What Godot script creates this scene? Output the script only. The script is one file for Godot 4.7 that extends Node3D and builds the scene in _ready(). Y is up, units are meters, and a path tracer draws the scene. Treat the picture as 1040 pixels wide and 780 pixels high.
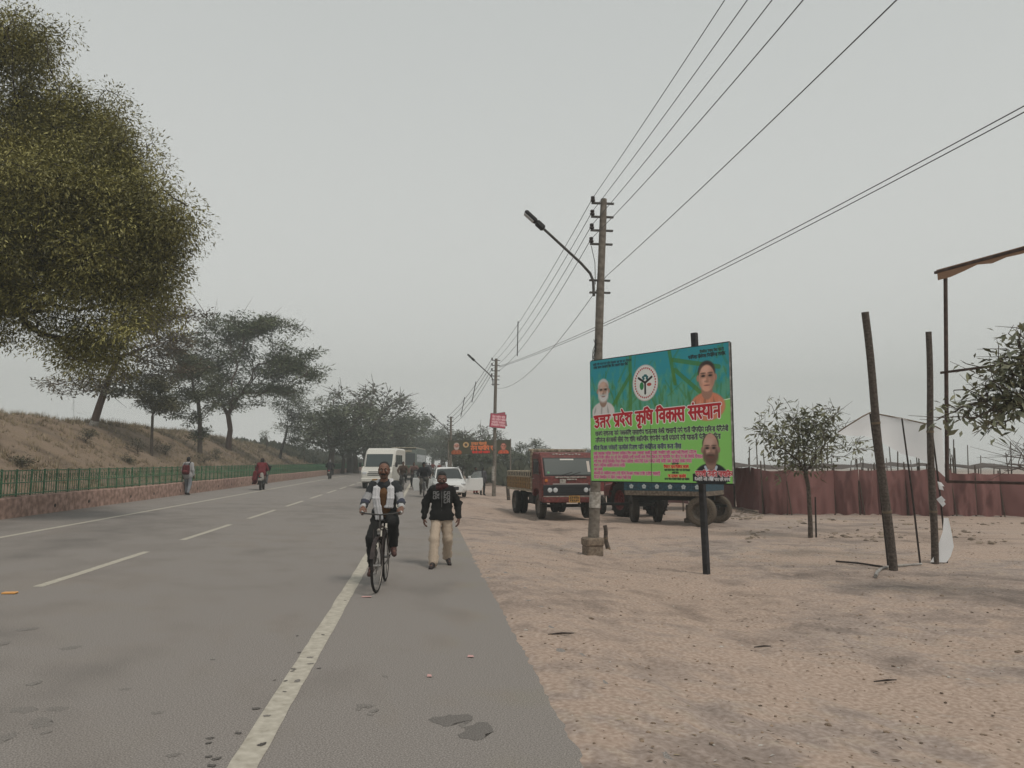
extends Node3D
# A hazy roadside: dual-lane road with cyclists and walkers, dirt shoulder with billboard, poles, parked vehicles.
# x to the right of the road, z negative ahead, metres.

const EYE := Vector3(0, 1.7, 0)
const PITCH := 6.07
const YAW := -6.55
var rng := RandomNumberGenerator.new()
var cam_basis: Basis
var noise := FastNoiseLite.new()
var noise2 := FastNoiseLite.new()
var used := {}
var mats := {}
var texs := {}

# ---------------------------------------------------------------- mesh collector
class MB:
	var v := PackedVector3Array()
	var n := PackedVector3Array()
	var c := PackedColorArray()
	var uv := PackedVector2Array()
	var ix := PackedInt32Array()
	var col := Color.WHITE
	func vert(p: Vector3, nn: Vector3, u := Vector2.ZERO) -> int:
		v.push_back(p); n.push_back(nn); c.push_back(col); uv.push_back(u)
		return v.size() - 1
	func tri(i: int, j: int, k: int):
		var cr := (v[j] - v[i]).cross(v[k] - v[i])
		if cr.dot(n[i] + n[j] + n[k]) > 0.0:
			ix.push_back(i); ix.push_back(k); ix.push_back(j)
		else:
			ix.push_back(i); ix.push_back(j); ix.push_back(k)
	func face(pts: Array, out: Vector3, uvs := []):
		var nn: Vector3 = (pts[1] - pts[0]).cross(pts[2] - pts[0])
		if nn.length_squared() < 1e-14 and pts.size() > 3:
			nn = (pts[2] - pts[0]).cross(pts[3] - pts[0])
		nn = nn.normalized()
		if nn.dot(out) < 0.0: nn = -nn
		var b := v.size()
		for i in pts.size():
			vert(pts[i], nn, uvs[i] if uvs.size() else Vector2.ZERO)
		for i in range(1, pts.size() - 1):
			tri(b, b + i, b + i + 1)
	# chamfered box: centre, size, basis, bevel
	func box(ce: Vector3, s: Vector3, bs := Basis(), bev := 0.0):
		var h := s * 0.5
		bev = minf(bev, minf(h.x, minf(h.y, h.z)) * 0.9)
		var ax := [Vector3.RIGHT, Vector3.UP, Vector3.BACK]
		for a in 3:
			var u: Vector3 = ax[(a + 1) % 3]
			var w: Vector3 = ax[(a + 2) % 3]
			var hu: float = h[(a + 1) % 3] - bev
			var hw: float = h[(a + 2) % 3] - bev
			for sg in [-1.0, 1.0]:
				var o: Vector3 = ax[a] * (sg * h[a])
				face([ce + bs * (o - u * hu - w * hw), ce + bs * (o + u * hu - w * hw), ce + bs * (o + u * hu + w * hw), ce + bs * (o - u * hu + w * hw)], bs * ax[a] * sg)
		if bev > 0.0:
			for a in 3:
				var b := (a + 1) % 3
				var d := (a + 2) % 3
				for sa in [-1.0, 1.0]:
					for sb in [-1.0, 1.0]:
						var p1 := Vector3.ZERO; var p2 := Vector3.ZERO
						p1[a] = sa * h[a]; p1[b] = sb * (h[b] - bev)
						p2[a] = sa * (h[a] - bev); p2[b] = sb * h[b]
						var e := Vector3.ZERO; e[d] = h[d] - bev
						var out := Vector3.ZERO; out[a] = sa; out[b] = sb
						face([ce + bs * (p1 - e), ce + bs * (p2 - e), ce + bs * (p2 + e), ce + bs * (p1 + e)], bs * out)
			for sx in [-1.0, 1.0]:
				for sy in [-1.0, 1.0]:
					for sz in [-1.0, 1.0]:
						var g := Vector3(sx, sy, sz)
						var i := h - Vector3(bev, bev, bev)
						face([ce + bs * (g * Vector3(h.x, i.y, i.z)), ce + bs * (g * Vector3(i.x, h.y, i.z)), ce + bs * (g * Vector3(i.x, i.y, h.z))], bs * g)
	# bar between two points with rectangular section
	func bar(a: Vector3, b: Vector3, w: float, t: float, up := Vector3.UP, bev := 0.0):
		var y := (b - a).normalized()
		var x := y.cross(up)
		if x.length() < 0.01: x = y.cross(Vector3.RIGHT)
		x = x.normalized()
		box((a + b) * 0.5, Vector3(w, a.distance_to(b), t), Basis(x, y, x.cross(y)), bev)
	func tube(pts: Array, rad: Array, sides := 8, caps := true):
		var m := pts.size()
		var ref := Vector3.UP
		var d0: Vector3 = (pts[1] - pts[0]).normalized()
		if absf(d0.dot(ref)) > 0.9: ref = Vector3.RIGHT
		var x := d0.cross(ref).normalized()
		var b := v.size()
		for i in m:
			var d: Vector3 = (pts[mini(i + 1, m - 1)] - pts[maxi(i - 1, 0)]).normalized()
			x = (x - d * d.dot(x)).normalized()
			var y := d.cross(x)
			var r: float = rad[mini(i, rad.size() - 1)]
			for k in sides:
				var a := TAU * k / sides
				var nn := x * cos(a) + y * sin(a)
				vert(pts[i] + nn * r, nn)
		for i in m - 1:
			for k in sides:
				var p := b + i * sides + k
				var q := b + i * sides + (k + 1) % sides
				tri(p, q, q + sides); tri(p, q + sides, p + sides)
		if caps:
			for e in [0, m - 1]:
				var dd: Vector3 = (pts[0] - pts[1]) if e == 0 else (pts[m - 1] - pts[m - 2])
				dd = dd.normalized()
				var q := []
				for k in sides: q.append(v[b + e * sides + k])
				face(q, dd)
	func ball(ce: Vector3, r: Vector3, rings := 6, segs := 8, bs := Basis()):
		var b := v.size()
		for i in rings + 1:
			var th := PI * i / rings
			for k in segs:
				var ph := TAU * k / segs
				var u := Vector3(sin(th) * cos(ph), cos(th), sin(th) * sin(ph))
				vert(ce + bs * (u * r), (bs * (u / r)).normalized())
		for i in rings:
			for k in segs:
				var p := b + i * segs + k
				var q := b + i * segs + (k + 1) % segs
				if i > 0: tri(p, q, p + segs)
				if i < rings - 1: tri(q, q + segs, p + segs)
	# profile of (radius, height) swept about the local Y of xf; flat shading between rings
	func lathe(prof: Array, segs: int, xf := Transform3D()):
		for i in prof.size() - 1:
			var p: Vector2 = prof[i]
			var q: Vector2 = prof[i + 1]
			var d := q - p
			if d.length() < 1e-6: continue
			var nr := Vector2(d.y, -d.x).normalized()
			var b := v.size()
			for k in segs:
				var a := TAU * k / segs
				var e := Vector3(cos(a), 0, sin(a))
				var nn := (xf.basis * (e * nr.x + Vector3.UP * nr.y)).normalized()
				vert(xf * (e * p.x + Vector3.UP * p.y), nn)
				vert(xf * (e * q.x + Vector3.UP * q.y), nn)
			for k in segs:
				var s0 := b + k * 2
				var s1 := b + ((k + 1) % segs) * 2
				if p.x > 1e-5: tri(s0, s1, s0 + 1)
				if q.x > 1e-5: tri(s1, s1 + 1, s0 + 1)
	# polygon in (z, y) swept along x from -w to w, edges of the side faces bevelled
	func slab(poly: Array, w: float, bev := 0.0, off := Vector3.ZERO):
		var m := poly.size()
		var ce := Vector2.ZERO
		for p in poly: ce += p
		ce /= m
		var ins := []
		for p in poly:
			var d: Vector2 = ce - p
			ins.append(p + Vector2(signf(d.x) * minf(bev, absf(d.x) * 0.6), signf(d.y) * minf(bev, absf(d.y) * 0.6)))
		for i in m:
			var p: Vector2 = poly[i]
			var q: Vector2 = poly[(i + 1) % m]
			var mid := (p + q) * 0.5
			var e := q - p
			var o2 := Vector2(e.y, -e.x)
			if Geometry2D.is_point_in_polygon(mid + o2.normalized() * 0.001, PackedVector2Array(poly)): o2 = -o2
			var out := Vector3(0, o2.y, o2.x).normalized()
			face([off + Vector3(-w + bev, p.y, p.x), off + Vector3(w - bev, p.y, p.x), off + Vector3(w - bev, q.y, q.x), off + Vector3(-w + bev, q.y, q.x)], out)
			if bev > 0.0:
				var pi: Vector2 = ins[i]
				var qi: Vector2 = ins[(i + 1) % m]
				for s in [-1.0, 1.0]:
					face([off + Vector3(s * (w - bev), p.y, p.x), off + Vector3(s * (w - bev), q.y, q.x), off + Vector3(s * w, qi.y, qi.x), off + Vector3(s * w, pi.y, pi.x)], out + Vector3(s, 0, 0))
		var t := Geometry2D.triangulate_polygon(PackedVector2Array(ins))
		for s in [-1.0, 1.0]:
			for i in range(0, t.size(), 3):
				var a := []
				for k in 3:
					var p: Vector2 = ins[t[i + k]]
					a.append(off + Vector3(s * w, p.y, p.x))
				face(a, Vector3(s, 0, 0))
	func mesh() -> ArrayMesh:
		var m := ArrayMesh.new()
		var a := []
		a.resize(Mesh.ARRAY_MAX)
		a[Mesh.ARRAY_VERTEX] = v; a[Mesh.ARRAY_NORMAL] = n; a[Mesh.ARRAY_COLOR] = c
		a[Mesh.ARRAY_TEX_UV] = uv; a[Mesh.ARRAY_INDEX] = ix
		m.add_surface_from_arrays(Mesh.PRIMITIVE_TRIANGLES, a)
		return m

# ---------------------------------------------------------------- objects
func numbered(called: String) -> String:
	var k: int = used.get(called, 0)
	used[called] = k + 1
	return called if k == 0 else "%s_%03d" % [called, k]

func part(mb: MB, called: String, m: Material, parent: Node3D) -> MeshInstance3D:
	var o := MeshInstance3D.new()
	o.mesh = mb.mesh() if mb.v.size() else null
	o.material_override = m
	o.name = called
	parent.add_child(o, true)
	return o

func again(mesh: Mesh, called: String, m: Material, parent: Node3D, xf := Transform3D()) -> MeshInstance3D:
	var o := MeshInstance3D.new()
	o.mesh = mesh; o.material_override = m; o.name = called
	o.transform = xf
	parent.add_child(o, true)
	return o

func tag(o: Node3D, label: String, category: String, group := "") -> Node3D:
	o.set_meta("label", label); o.set_meta("category", category)
	if group != "": o.set_meta("group", group)
	return o

func thing(called: String, label: String, category: String, at := Vector3.ZERO, turn := 0.0, group := "") -> Node3D:
	var o := Node3D.new()
	o.name = numbered(called)
	add_child(o)
	o.position = at
	o.rotation.y = turn
	return tag(o, label, category, group)

func solo(mb: MB, called: String, m: Material, label: String, category: String, group := "") -> MeshInstance3D:
	var o := part(mb, numbered(called), m, self)
	tag(o, label, category, group)
	return o

func structure(mb: MB, called: String, m: Material) -> MeshInstance3D:
	var o := part(mb, called, m, self)
	o.set_meta("kind", "structure")
	return o

func copy(o: Node3D, base: String, label: String, at: Vector3, turn := 0.0) -> Node3D:
	var r: Node3D = o.duplicate()
	r.name = numbered(base)
	add_child(r)
	r.position = at; r.rotation.y = turn
	r.set_meta("label", label)
	return r

# ---------------------------------------------------------------- materials (colours in linear values)
func lin(r: float, g: float, b: float) -> Color:
	return Color(r, g, b).linear_to_srgb()

func noise_tex(key: String, freq: float, lo: Color, hi: Color, oct := 5, size := 512, bumpy := 0.0, kind := FastNoiseLite.TYPE_SIMPLEX_SMOOTH, mid := 0.5) -> NoiseTexture2D:
	if texs.has(key): return texs[key]
	var f := FastNoiseLite.new()
	f.noise_type = kind
	f.frequency = freq
	f.fractal_octaves = oct
	f.seed = hash(key) % 1000
	var t := NoiseTexture2D.new()
	t.width = size; t.height = size
	t.seamless = true
	t.noise = f
	if bumpy > 0.0:
		t.as_normal_map = true
		t.bump_strength = bumpy
	else:
		var g := Gradient.new()
		g.set_color(0, lo); g.set_color(1, hi)
		g.add_point(mid, lo.lerp(hi, 0.5))
		t.color_ramp = g
	texs[key] = t
	return t

func mat(key: String, c: Color, rough := 0.8, metal := 0.0, tex: Texture2D = null, scale := 1.0, bump: Texture2D = null, bump_scale := 1.0, world := false) -> StandardMaterial3D:
	if mats.has(key): return mats[key]
	var m := StandardMaterial3D.new()
	m.resource_name = key
	m.albedo_color = c.linear_to_srgb()
	m.roughness = rough; m.metallic = metal
	m.vertex_color_use_as_albedo = true
	m.cull_mode = BaseMaterial3D.CULL_DISABLED
	if tex:
		m.albedo_texture = tex
	if bump:
		m.normal_enabled = true
		m.normal_texture = bump
		m.normal_scale = bump_scale
	if tex or bump:
		m.uv1_triplanar = true
		m.uv1_world_triplanar = world
		m.uv1_scale = Vector3.ONE * scale
	mats[key] = m
	return m

# worn paint: colour times a blotchy grey texture
func paint(key: String, c: Color, rough := 0.55, metal := 0.0, scale := 1.3) -> StandardMaterial3D:
	return mat(key, c, rough, metal, noise_tex("grime", 0.012, Color(0.52, 0.50, 0.48), Color(1, 1, 1), 6), scale)

func cloth(key: String, c := Color.WHITE) -> StandardMaterial3D:
	return mat(key, c, 0.95, 0.0, noise_tex("weave", 0.03, Color(0.82, 0.82, 0.82), Color(1, 1, 1), 4), 2.5, noise_tex("weave_n", 0.03, Color.BLACK, Color.WHITE, 4, 512, 3.0), 0.5)

# ---------------------------------------------------------------- photo pixel -> place
func at_px(x: float, y: float, d: float) -> Vector3:
	return EYE + cam_basis * (Vector3((x - 520.0) / 780.0, (390.0 - y) / 780.0, -1.0) * d)

func ground_px(x: float, y: float) -> Vector3:
	var dir := cam_basis * Vector3((x - 520.0) / 780.0, (390.0 - y) / 780.0, -1.0)
	var t := 2.0
	var last := 2.0
	while t < 600.0:
		var p := EYE + dir * t
		if p.y < gy(p.x, p.z): break
		last = t
		t *= 1.02
	for i in 24:
		var h := (last + t) * 0.5
		var p := EYE + dir * h
		if p.y < gy(p.x, p.z): t = h
		else: last = h
	var q := EYE + dir * t
	q.y = gy(q.x, q.z)
	return q

func depth_of(p: Vector3) -> float:
	return -(cam_basis.inverse() * (p - EYE)).z

func sm(a: float, b: float, x: float) -> float:
	return smoothstep(a, b, x)

# height of the ground
func gy(x: float, z: float) -> float:
	var d := -z
	var g := 0.005 * clampf(d - 12.0, 0.0, 140.0)
	if x > 0.9:
		var s := -0.027 + 0.004 - 0.245 * sm(0.9, 4.2, x)
		var a := 0.035 * sm(1.2, 2.5, x)
		s += noise.get_noise_2d(x * 6.0, z * 6.0) * a * 1.6 + noise2.get_noise_2d(x * 30.0, z * 30.0) * a * 0.55
		return s + g * (1.0 - 0.6 * sm(3.0, 8.0, x))
	if x > -10.75:
		return -0.028 * x + g
	var y := 0.40 + g
	var hh := 4.15 * (1.0 - 0.45 * sm(70.0, 170.0, d)) * (1.0 + 0.10 * noise.get_noise_2d(z * 0.9, 7.0))
	var u := clampf((-13.6 - x) / 9.6, 0.0, 1.0)
	y += hh * (u * u * (3.0 - 2.0 * u) * 0.75 + u * 0.25)
	y -= 0.05 * maxf(0.0, -24.0 - x) * clampf(40.0 / maxf(-x, 40.0), 0.0, 1.0)
	y += noise.get_noise_2d(x * 3.0, z * 3.0) * 0.16 * sm(-11.2, -13.0, x) + noise2.get_noise_2d(x * 9.0, z * 9.0) * 0.10 * sm(-12.0, -15.0, x)
	return y

# ---------------------------------------------------------------- smooth figures: tapered capsules joined by a smooth minimum, meshed as surface nets
# bone = [a, b, radius_a, radius_b, colour]
func sdf(mb: MB, bones: Array, cell: float, k: float, wrinkle := 0.0, cut := -100.0, xf := Transform3D()):
	var lo := Vector3.INF
	var hi := -Vector3.INF
	for b in bones:
		var r: float = maxf(b[2], b[3]) + cell * 3.0 + k
		for e in 2:
			lo = lo.min(b[e] - Vector3.ONE * r)
			hi = hi.max(b[e] + Vector3.ONE * r)
	var nx := int((hi.x - lo.x) / cell) + 2
	var ny := int((hi.y - lo.y) / cell) + 2
	var nz := int((hi.z - lo.z) / cell) + 2
	var total := nx * ny * nz
	var f := PackedFloat32Array(); f.resize(total); f.fill(1.0)
	var raw := PackedFloat32Array(); raw.resize(total); raw.fill(1.0)
	var who := PackedInt32Array(); who.resize(total)
	var mark := PackedByteArray(); mark.resize(total)
	var sy := nx
	var sz := nx * ny
	var bi := 0
	for b in bones:
		var a: Vector3 = b[0]
		var ba: Vector3 = b[1] - a
		var l2 := maxf(ba.length_squared(), 1e-9)
		var ra: float = b[2]
		var rb: float = b[3]
		var m := maxf(ra, rb) + cell * 2.5 + k
		var p0 := (a.min(b[1]) - Vector3.ONE * m - lo) / cell
		var p1 := (a.max(b[1]) + Vector3.ONE * m - lo) / cell
		var band := cell * 2.0 + k * 0.3
		for z in range(maxi(int(p0.z), 0), mini(int(p1.z) + 2, nz)):
			for y in range(maxi(int(p0.y), 0), mini(int(p1.y) + 2, ny)):
				var id := z * sz + y * sy + maxi(int(p0.x), 0)
				for x in range(maxi(int(p0.x), 0), mini(int(p1.x) + 2, nx)):
					var pa := lo + Vector3(x, y, z) * cell - a
					var t := clampf(pa.dot(ba) / l2, 0.0, 1.0)
					var d := (pa - ba * t).length() - (ra + (rb - ra) * t)
					if d < m:
						if d < raw[id]:
							raw[id] = d
							who[id] = bi
						var g := f[id]
						var h := maxf(k - absf(d - g), 0.0) / k
						f[id] = minf(d, g) - h * h * k * 0.25
						if d < band and d > -band: mark[id] = 1
					id += 1
		bi += 1
	if cut > -99.0:
		for z in nz:
			for y in mini(ny, maxi(0, int((cut - lo.y) / cell) + 3)):
				var e := cut - (lo.y + y * cell)
				var id := z * sz + y * sy
				for x in nx:
					if f[id] < e:
						f[id] = e
						if absf(e) < cell * 2.0: mark[id] = 1
					id += 1
	var vid := {}
	var base := mb.v.size()
	var at := mark.find(1)
	var cells := []
	while at >= 0:
		cells.append(at)
		at = mark.find(1, at + 1)
	var seen := {}
	for c0 in cells:
		for o in [0, -1, -sy, -sz, -1 - sy, -1 - sz, -sy - sz, -1 - sy - sz]:
			var id: int = c0 + o
			if id < 0 or seen.has(id): continue
			seen[id] = true
			var x := id % nx
			var y := (id / nx) % ny
			var z := id / sz
			if x >= nx - 1 or y >= ny - 1 or z >= nz - 1: continue
			var g0 := f[id]; var g1 := f[id + 1]; var g2 := f[id + sy]; var g3 := f[id + sy + 1]
			var g4 := f[id + sz]; var g5 := f[id + sz + 1]; var g6 := f[id + sz + sy]; var g7 := f[id + sz + sy + 1]
			var cnt := int(g0 < 0.0) + int(g1 < 0.0) + int(g2 < 0.0) + int(g3 < 0.0) + int(g4 < 0.0) + int(g5 < 0.0) + int(g6 < 0.0) + int(g7 < 0.0)
			if cnt == 0 or cnt == 8: continue
			var gg := [g0, g1, g2, g3, g4, g5, g6, g7]
			var sum := Vector3.ZERO
			var nn := 0
			for e in [[0, 1], [2, 3], [4, 5], [6, 7], [0, 2], [1, 3], [4, 6], [5, 7], [0, 4], [1, 5], [2, 6], [3, 7]]:
				var u: float = gg[e[0]]
				var w: float = gg[e[1]]
				if (u < 0.0) != (w < 0.0):
					var t := u / (u - w)
					var A := Vector3(e[0] & 1, (e[0] >> 1) & 1, e[0] >> 2)
					var B := Vector3(e[1] & 1, (e[1] >> 1) & 1, e[1] >> 2)
					sum += A.lerp(B, t); nn += 1
			var grad := Vector3(g1 + g3 + g5 + g7 - g0 - g2 - g4 - g6, g2 + g3 + g6 + g7 - g0 - g1 - g4 - g5, g4 + g5 + g6 + g7 - g0 - g1 - g2 - g3).normalized()
			var p := lo + (Vector3(x, y, z) + sum / nn) * cell
			if wrinkle > 0.0:
				p += grad * (noise2.get_noise_3d(p.x * 95.0, p.y * 150.0, p.z * 95.0) + 0.6 * noise.get_noise_3d(p.x * 130.0 + p.y * 90.0, p.y * 210.0, p.z * 130.0)) * wrinkle
			mb.col = bones[who[id]][4]
			vid[id] = mb.vert(xf * p, xf.basis * grad)
	for id in vid:
		for ax in 3:
			var step: int = [1, sy, sz][ax]
			var u: int = [sy, sz, 1][ax]
			var w: int = [sz, 1, sy][ax]
			if id + step >= total: continue
			if (f[id] < 0.0) == (f[id + step] < 0.0): continue
			if not (vid.has(id - u) and vid.has(id - w) and vid.has(id - u - w)): continue
			var a: int = vid[id]; var b2: int = vid[id - u]; var c2: int = vid[id - u - w]; var d2: int = vid[id - w]
			mb.tri(a, b2, c2); mb.tri(a, c2, d2)
	mb.col = Color.WHITE

# ---------------------------------------------------------------- a person; J = joints, S = style
# forward is +Z, the person's left is +X
func joints_standing(h := 1.68) -> Dictionary:
	var s := h / 1.68
	var J := {"hip": Vector3(0, 0.90, 0), "chest": Vector3(0, 1.24, 0.0), "neck": Vector3(0, 1.42, 0.0), "head": Vector3(0, 1.565, 0.02),
		"sl": Vector3(0.175, 1.38, 0), "sr": Vector3(-0.175, 1.38, 0), "el": Vector3(0.225, 1.11, -0.03), "er": Vector3(-0.225, 1.11, -0.03),
		"wl": Vector3(0.235, 0.87, 0.05), "wr": Vector3(-0.235, 0.87, 0.05), "hl": Vector3(0.09, 0.88, 0), "hr": Vector3(-0.09, 0.88, 0),
		"kl": Vector3(0.10, 0.48, 0.02), "kr": Vector3(-0.10, 0.48, 0.02), "al": Vector3(0.105, 0.08, -0.02), "ar": Vector3(-0.105, 0.08, -0.02),
		"tl": Vector3(0.12, 0.03, 0.15), "tr": Vector3(-0.12, 0.03, 0.15)}
	for k in J: J[k] *= s
	return J

func torso_bones(J: Dictionary, g: float, c: Color) -> Array:
	var hip: Vector3 = J.hip
	var ch: Vector3 = J.chest
	var side: Vector3 = (J.sl - J.sr).normalized()
	return [[J.hl - side * 0.01, J.hr + side * 0.01, 0.092 + g, 0.092 + g, c], [hip + side * 0.055, ch + side * 0.065, 0.088 + g, 0.098 + g, c],
		[hip - side * 0.055, ch - side * 0.065, 0.088 + g, 0.098 + g, c], [J.sl - side * 0.05 - Vector3(0, 0.03, 0), J.sr + side * 0.05 - Vector3(0, 0.03, 0), 0.075 + g, 0.075 + g, c],
		[ch, (ch + J.neck) * 0.5, 0.105 + g, 0.075 + g, c]]

func arm_bones(J: Dictionary, g: float, c: Color) -> Array:
	return [[J.sl, J.el, 0.050 + g, 0.040 + g, c], [J.el, J.wl, 0.040 + g, 0.028 + g, c], [J.sr, J.er, 0.050 + g, 0.040 + g, c], [J.er, J.wr, 0.040 + g, 0.028 + g, c]]

func leg_bones(J: Dictionary, g: float, c: Color) -> Array:
	return [[J.hl, J.kl, 0.080 + g, 0.054 + g, c], [J.kl, J.al, 0.052 + g, 0.034 + g, c], [J.hr, J.kr, 0.080 + g, 0.054 + g, c], [J.kr, J.ar, 0.052 + g, 0.034 + g, c]]

func hand_bones(w: Vector3, dir: Vector3, palm: Vector3, thumb_side: Vector3, curl: float, c: Color) -> Array:
	var d := dir.normalized()
	var s := (thumb_side - d * thumb_side.dot(d)).normalized()
	var pn := (palm - d * palm.dot(d) - s * palm.dot(s)).normalized()
	var out := [[w, w + d * 0.03, 0.026, 0.026, c]]
	for i in 4:
		var o := s * (0.028 - i * 0.0187)
		var len: float = [0.072, 0.08, 0.075, 0.058][i]
		var k0 := w + d * (0.088 - absf(i - 1.0) * 0.004) + o
		out.append([w + d * 0.02 + o * 0.7, k0, 0.013, 0.011, c])
		var k1 := k0 + (d * cos(curl * 0.6) + pn * sin(curl * 0.6)) * len * 0.5
		var k2 := k1 + (d * cos(curl * 1.5) + pn * sin(curl * 1.5)) * len * 0.32
		var k3 := k2 + (d * cos(curl * 2.2) + pn * sin(curl * 2.2)) * len * 0.25
		out.append([k0, k1, 0.0105, 0.0095, c]); out.append([k1, k2, 0.0095, 0.0088, c]); out.append([k2, k3, 0.0088, 0.008, c])
	var t0 := w + d * 0.028 + s * 0.024
	var t1 := t0 + (d * 0.7 + s * 0.6 + pn * 0.3).normalized() * 0.04
	out.append([t0, t1, 0.0135, 0.011, c])
	out.append([t1, t1 + (d * 0.8 + s * 0.05 + pn * (0.3 + curl * 0.5)).normalized() * 0.034, 0.0108, 0.009, c])
	return out

func person_parts(o: Node3D, J: Dictionary, S: Dictionary):
	var cell: float = S.get("cell", 0.026)
	var near: bool = S.get("near", false)
	var skin: Color = S.get("skin", Color(0.085, 0.046, 0.028))
	var hairc: Color = S.get("hair", Color(0.006, 0.005, 0.005))
	var fw: Vector3 = S.get("look", Vector3(0, 0, 1)).normalized()
	var rt := Vector3.UP.cross(fw).normalized()
	var up: Vector3 = (fw.cross(rt)).normalized()
	var hd: Vector3 = J.head
	var body := MB.new()
	var bones := torso_bones(J, -0.012, skin) + arm_bones(J, -0.004, skin) + leg_bones(J, -0.008, skin)
	bones.append([J.neck - Vector3(0, 0.06, 0), hd - up * 0.06 - fw * 0.015, 0.055, 0.050, skin])
	var head := [[hd + up * 0.035 - fw * 0.022, hd + up * 0.035 + fw * 0.012, 0.075, 0.072, skin], [hd - up * 0.01 + fw * 0.018, hd - up * 0.075 + fw * 0.038, 0.060, 0.038, skin], [hd - up * 0.10 + fw * 0.052, hd - up * 0.10 + fw * 0.05, 0.022, 0.022, skin]]
	for side in ["l", "r"]:
		var a: Vector3 = J["a" + side]
		var t: Vector3 = J["t" + side]
		bones.append([a - (t - a).normalized() * 0.03 - Vector3(0, 0.03, 0), t, 0.034, 0.026, skin])
		if not near:
			var w: Vector3 = J["w" + side]
			var dd: Vector3 = (w - J["e" + side]).normalized()
			bones.append([w, w + dd * 0.11, 0.026, 0.032, skin])
			bones.append([w + dd * 0.11, w + dd * 0.16, 0.030, 0.018, skin])
	if not near:
		bones += head
		bones.append([hd + fw * 0.08 - up * 0.005, hd + fw * 0.10 - up * 0.03, 0.014, 0.018, skin])
	sdf(body, bones, cell, 0.035 if near else 0.03)
	if near:
		var dk: Color = skin * 0.72
		var hb := head.duplicate()
		hb.append([hd - Vector3(0, 0.06, 0) - fw * 0.02, hd - up * 0.16 - fw * 0.02, 0.052, 0.055, skin])
		hb.append([hd + fw * 0.088 + up * 0.008, hd + fw * 0.103 - up * 0.026, 0.008, 0.013, skin])
		hb.append([hd + fw * 0.095 - up * 0.032 + rt * 0.012, hd + fw * 0.095 - up * 0.032 - rt * 0.012, 0.011, 0.011, skin])
		hb.append([hd + fw * 0.083 + up * 0.026 + rt * 0.045, hd + fw * 0.083 + up * 0.026 - rt * 0.045, 0.012, 0.012, skin])
		hb.append([hd + fw * 0.065 - up * 0.018 + rt * 0.045, hd + fw * 0.06 - up * 0.03 + rt * 0.05, 0.022, 0.02, skin])
		hb.append([hd + fw * 0.065 - up * 0.018 - rt * 0.045, hd + fw * 0.06 - up * 0.03 - rt * 0.05, 0.022, 0.02, skin])
		hb.append([hd + fw * 0.083 - up * 0.066 + rt * 0.016, hd + fw * 0.083 - up * 0.066 - rt * 0.016, 0.012, 0.012, dk])
		for s in [-1.0, 1.0]:
			hb.append([hd + rt * s * 0.071 + up * 0.015 - fw * 0.01, hd + rt * s * 0.073 - up * 0.03 - fw * 0.005, 0.017, 0.011, dk])
		if S.get("moustache", false):
			hb.append([hd + fw * 0.093 - up * 0.052 + rt * 0.024, hd + fw * 0.093 - up * 0.052 - rt * 0.024, 0.011, 0.011, hairc])
		if S.get("beard", false):
			var bc: Color = skin.lerp(hairc, 0.6)
			hb.append([hd - up * 0.09 + fw * 0.06 + rt * 0.02, hd - up * 0.09 + fw * 0.06 - rt * 0.02, 0.028, 0.028, bc])
			for s in [-1.0, 1.0]:
				hb.append([hd - up * 0.03 + fw * 0.01 + rt * s * 0.072, hd - up * 0.085 + fw * 0.045 + rt * s * 0.035, 0.012, 0.02, bc])
		sdf(body, hb, 0.0045, 0.012)
		for side in ["l", "r"]:
			var w: Vector3 = J["w" + side]
			var H: Dictionary = S["hand_" + side]
			sdf(body, hand_bones(w, H.dir, H.palm, H.thumb, H.curl, skin), 0.0042, 0.006)
	part(body, "body", mat("skin", Color.WHITE, 0.55), o)
	# hair
	if S.get("headgear", "") == "":
		var hm := MB.new()
		var bald: bool = S.get("bald", false)
		var hbs := [[hd + up * 0.05 - fw * 0.035, hd + up * 0.045 - fw * 0.02, 0.078, 0.078, hairc], [hd - up * 0.02 - fw * 0.045, hd + up * 0.02 - fw * 0.05, 0.062, 0.066, hairc]]
		if not bald: hbs.append([hd + up * 0.075 + fw * 0.015, hd + up * 0.08 - fw * 0.02, 0.056, 0.066, hairc])
		sdf(hm, hbs, 0.008 if near else cell * 0.8, 0.02, 0.004 if near else 0.0)
		part(hm, "hair", mat("hair", Color.WHITE, 0.7), o)
	elif S.headgear == "cap":
		var hm := MB.new()
		var cc: Color = S.cap
		sdf(hm, [[hd + up * 0.05 - fw * 0.02, hd + up * 0.06, 0.092, 0.088, cc], [hd + up * 0.03 - fw * 0.03, hd - up * 0.05 - fw * 0.03, 0.088, 0.082, cc]], cell * 0.7, 0.02)
		part(hm, "cap", cloth("cloth"), o)
	if near:
		var em := MB.new()
		for s in [-1.0, 1.0]:
			em.col = Color(0.55, 0.5, 0.45)
			em.ball(hd + fw * 0.079 + rt * s * 0.032 + up * 0.006, Vector3(0.014, 0.009, 0.012), 6, 10, Basis(rt, up, fw))
			em.col = Color(0.01, 0.007, 0.005)
			em.ball(hd + fw * 0.089 + rt * s * 0.032 + up * 0.006, Vector3(0.006, 0.0065, 0.004), 5, 8, Basis(rt, up, fw))
			em.col = hairc
			em.tube([hd + fw * 0.090 + rt * s * 0.014 + up * 0.026, hd + fw * 0.093 + rt * s * 0.034 + up * 0.033, hd + fw * 0.076 + rt * s * 0.055 + up * 0.026], [0.005, 0.006, 0.003], 6)
		part(em, "eyes_and_brows", mat("eye", Color.WHITE, 0.35), o)
	# clothes
	var tm := MB.new()
	var tops := []
	var tc: Color = S.get("top", Color(0.02, 0.02, 0.02))
	var g: float = S.get("loose", 0.018)
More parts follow.
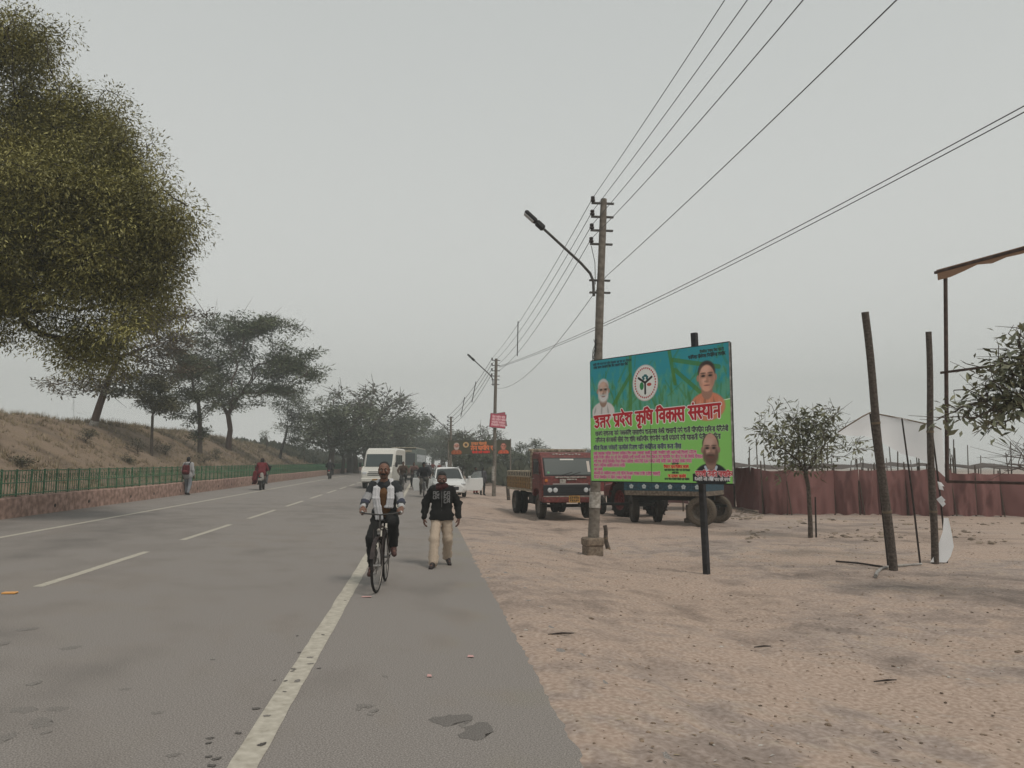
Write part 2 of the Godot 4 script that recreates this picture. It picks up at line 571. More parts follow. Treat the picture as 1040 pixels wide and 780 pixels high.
	tops = torso_bones(J, g, tc)
	if S.has("stripes"):
		for side in ["l", "r"]:
			var pts := [J["s" + side], J["e" + side], J["w" + side]]
			for i in S.stripes.size():
				var u0: float = 2.0 * i / S.stripes.size()
				var u1: float = 2.0 * (i + 1.0) / S.stripes.size()
				u1 = minf(u1, 1.93)
				var q0: Vector3 = pts[0].lerp(pts[1], minf(u0, 1.0)) if u0 < 1.0 else pts[1].lerp(pts[2], u0 - 1.0)
				var q1: Vector3 = pts[0].lerp(pts[1], minf(u1, 1.0)) if u1 <= 1.0 else pts[1].lerp(pts[2], u1 - 1.0)
				tops.append([q0, q1, 0.052 - 0.011 * u0 + g, 0.052 - 0.011 * u1 + g, S.stripes[i]])
	else:
		tops += arm_bones(J, S.get("loose_arms", g * 0.9), tc)
		for side in ["l", "r"]:
			tops[-1 if side == "r" else -3][1] = J["e" + side].lerp(J["w" + side], 0.93)
	var skirt: float = S.get("hem", 0.06)
	var hg: float = S.get("hem_w", 0.112) + g
	for hx in [-0.075, 0.0, 0.075]: tops.append([J.hip + Vector3(hx, 0.02, 0), J.hip + Vector3(hx, -skirt, 0.005), hg - absf(hx) * 0.12, hg - absf(hx) * 0.1, tc])
	if S.get("collar", true): tops.append([J.neck - Vector3(0, 0.045, 0), J.neck + Vector3(0, 0.0, 0.0), 0.085, 0.064 + g * 0.3, tc])
	sdf(tm, tops, cell, 0.035, S.get("wrinkle", 0.01), S.get("cut", -100.0))
	part(tm, S.get("top_name", "jacket"), cloth("cloth"), o)
	var lm := MB.new()
	var lc: Color = S.get("legs", Color(0.03, 0.03, 0.035))
	var lb := leg_bones(J, S.get("loose_legs", 0.016), lc)
	lb[0][2] = minf(lb[0][2], 0.096); lb[2][2] = lb[0][2]
	var hem: float = S.get("leg_end", 0.96)
	lb[1][1] = J.kl.lerp(J.al, hem); lb[3][1] = J.kr.lerp(J.ar, hem)
	lb[1][3] = S.get("hem_r", 0.058); lb[3][3] = lb[1][3]
	lb.append([J.hl, J.hr, 0.10, 0.10, lc])
	sdf(lm, lb, cell, 0.03, S.get("wrinkle", 0.01))
	part(lm, S.get("legs_name", "trousers"), cloth("cloth"), o)
	var sc: Color = S.get("shoes", Color(0.015, 0.012, 0.01))
	for side in ["l", "r"]:
		var fm := MB.new()
		var a: Vector3 = J["a" + side]
		var t: Vector3 = J["t" + side]
		var dd := (t - a).normalized()
		var dn := Vector3(0, -0.012, 0)
		sdf(fm, [[a - dd * 0.03 - Vector3(0, 0.035, 0), t + dn + dd * 0.02, 0.04, 0.036, sc], [a - Vector3(0, 0.01, 0), a.lerp(t, 0.5), 0.042, 0.04, sc]], 0.009 if near else cell * 0.8, 0.02)
		part(fm, "shoe", mat("shoe", Color.WHITE, 0.6), o)

# ---------------------------------------------------------------- trees: limbs grow from the trunk to points in the crown, leaves sit round the limb ends
func in_blob(b: Array) -> Vector3:
	var u := Vector3(rng.randfn(), rng.randfn(), rng.randfn()).normalized() * pow(rng.randf(), b[3] if b.size() > 3 else 0.45)
	return b[0] + u * b[1]

func tree_parts(o: Node3D, T: Dictionary):
	var pos := PackedVector3Array()
	var par := PackedInt32Array()
	var paths := []
	var run := PackedFloat32Array()
	var tr: Array = T.trunk
	var first_path := []
	for i in tr.size():
		pos.push_back(tr[i]); par.push_back(i - 1); run.push_back(0.0); first_path.append(i)
	paths.append(first_path)
	var att := []
	for b in T.blobs:
		var cl: int = T.get("clump", 5)
		for i in maxi(1, int(b[2]) / cl):
			var c := in_blob(b)
			for j in mini(cl, int(b[2])):
				att.append(c + Vector3(clampf(rng.randfn(), -1.6, 1.6), clampf(rng.randfn(), -1.6, 1.6) * T.get("flat", 0.6), clampf(rng.randfn(), -1.6, 1.6)) * T.spread * T.get("clump_r", 0.75))
	var top: Vector3 = tr[tr.size() - 1]
	att.sort_custom(func(a, b): return a.distance_squared_to(top) < b.distance_squared_to(top))
	var lowest: int = T.get("first", tr.size() - 1)
	var seg: float = T.get("seg", 0.6)
	var tips := []
	for a: Vector3 in att:
		var best := lowest
		var bd := 1e9
		for i in range(lowest, pos.size()):
			var q := pos[i]
			var d := q.distance_to(a) + 0.5 * run[i]
			if q.y > a.y: d += 0.3 * (q.y - a.y)
			if d < bd: bd = d; best = i
		var p0 := pos[best]
		var dist := p0.distance_to(a)
		var pd := Vector3.UP
		if par[best] >= 0: pd = (p0 - pos[par[best]]).normalized()
		var ctrl := p0 + pd * dist * 0.35 + Vector3(0, dist * T.get("lift", 0.10), 0)
		var n := maxi(2, int(dist / seg))
		var path := [best]
		for i in range(1, n + 1):
			var t := float(i) / n
			var q := p0.lerp(ctrl, t).lerp(ctrl.lerp(a, t), t)
			if i < n: q += Vector3(rng.randfn(), rng.randfn(), rng.randfn()) * seg * 0.09
			run.push_back(run[path[-1]] + q.distance_to(pos[path[-1]]))
			pos.push_back(q); par.push_back(path[-1])
			path.append(pos.size() - 1)
		paths.append(path)
		tips.append(path[-1])
	var w := PackedFloat32Array(); w.resize(pos.size())
	for t in tips:
		var i: int = t
		while i >= 0:
			w[i] += 1.0
			i = par[i]
	var r0: float = T.r
	var wt := w[0]
	var limbs := MB.new()
	var trunk := MB.new()
	var tip_r: float = T.get("tip_r", 0.008)
	for pi in paths.size():
		var pts := []
		var rad := []
		for i in paths[pi]:
			pts.append(pos[i])
			rad.append(maxf(tip_r, r0 * pow(w[i] / wt, T.get("taper", 0.55))))
		if pi > 0 and pts.size() > 1: rad[0] = rad[1]
		if pi == 0:
			for i in rad.size():
				rad[i] *= 1.0 + 0.35 * pow(1.0 - float(i) / rad.size(), 3.0)
		if pi == 0: trunk.tube(pts, rad, 12)
		elif rad[1] > 0.05: limbs.tube(pts, rad, 7, false)
		else: limbs.tube(pts, rad, 4, false)
	# twigs
	for t in tips:
		for k in int(T.get("twigs", 0)):
			var d := (pos[t] - pos[par[t]]).normalized() * 0.7 + Vector3(rng.randfn(), rng.randfn() * 0.6 + T.get("twig_up", 0.2), rng.randfn()) * 0.6
			var l: float = T.spread * rng.randf_range(0.6, 1.5)
			limbs.tube([pos[t], pos[t] + d * l * 0.5, pos[t] + d * l + Vector3(0, T.get("twig_droop", 0.0) * l, 0)], [tip_r, tip_r * 0.8, tip_r * 0.5], 3, false)
	var bark: Material = T.get("bark", mat("bark", Color(0.16, 0.13, 0.105), 0.95, 0.0, noise_tex("bark", 0.02, Color(0.45, 0.42, 0.4), Color(1, 1, 1), 5), 1.2, noise_tex("bark_n", 0.03, Color.BLACK, Color.WHITE, 5, 512, 8.0), 1.0))
	var tp := part(trunk, "trunk", bark, o)
	if T.get("white_base", 0.0) > 0.0:
		var wb := MB.new()
		var a: Vector3 = tr[0]; var b: Vector3 = tr[1]
		var f: float = T.white_base / a.distance_to(b)
		wb.tube([a - (b - a) * 0.02, a.lerp(b, f)], [r0 * 1.42, r0 * 1.32], 12)
		part(wb, "whitewash_band", paint("whitewash", Color(0.62, 0.6, 0.55), 0.9), tp)
	if paths.size() > 1: part(limbs, "limbs", bark, o)
	# leaves
	var per: int = T.leaves
	if per <= 0: return
	var V := PackedVector3Array(); var N := PackedVector3Array(); var C := PackedColorArray(); var I := PackedInt32Array()
	var sp: float = T.spread
	var ls: float = T.leaf
	var asp: float = T.get("leaf_w", 0.4)
	var c0: Color = T.get("c0", Color(0.05, 0.07, 0.03))
	var c1: Color = T.get("c1", Color(0.11, 0.12, 0.05))
	var flat: float = T.get("flat", 0.6)
	var droop: float = T.get("droop", 0.0)
	for t in tips:
		var p: Vector3 = pos[t]
		var back: Vector3 = pos[par[t]] - p
		var tone := rng.randf()
		var cnt := int(per * rng.randf_range(0.45, 1.5))
		for k in cnt:
			var u := Vector3(clampf(rng.randfn(), -1.8, 1.8), clampf(rng.randfn(), -1.8, 1.8) * flat, clampf(rng.randfn(), -1.8, 1.8)) * sp * 0.55
			u.y -= droop * (absf(u.x) + absf(u.z)) * 0.5
			var q := p + u + back * rng.randf() * 0.7
			var dir := (u.normalized() + Vector3(rng.randfn(), rng.randfn() * 0.6 - droop, rng.randfn()) * 0.7).normalized()
			var nn := (Vector3(rng.randfn() * 0.6, 1.0, rng.randfn() * 0.6))
			var s := dir.cross(nn).normalized()
			nn = s.cross(dir)
			var l := ls * rng.randf_range(0.6, 1.3)
			var i := V.size()
			V.push_back(q); V.push_back(q + dir * l * 0.5 + s * l * asp * 0.5 + nn * l * 0.06)
			V.push_back(q + dir * l); V.push_back(q + dir * l * 0.5 - s * l * asp * 0.5 + nn * l * 0.06)
			N.push_back(nn); N.push_back((nn - s * 0.3).normalized()); N.push_back(nn); N.push_back((nn + s * 0.3).normalized())
			var c := c0.lerp(c1, clampf(tone * 0.75 + rng.randf() * 0.35, 0.0, 1.0))
			C.push_back(c); C.push_back(c); C.push_back(c); C.push_back(c)
			if (V[i + 1] - V[i]).cross(V[i + 2] - V[i]).dot(nn) > 0.0:
				for j in [0, 2, 1, 0, 3, 2]: I.push_back(i + j)
			else:
				for j in [0, 1, 2, 0, 2, 3]: I.push_back(i + j)
	var am := ArrayMesh.new()
	var arr := []
	arr.resize(Mesh.ARRAY_MAX)
	arr[Mesh.ARRAY_VERTEX] = V; arr[Mesh.ARRAY_NORMAL] = N; arr[Mesh.ARRAY_COLOR] = C; arr[Mesh.ARRAY_INDEX] = I
	am.add_surface_from_arrays(Mesh.PRIMITIVE_TRIANGLES, arr)
	again(am, "crown", leaf_mat(), o)

func leaf_mat() -> StandardMaterial3D:
	if mats.has("leaf"): return mats.leaf
	var m := mat("leaf", Color.WHITE, 0.55)
	m.backlight_enabled = true
	m.backlight = Color(0.34, 0.34, 0.14)
	return m

# crown blob from photo pixels: centre, radii in pixels, metres of depth radius, count
func pxblob(base: Vector3, x: float, y: float, rx: float, ry: float, d: float, n: int, rz := -1.0) -> Array:
	var s := d / 780.0
	var c := at_px(x, y, d) - base
	return [c, Vector3(rx * s, ry * s, (rx * s * 0.85) if rz < 0.0 else rz), n]

# ---------------------------------------------------------------- vehicles; forward is +Z, origin on the ground
func wheel(o: Node3D, at: Vector3, r: float, w: float, rim: Color, dusty := 0.0, lugs := 0, steer := 0.0):
	var tc := Color(0.018, 0.017, 0.016).lerp(Color(0.20, 0.16, 0.12), dusty)
	var xf := Transform3D(Basis(Vector3.UP, steer) * Basis(Vector3(0, -1, 0), Vector3(1, 0, 0), Vector3(0, 0, 1)), at)
	var h := w * 0.5
	var wn := Node3D.new()
	wn.name = "wheel"
	o.add_child(wn, true)
	var t := MB.new()
	t.col = tc
	t.lathe([Vector2(0.56 * r, -h * 0.75), Vector2(0.62 * r, -h * 0.95), Vector2(0.85 * r, -h), Vector2(0.95 * r, -h * 0.9), Vector2(r, -h * 0.7), Vector2(r, -h * 0.38), Vector2(0.975 * r, -h * 0.34), Vector2(0.975 * r, -h * 0.26), Vector2(r, -h * 0.22), Vector2(r, h * 0.22), Vector2(0.975 * r, h * 0.26), Vector2(0.975 * r, h * 0.34), Vector2(r, h * 0.38), Vector2(r, h * 0.7), Vector2(0.95 * r, h * 0.9), Vector2(0.85 * r, h), Vector2(0.62 * r, h * 0.95), Vector2(0.56 * r, h * 0.75)], 28, xf)
	for i in lugs:
		for s in [-1.0, 1.0]:
			var a := TAU * (i + (0.5 if s > 0.0 else 0.0)) / lugs
			var e := xf.basis * Vector3(cos(a), 0, sin(a))
			var tg := xf.basis * Vector3(-sin(a), 0, cos(a))
			var ax := xf.basis * Vector3(0, 1, 0)
			t.bar(at + e * r * 1.005 + ax * s * h * 0.05, at + e * r * 1.0 + ax * s * h * 0.95 + tg * 0.12 * r, 0.07 * r, 0.07 * r, e)
	part(t, "tyre", mat("rubber", Color.WHITE, 0.9, 0.0, noise_tex("grime", 0.012, Color.BLACK, Color.WHITE), 3.0), wn)
	var m := MB.new()
	m.col = rim
	m.lathe([Vector2(0.001, -h * 0.62), Vector2(0.16 * r, -h * 0.62), Vector2(0.17 * r, -h * 0.42), Vector2(0.42 * r, -h * 0.34), Vector2(0.52 * r, -h * 0.5), Vector2(0.585 * r, -h * 0.86), Vector2(0.57 * r, -h * 0.7), Vector2(0.57 * r, h * 0.7), Vector2(0.585 * r, h * 0.86), Vector2(0.52 * r, h * 0.5), Vector2(0.42 * r, h * 0.34), Vector2(0.17 * r, h * 0.42), Vector2(0.16 * r, h * 0.62), Vector2(0.001, h * 0.62)], 24, xf)
	for i in 6:
		var a := TAU * i / 6.0
		for s in [-1.0, 1.0]:
			m.ball(xf * Vector3(cos(a) * 0.28 * r, s * h * 0.42, sin(a) * 0.28 * r), Vector3.ONE * 0.04 * r, 4, 6)
	part(m, "rim", paint("rim", Color.WHITE, 0.6), wn)

func glass_mat() -> StandardMaterial3D:
	return mat("vehicle_glass", Color(0.030, 0.036, 0.036), 0.08, 0.0)

func pieces(o: Node3D, called: String, m: Material, boxes: Array) -> MeshInstance3D:
	var b := MB.new()
	for x in boxes:
		if x.size() > 3: b.col = x[3]
		b.box(x[0], x[1], Basis(), x[2])
	return part(b, called, m, o)

func lamp_disc(o: Node3D, called: String, m: Material, at: Vector3, r: float, d := 0.03):
	var b := MB.new()
	var xf := Transform3D(Basis(Vector3(1, 0, 0), Vector3(0, 0, 1), Vector3(0, -1, 0)), at)
	b.lathe([Vector2(r, -d), Vector2(r, d * 0.4), Vector2(r * 0.8, d), Vector2(0.001, d * 1.3)], 16, xf)
	part(b, called, m, o)

func build_truck(o: Node3D):
	var red := paint("truck_red", Color(0.22, 0.042, 0.036), 0.6)
	var dark := paint("chassis_dark", Color(0.022, 0.021, 0.020), 0.8)
	var cream := paint("bed_cream", Color(0.55, 0.48, 0.36), 0.75)
	var W := 1.03
	# chassis and running gear
	var ch := MB.new()
	for s in [-1.0, 1.0]: ch.box(Vector3(s * 0.38, 0.72, -0.35), Vector3(0.09, 0.20, 5.3), Basis(), 0.01)
	for z in [-2.6, -1.4, 0.2, 1.6]: ch.box(Vector3(0, 0.70, z), Vector3(0.72, 0.12, 0.1))
	ch.box(Vector3(0, 0.45, 1.75), Vector3(1.55, 0.11, 0.12)); ch.box(Vector3(0, 0.45, -1.75), Vector3(1.5, 0.14, 0.14))
	ch.ball(Vector3(0, 0.45, -1.75), Vector3(0.19, 0.19, 0.19), 8, 10)
	ch.tube([Vector3(0, 0.55, 1.3), Vector3(0, 0.46, -1.6)], [0.05], 8)
	part(ch, "chassis", dark, o)
	pieces(o, "fuel_tank", dark, [[Vector3(-0.72, 0.66, 0.5), Vector3(0.38, 0.38, 0.8), 0.05]])
	pieces(o, "battery_box", dark, [[Vector3(0.72, 0.66, 0.3), Vector3(0.35, 0.34, 0.6), 0.04]])
	for s in [-1.0, 1.0]:
		wheel(o, Vector3(s * 0.86, 0.45, 1.75), 0.45, 0.23, Color(0.20, 0.17, 0.14), 0.25)
		wheel(o, Vector3(s * 0.93, 0.45, -1.75), 0.45, 0.22, Color(0.16, 0.13, 0.11), 0.15)
		wheel(o, Vector3(s * 0.66, 0.45, -1.75), 0.45, 0.22, Color(0.10, 0.09, 0.08), 0.1)
	# cab
	var cab := MB.new()
	cab.slab([Vector2(2.46, 0.62), Vector2(2.52, 0.72), Vector2(2.54, 1.20), Vector2(2.50, 1.50), Vector2(2.18, 2.22), Vector2(2.05, 2.34), Vector2(1.20, 2.38), Vector2(1.12, 2.30), Vector2(1.12, 0.80), Vector2(1.26, 0.78), Vector2(1.36, 1.00), Vector2(1.75, 1.05), Vector2(2.12, 0.96), Vector2(2.20, 0.62)], W, 0.05)
	var cb := part(cab, "cab", red, o)
	# windscreen with its rubber frame, tilted with the cab front
	var t0 := Vector3(0, 1.53, 2.487)
	var t1 := Vector3(0, 2.15, 2.211)
	var up := (t1 - t0).normalized()
	var bs := Basis(Vector3.RIGHT, up, Vector3.RIGHT.cross(up))
	var f := MB.new()
	f.box((t0 + t1) * 0.5 + bs.z * 0.003, Vector3(1.86, t0.distance_to(t1) + 0.02, 0.03), bs, 0.012)
	part(f, "windscreen_frame", mat("black_trim", Color(0.015, 0.015, 0.015), 0.7), cb)
	var g := MB.new()
	g.box((t0 + t1) * 0.5 + bs.z * 0.016, Vector3(1.78, t0.distance_to(t1) - 0.06, 0.02), bs, 0.004)
	part(g, "windscreen", mat("windscreen_glass", Color(0.075, 0.088, 0.086), 0.16), cb)
	for k in 3:
		var s := MB.new()
		s.col = [Color(0.1, 0.3, 0.15), Color(0.6, 0.6, 0.55), Color(0.5, 0.45, 0.4)][k]
		s.box(t0.lerp(t1, [0.16, 0.9, 0.5][k]) + Vector3([-0.78, -0.05, 0.72][k], 0, 0) + bs.z * 0.028, [Vector3(0.08, 0.07, 0.006), Vector3(0.5, 0.05, 0.006), Vector3(0.10, 0.42, 0.006)][k], bs)
		part(s, "sticker", mat("print", Color.WHITE, 0.7), cb)
	for s in [-1.0, 1.0]:
		var wp := MB.new()
		wp.tube([Vector3(s * 0.15 - 0.2, 1.53, 2.52), Vector3(s * 0.15 + 0.25, 1.66, 2.465)], [0.012], 5)
		part(wp, "wiper", mat("black_trim", Color.WHITE), cb)
		var d := MB.new()
		d.slab([Vector2(2.30, 1.08), Vector2(2.33, 1.52), Vector2(2.06, 2.17), Vector2(1.30, 2.2), Vector2(1.26, 1.10)], 0.012, 0.004, Vector3(s * (W + 0.008), 0, 0))
		var dr := part(d, "door", red, cb)
		var sw := MB.new()
		sw.slab([Vector2(2.20, 1.56), Vector2(1.98, 2.12), Vector2(1.40, 2.13), Vector2(1.38, 1.58)], 0.01, 0.003, Vector3(s * (W + 0.016), 0, 0))
		part(sw, "side_window", glass_mat(), dr)
		pieces(dr, "handle", mat("steel", Color(0.4, 0.4, 0.4), 0.35, 0.8), [[Vector3(s * (W + 0.035), 1.42, 1.45), Vector3(0.03, 0.03, 0.14), 0.008]])
		pieces(cb, "step", dark, [[Vector3(s * 0.92, 0.55, 2.3), Vector3(0.2, 0.04, 0.3), 0.01]])
		var mr := MB.new()
		mr.tube([Vector3(s * W, 1.62, 2.40), Vector3(s * (W + 0.20), 1.72, 2.5), Vector3(s * (W + 0.20), 2.0, 2.46)], [0.012], 6)
		mr.box(Vector3(s * (W + 0.20), 1.84, 2.46), Vector3(0.19, 0.42, 0.06), Basis(), 0.02)
		part(mr, "mirror", mat("black_trim", Color.WHITE), cb)
	# front panel
	pieces(cb, "grille", mat("grille_black", Color(0.008, 0.009, 0.013), 0.5), [[Vector3(0, 1.03, 2.552), Vector3(1.98, 0.36, 0.04), 0.015]])
	var sl := MB.new()
	for k in 5: sl.box(Vector3(-0.02, 0.91 + k * 0.06, 2.578), Vector3(1.1, 0.016, 0.02), Basis(), 0.004)
	part(sl, "grille_bars", mat("black_trim", Color.WHITE), cb)
	pieces(cb, "trim_strip", mat("steel", Color.WHITE), [[Vector3(0, 1.235, 2.557), Vector3(1.3, 0.045, 0.03), 0.01]])
	pieces(cb, "name_panel", paint("panel_white", Color(0.5, 0.47, 0.42)), [[Vector3(0.02, 1.475, 2.52), Vector3(1.15, 0.05, 0.03), 0.006], [Vector3(-0.28, 1.34, 2.55), Vector3(0.22, 0.15, 0.03), 0.006], [Vector3(0.05, 1.40, 2.54), Vector3(0.36, 0.045, 0.03), 0.004]])
	for x in [-0.66, 0.66]:
		for k in 2:
			lamp_disc(cb, "headlight", mat("lamp_glass", Color(0.52, 0.54, 0.55), 0.12), Vector3(x + (k - 0.5) * 0.2 * (1.0 if x > 0.0 else -1.0) , 1.03, 2.58), 0.085)
	for x in [-0.88, 0.88]:
		pieces(cb, "indicator", mat("amber", Color(0.5, 0.16, 0.03), 0.3), [[Vector3(x, 1.36, 2.53), Vector3(0.10, 0.09, 0.05), 0.015]])
	pieces(o, "bumper", red, [[Vector3(0, 0.70, 2.58), Vector3(2.06, 0.20, 0.16), 0.035]])
	pieces(o, "bumper_rail", paint("panel_white", Color.WHITE), [[Vector3(0, 0.815, 2.58), Vector3(1.98, 0.03, 0.14), 0.006]])
	var pl := pieces(o, "number_plate", paint("plate_yellow", Color(0.55, 0.30, 0.06)), [[Vector3(0.10, 0.72, 2.67), Vector3(0.40, 0.24, 0.015), 0.004]])
	var tx := MB.new()
	tx.col = Color(0.02, 0.02, 0.02)
	for row in 2:
		for k in 5: tx.box(Vector3(-0.04 + k * 0.068, 0.77 - row * 0.1, 2.679), Vector3(0.035, 0.06, 0.004))
	part(tx, "plate_print", mat("print", Color.WHITE), pl)
	pieces(o, "tow_hook", dark, [[Vector3(0.3, 0.55, 2.56), Vector3(0.06, 0.1, 0.1), 0.01], [Vector3(-0.3, 0.55, 2.56), Vector3(0.06, 0.1, 0.1), 0.01]])
	# lettering on the cab forehead
	var le := MB.new()
	for k in 9: le.box(Vector3(-0.5 + k * 0.12, 2.285 + 0.01 * sin(k * 2.0), 2.135), Vector3(0.08, 0.04, 0.012), Basis(Vector3.RIGHT, -0.7))
	part(le, "forehead_lettering", paint("panel_white", Color.WHITE), cb)
	# cargo bed
	pieces(o, "bed_floor", cream, [[Vector3(0, 0.98, -0.95), Vector3(2.1, 0.10, 3.9), 0.01]])
	for s in [-1.0, 1.0]:
		var sd := pieces(o, "bed_side", paint("bed_orange", Color(0.46, 0.24, 0.08), 0.75), [[Vector3(s * 1.05, 1.24, -0.95), Vector3(0.045, 0.42, 3.9), 0.008]])
		pieces(sd, "top_board", cream, [[Vector3(s * 1.05, 1.57, -0.95), Vector3(0.045, 0.22, 3.9), 0.008]])
		for k in 14:
			pieces(sd, "slat", paint("bed_slat", Color(0.38, 0.28, 0.13)), [[Vector3(s * 1.085, 1.25, -2.8 + k * 0.285), Vector3(0.03, 0.40, 0.06), 0.006]])
			pieces(sd, "gap_board", dark, [[Vector3(s * 1.076, 1.57, -2.66 + k * 0.285), Vector3(0.012, 0.13, 0.09), 0.003]])
	pieces(o, "tailboard", cream, [[Vector3(0, 1.36, -2.91), Vector3(2.1, 0.66, 0.05), 0.008]])
	var hb := pieces(o, "headboard", cream, [[Vector3(0, 1.72, 1.02), Vector3(2.12, 1.42, 0.06), 0.01]])
	for x in [-1.0, -0.5, 0.0, 0.5, 1.0]:
		pieces(hb, "headboard_post", cream, [[Vector3(x, 1.73, 1.06), Vector3(0.07, 1.48, 0.05), 0.008]])
	pieces(hb, "headboard_cap", cream, [[Vector3(0, 2.46, 0.98), Vector3(2.2, 0.07, 0.2), 0.01]])

func build_trailer(o: Node3D):
	var blue := paint("trailer_blue", Color(0.025, 0.10, 0.15), 0.6)
	var frame := paint("trailer_frame", Color(0.27, 0.22, 0.17), 0.85)
	var dark := paint("chassis_dark", Color.WHITE)
	pieces(o, "floor_beam", frame, [[Vector3(0, 1.03, -0.04), Vector3(2.0, 0.17, 2.80), 0.015]])
	var ch := MB.new()
	for s in [-1.0, 1.0]: ch.box(Vector3(s * 0.4, 0.86, 0), Vector3(0.1, 0.16, 2.6))
	for z in [-1.25, 0.95]:
		ch.box(Vector3(0, 0.48, z), Vector3(1.6 if z < 0.0 else 0.5, 0.11, 0.11))
		for s in [-1.0, 1.0]: ch.bar(Vector3(s * 0.42, 0.60, z - 0.45), Vector3(s * 0.42, 0.66, z + 0.45), 0.07, 0.08)
	ch.lathe([Vector2(0.001, -0.06), Vector2(0.42, -0.06), Vector2(0.42, 0.06), Vector2(0.001, 0.06)], 20, Transform3D(Basis(), Vector3(0, 0.74, 0.95)))
	ch.bar(Vector3(-0.3, 0.6, 1.6), Vector3(0, 0.55, 3.0), 0.08, 0.08); ch.bar(Vector3(0.3, 0.6, 1.6), Vector3(0, 0.55, 3.0), 0.08, 0.08)
	part(ch, "chassis", dark, o)
	pieces(o, "prop_leg", paint("trailer_frame", Color.WHITE), [[Vector3(-0.6, 0.35, -0.3), Vector3(0.12, 0.5, 0.12), 0.01], [Vector3(-0.6, 0.07, -0.3), Vector3(0.24, 0.14, 0.24), 0.02]])
	for s in [-1.0, 1.0]:
		wheel(o, Vector3(0, 0.46, 1.0) + Basis(Vector3.UP, -1.0) * Vector3(s * 0.40, 0, 0), 0.46, 0.24, Color(0.13, 0.11, 0.09), 0.3, 0, -1.0)
		wheel(o, Vector3(s * 0.86, 0.47, -1.25), 0.47, 0.26, Color(0.10, 0.075, 0.055), 0.85)
		var sd := pieces(o, "side_board", blue, [[Vector3(s * 0.98, 1.43, -0.04), Vector3(0.05, 0.66, 2.80), 0.01]])
		for k in 7:
			pieces(sd, "rib", blue, [[Vector3(s * 1.02, 1.43, -1.40 + k * 0.453), Vector3(0.05, 0.64, 0.07), 0.01]])
		for k in 6:
			var em := MB.new()
			em.col = Color(0.45, 0.5, 0.5)
			for a in 5:
				em.ball(Vector3(s * 1.008, 1.24 + 0.045 * cos(a * TAU / 5.0), -1.17 + k * 0.453 + 0.045 * sin(a * TAU / 5.0)), Vector3(0.006, 0.035, 0.035), 4, 8)
			part(em, "flower_emblem", mat("print", Color.WHITE), sd)
	pieces(o, "tailboard", blue, [[Vector3(0, 1.43, -1.42), Vector3(1.92, 0.66, 0.05), 0.01]])
	pieces(o, "front_board", blue, [[Vector3(0, 1.53, 1.34), Vector3(1.92, 0.86, 0.05), 0.01]])

func build_tractor(o: Node3D):
	var red := paint("tractor_red", Color(0.26, 0.022, 0.02), 0.4)
	var dark := paint("chassis_dark", Color.WHITE)
	for s in [-1.0, 1.0]:
		wheel(o, Vector3(s * 0.72, 0.66, -0.9), 0.66, 0.36, Color(0.26, 0.025, 0.02), 0.15, 18)
		wheel(o, Vector3(s * 0.66, 0.37, 0.95), 0.37, 0.18, Color(0.26, 0.025, 0.02), 0.2)
		var fd := MB.new()
		var pts := []
		for k in 9:
			var a := PI * (0.02 + 0.11 * k)
			pts.append(Vector3(s * 0.70, 0.66 + 0.78 * sin(a), -0.9 + 0.78 * cos(a)))
		for k in 8: fd.bar(pts[k], pts[k + 1], 0.42, 0.03, Vector3(0, pts[k].y - 0.66, pts[k].z + 0.9).normalized())
		part(fd, "mudguard", red, o)
	var hd := MB.new()
	hd.slab([Vector2(-0.15, 0.75), Vector2(-0.15, 1.28), Vector2(0.2, 1.32), Vector2(1.25, 1.20), Vector2(1.38, 1.08), Vector2(1.38, 0.72)], 0.29, 0.05)
	part(hd, "bonnet", red, o)
	pieces(o, "grille", mat("grille_black", Color.WHITE), [[Vector3(0, 0.92, 1.39), Vector3(0.42, 0.34, 0.04), 0.01]])
	pieces(o, "engine_block", dark, [[Vector3(0, 0.62, 0.4), Vector3(0.44, 0.42, 1.7), 0.03], [Vector3(0, 0.66, -0.8), Vector3(0.5, 0.5, 0.9), 0.04], [Vector3(0, 0.42, 0.95), Vector3(1.2, 0.1, 0.12), 0.01], [Vector3(0, 0.66, -0.9), Vector3(1.2, 0.2, 0.2), 0.02]])
	pieces(o, "seat", mat("black_trim", Color.WHITE), [[Vector3(0, 1.15, -0.95), Vector3(0.46, 0.1, 0.42), 0.03], [Vector3(0, 1.36, -1.15), Vector3(0.44, 0.36, 0.08), 0.03]])
	var st := MB.new()
	st.tube([Vector3(0, 1.2, -0.2), Vector3(0, 1.48, -0.45)], [0.025], 6)
	var ring := []
	for k in 17:
		var a := TAU * k / 16.0
		ring.append(Vector3(0, 1.48, -0.45) + Vector3(cos(a), 0, 0) * 0.19 + Vector3(0, 0.65, 0.75) * sin(a) * 0.19)
	st.tube(ring, [0.014], 6, false)
	part(st, "steering_wheel", mat("black_trim", Color.WHITE), o)
	var ex := MB.new()
	ex.tube([Vector3(0.2, 1.2, 0.7), Vector3(0.2, 1.75, 0.7)], [0.035], 8)
	part(ex, "exhaust_pipe", dark, o)

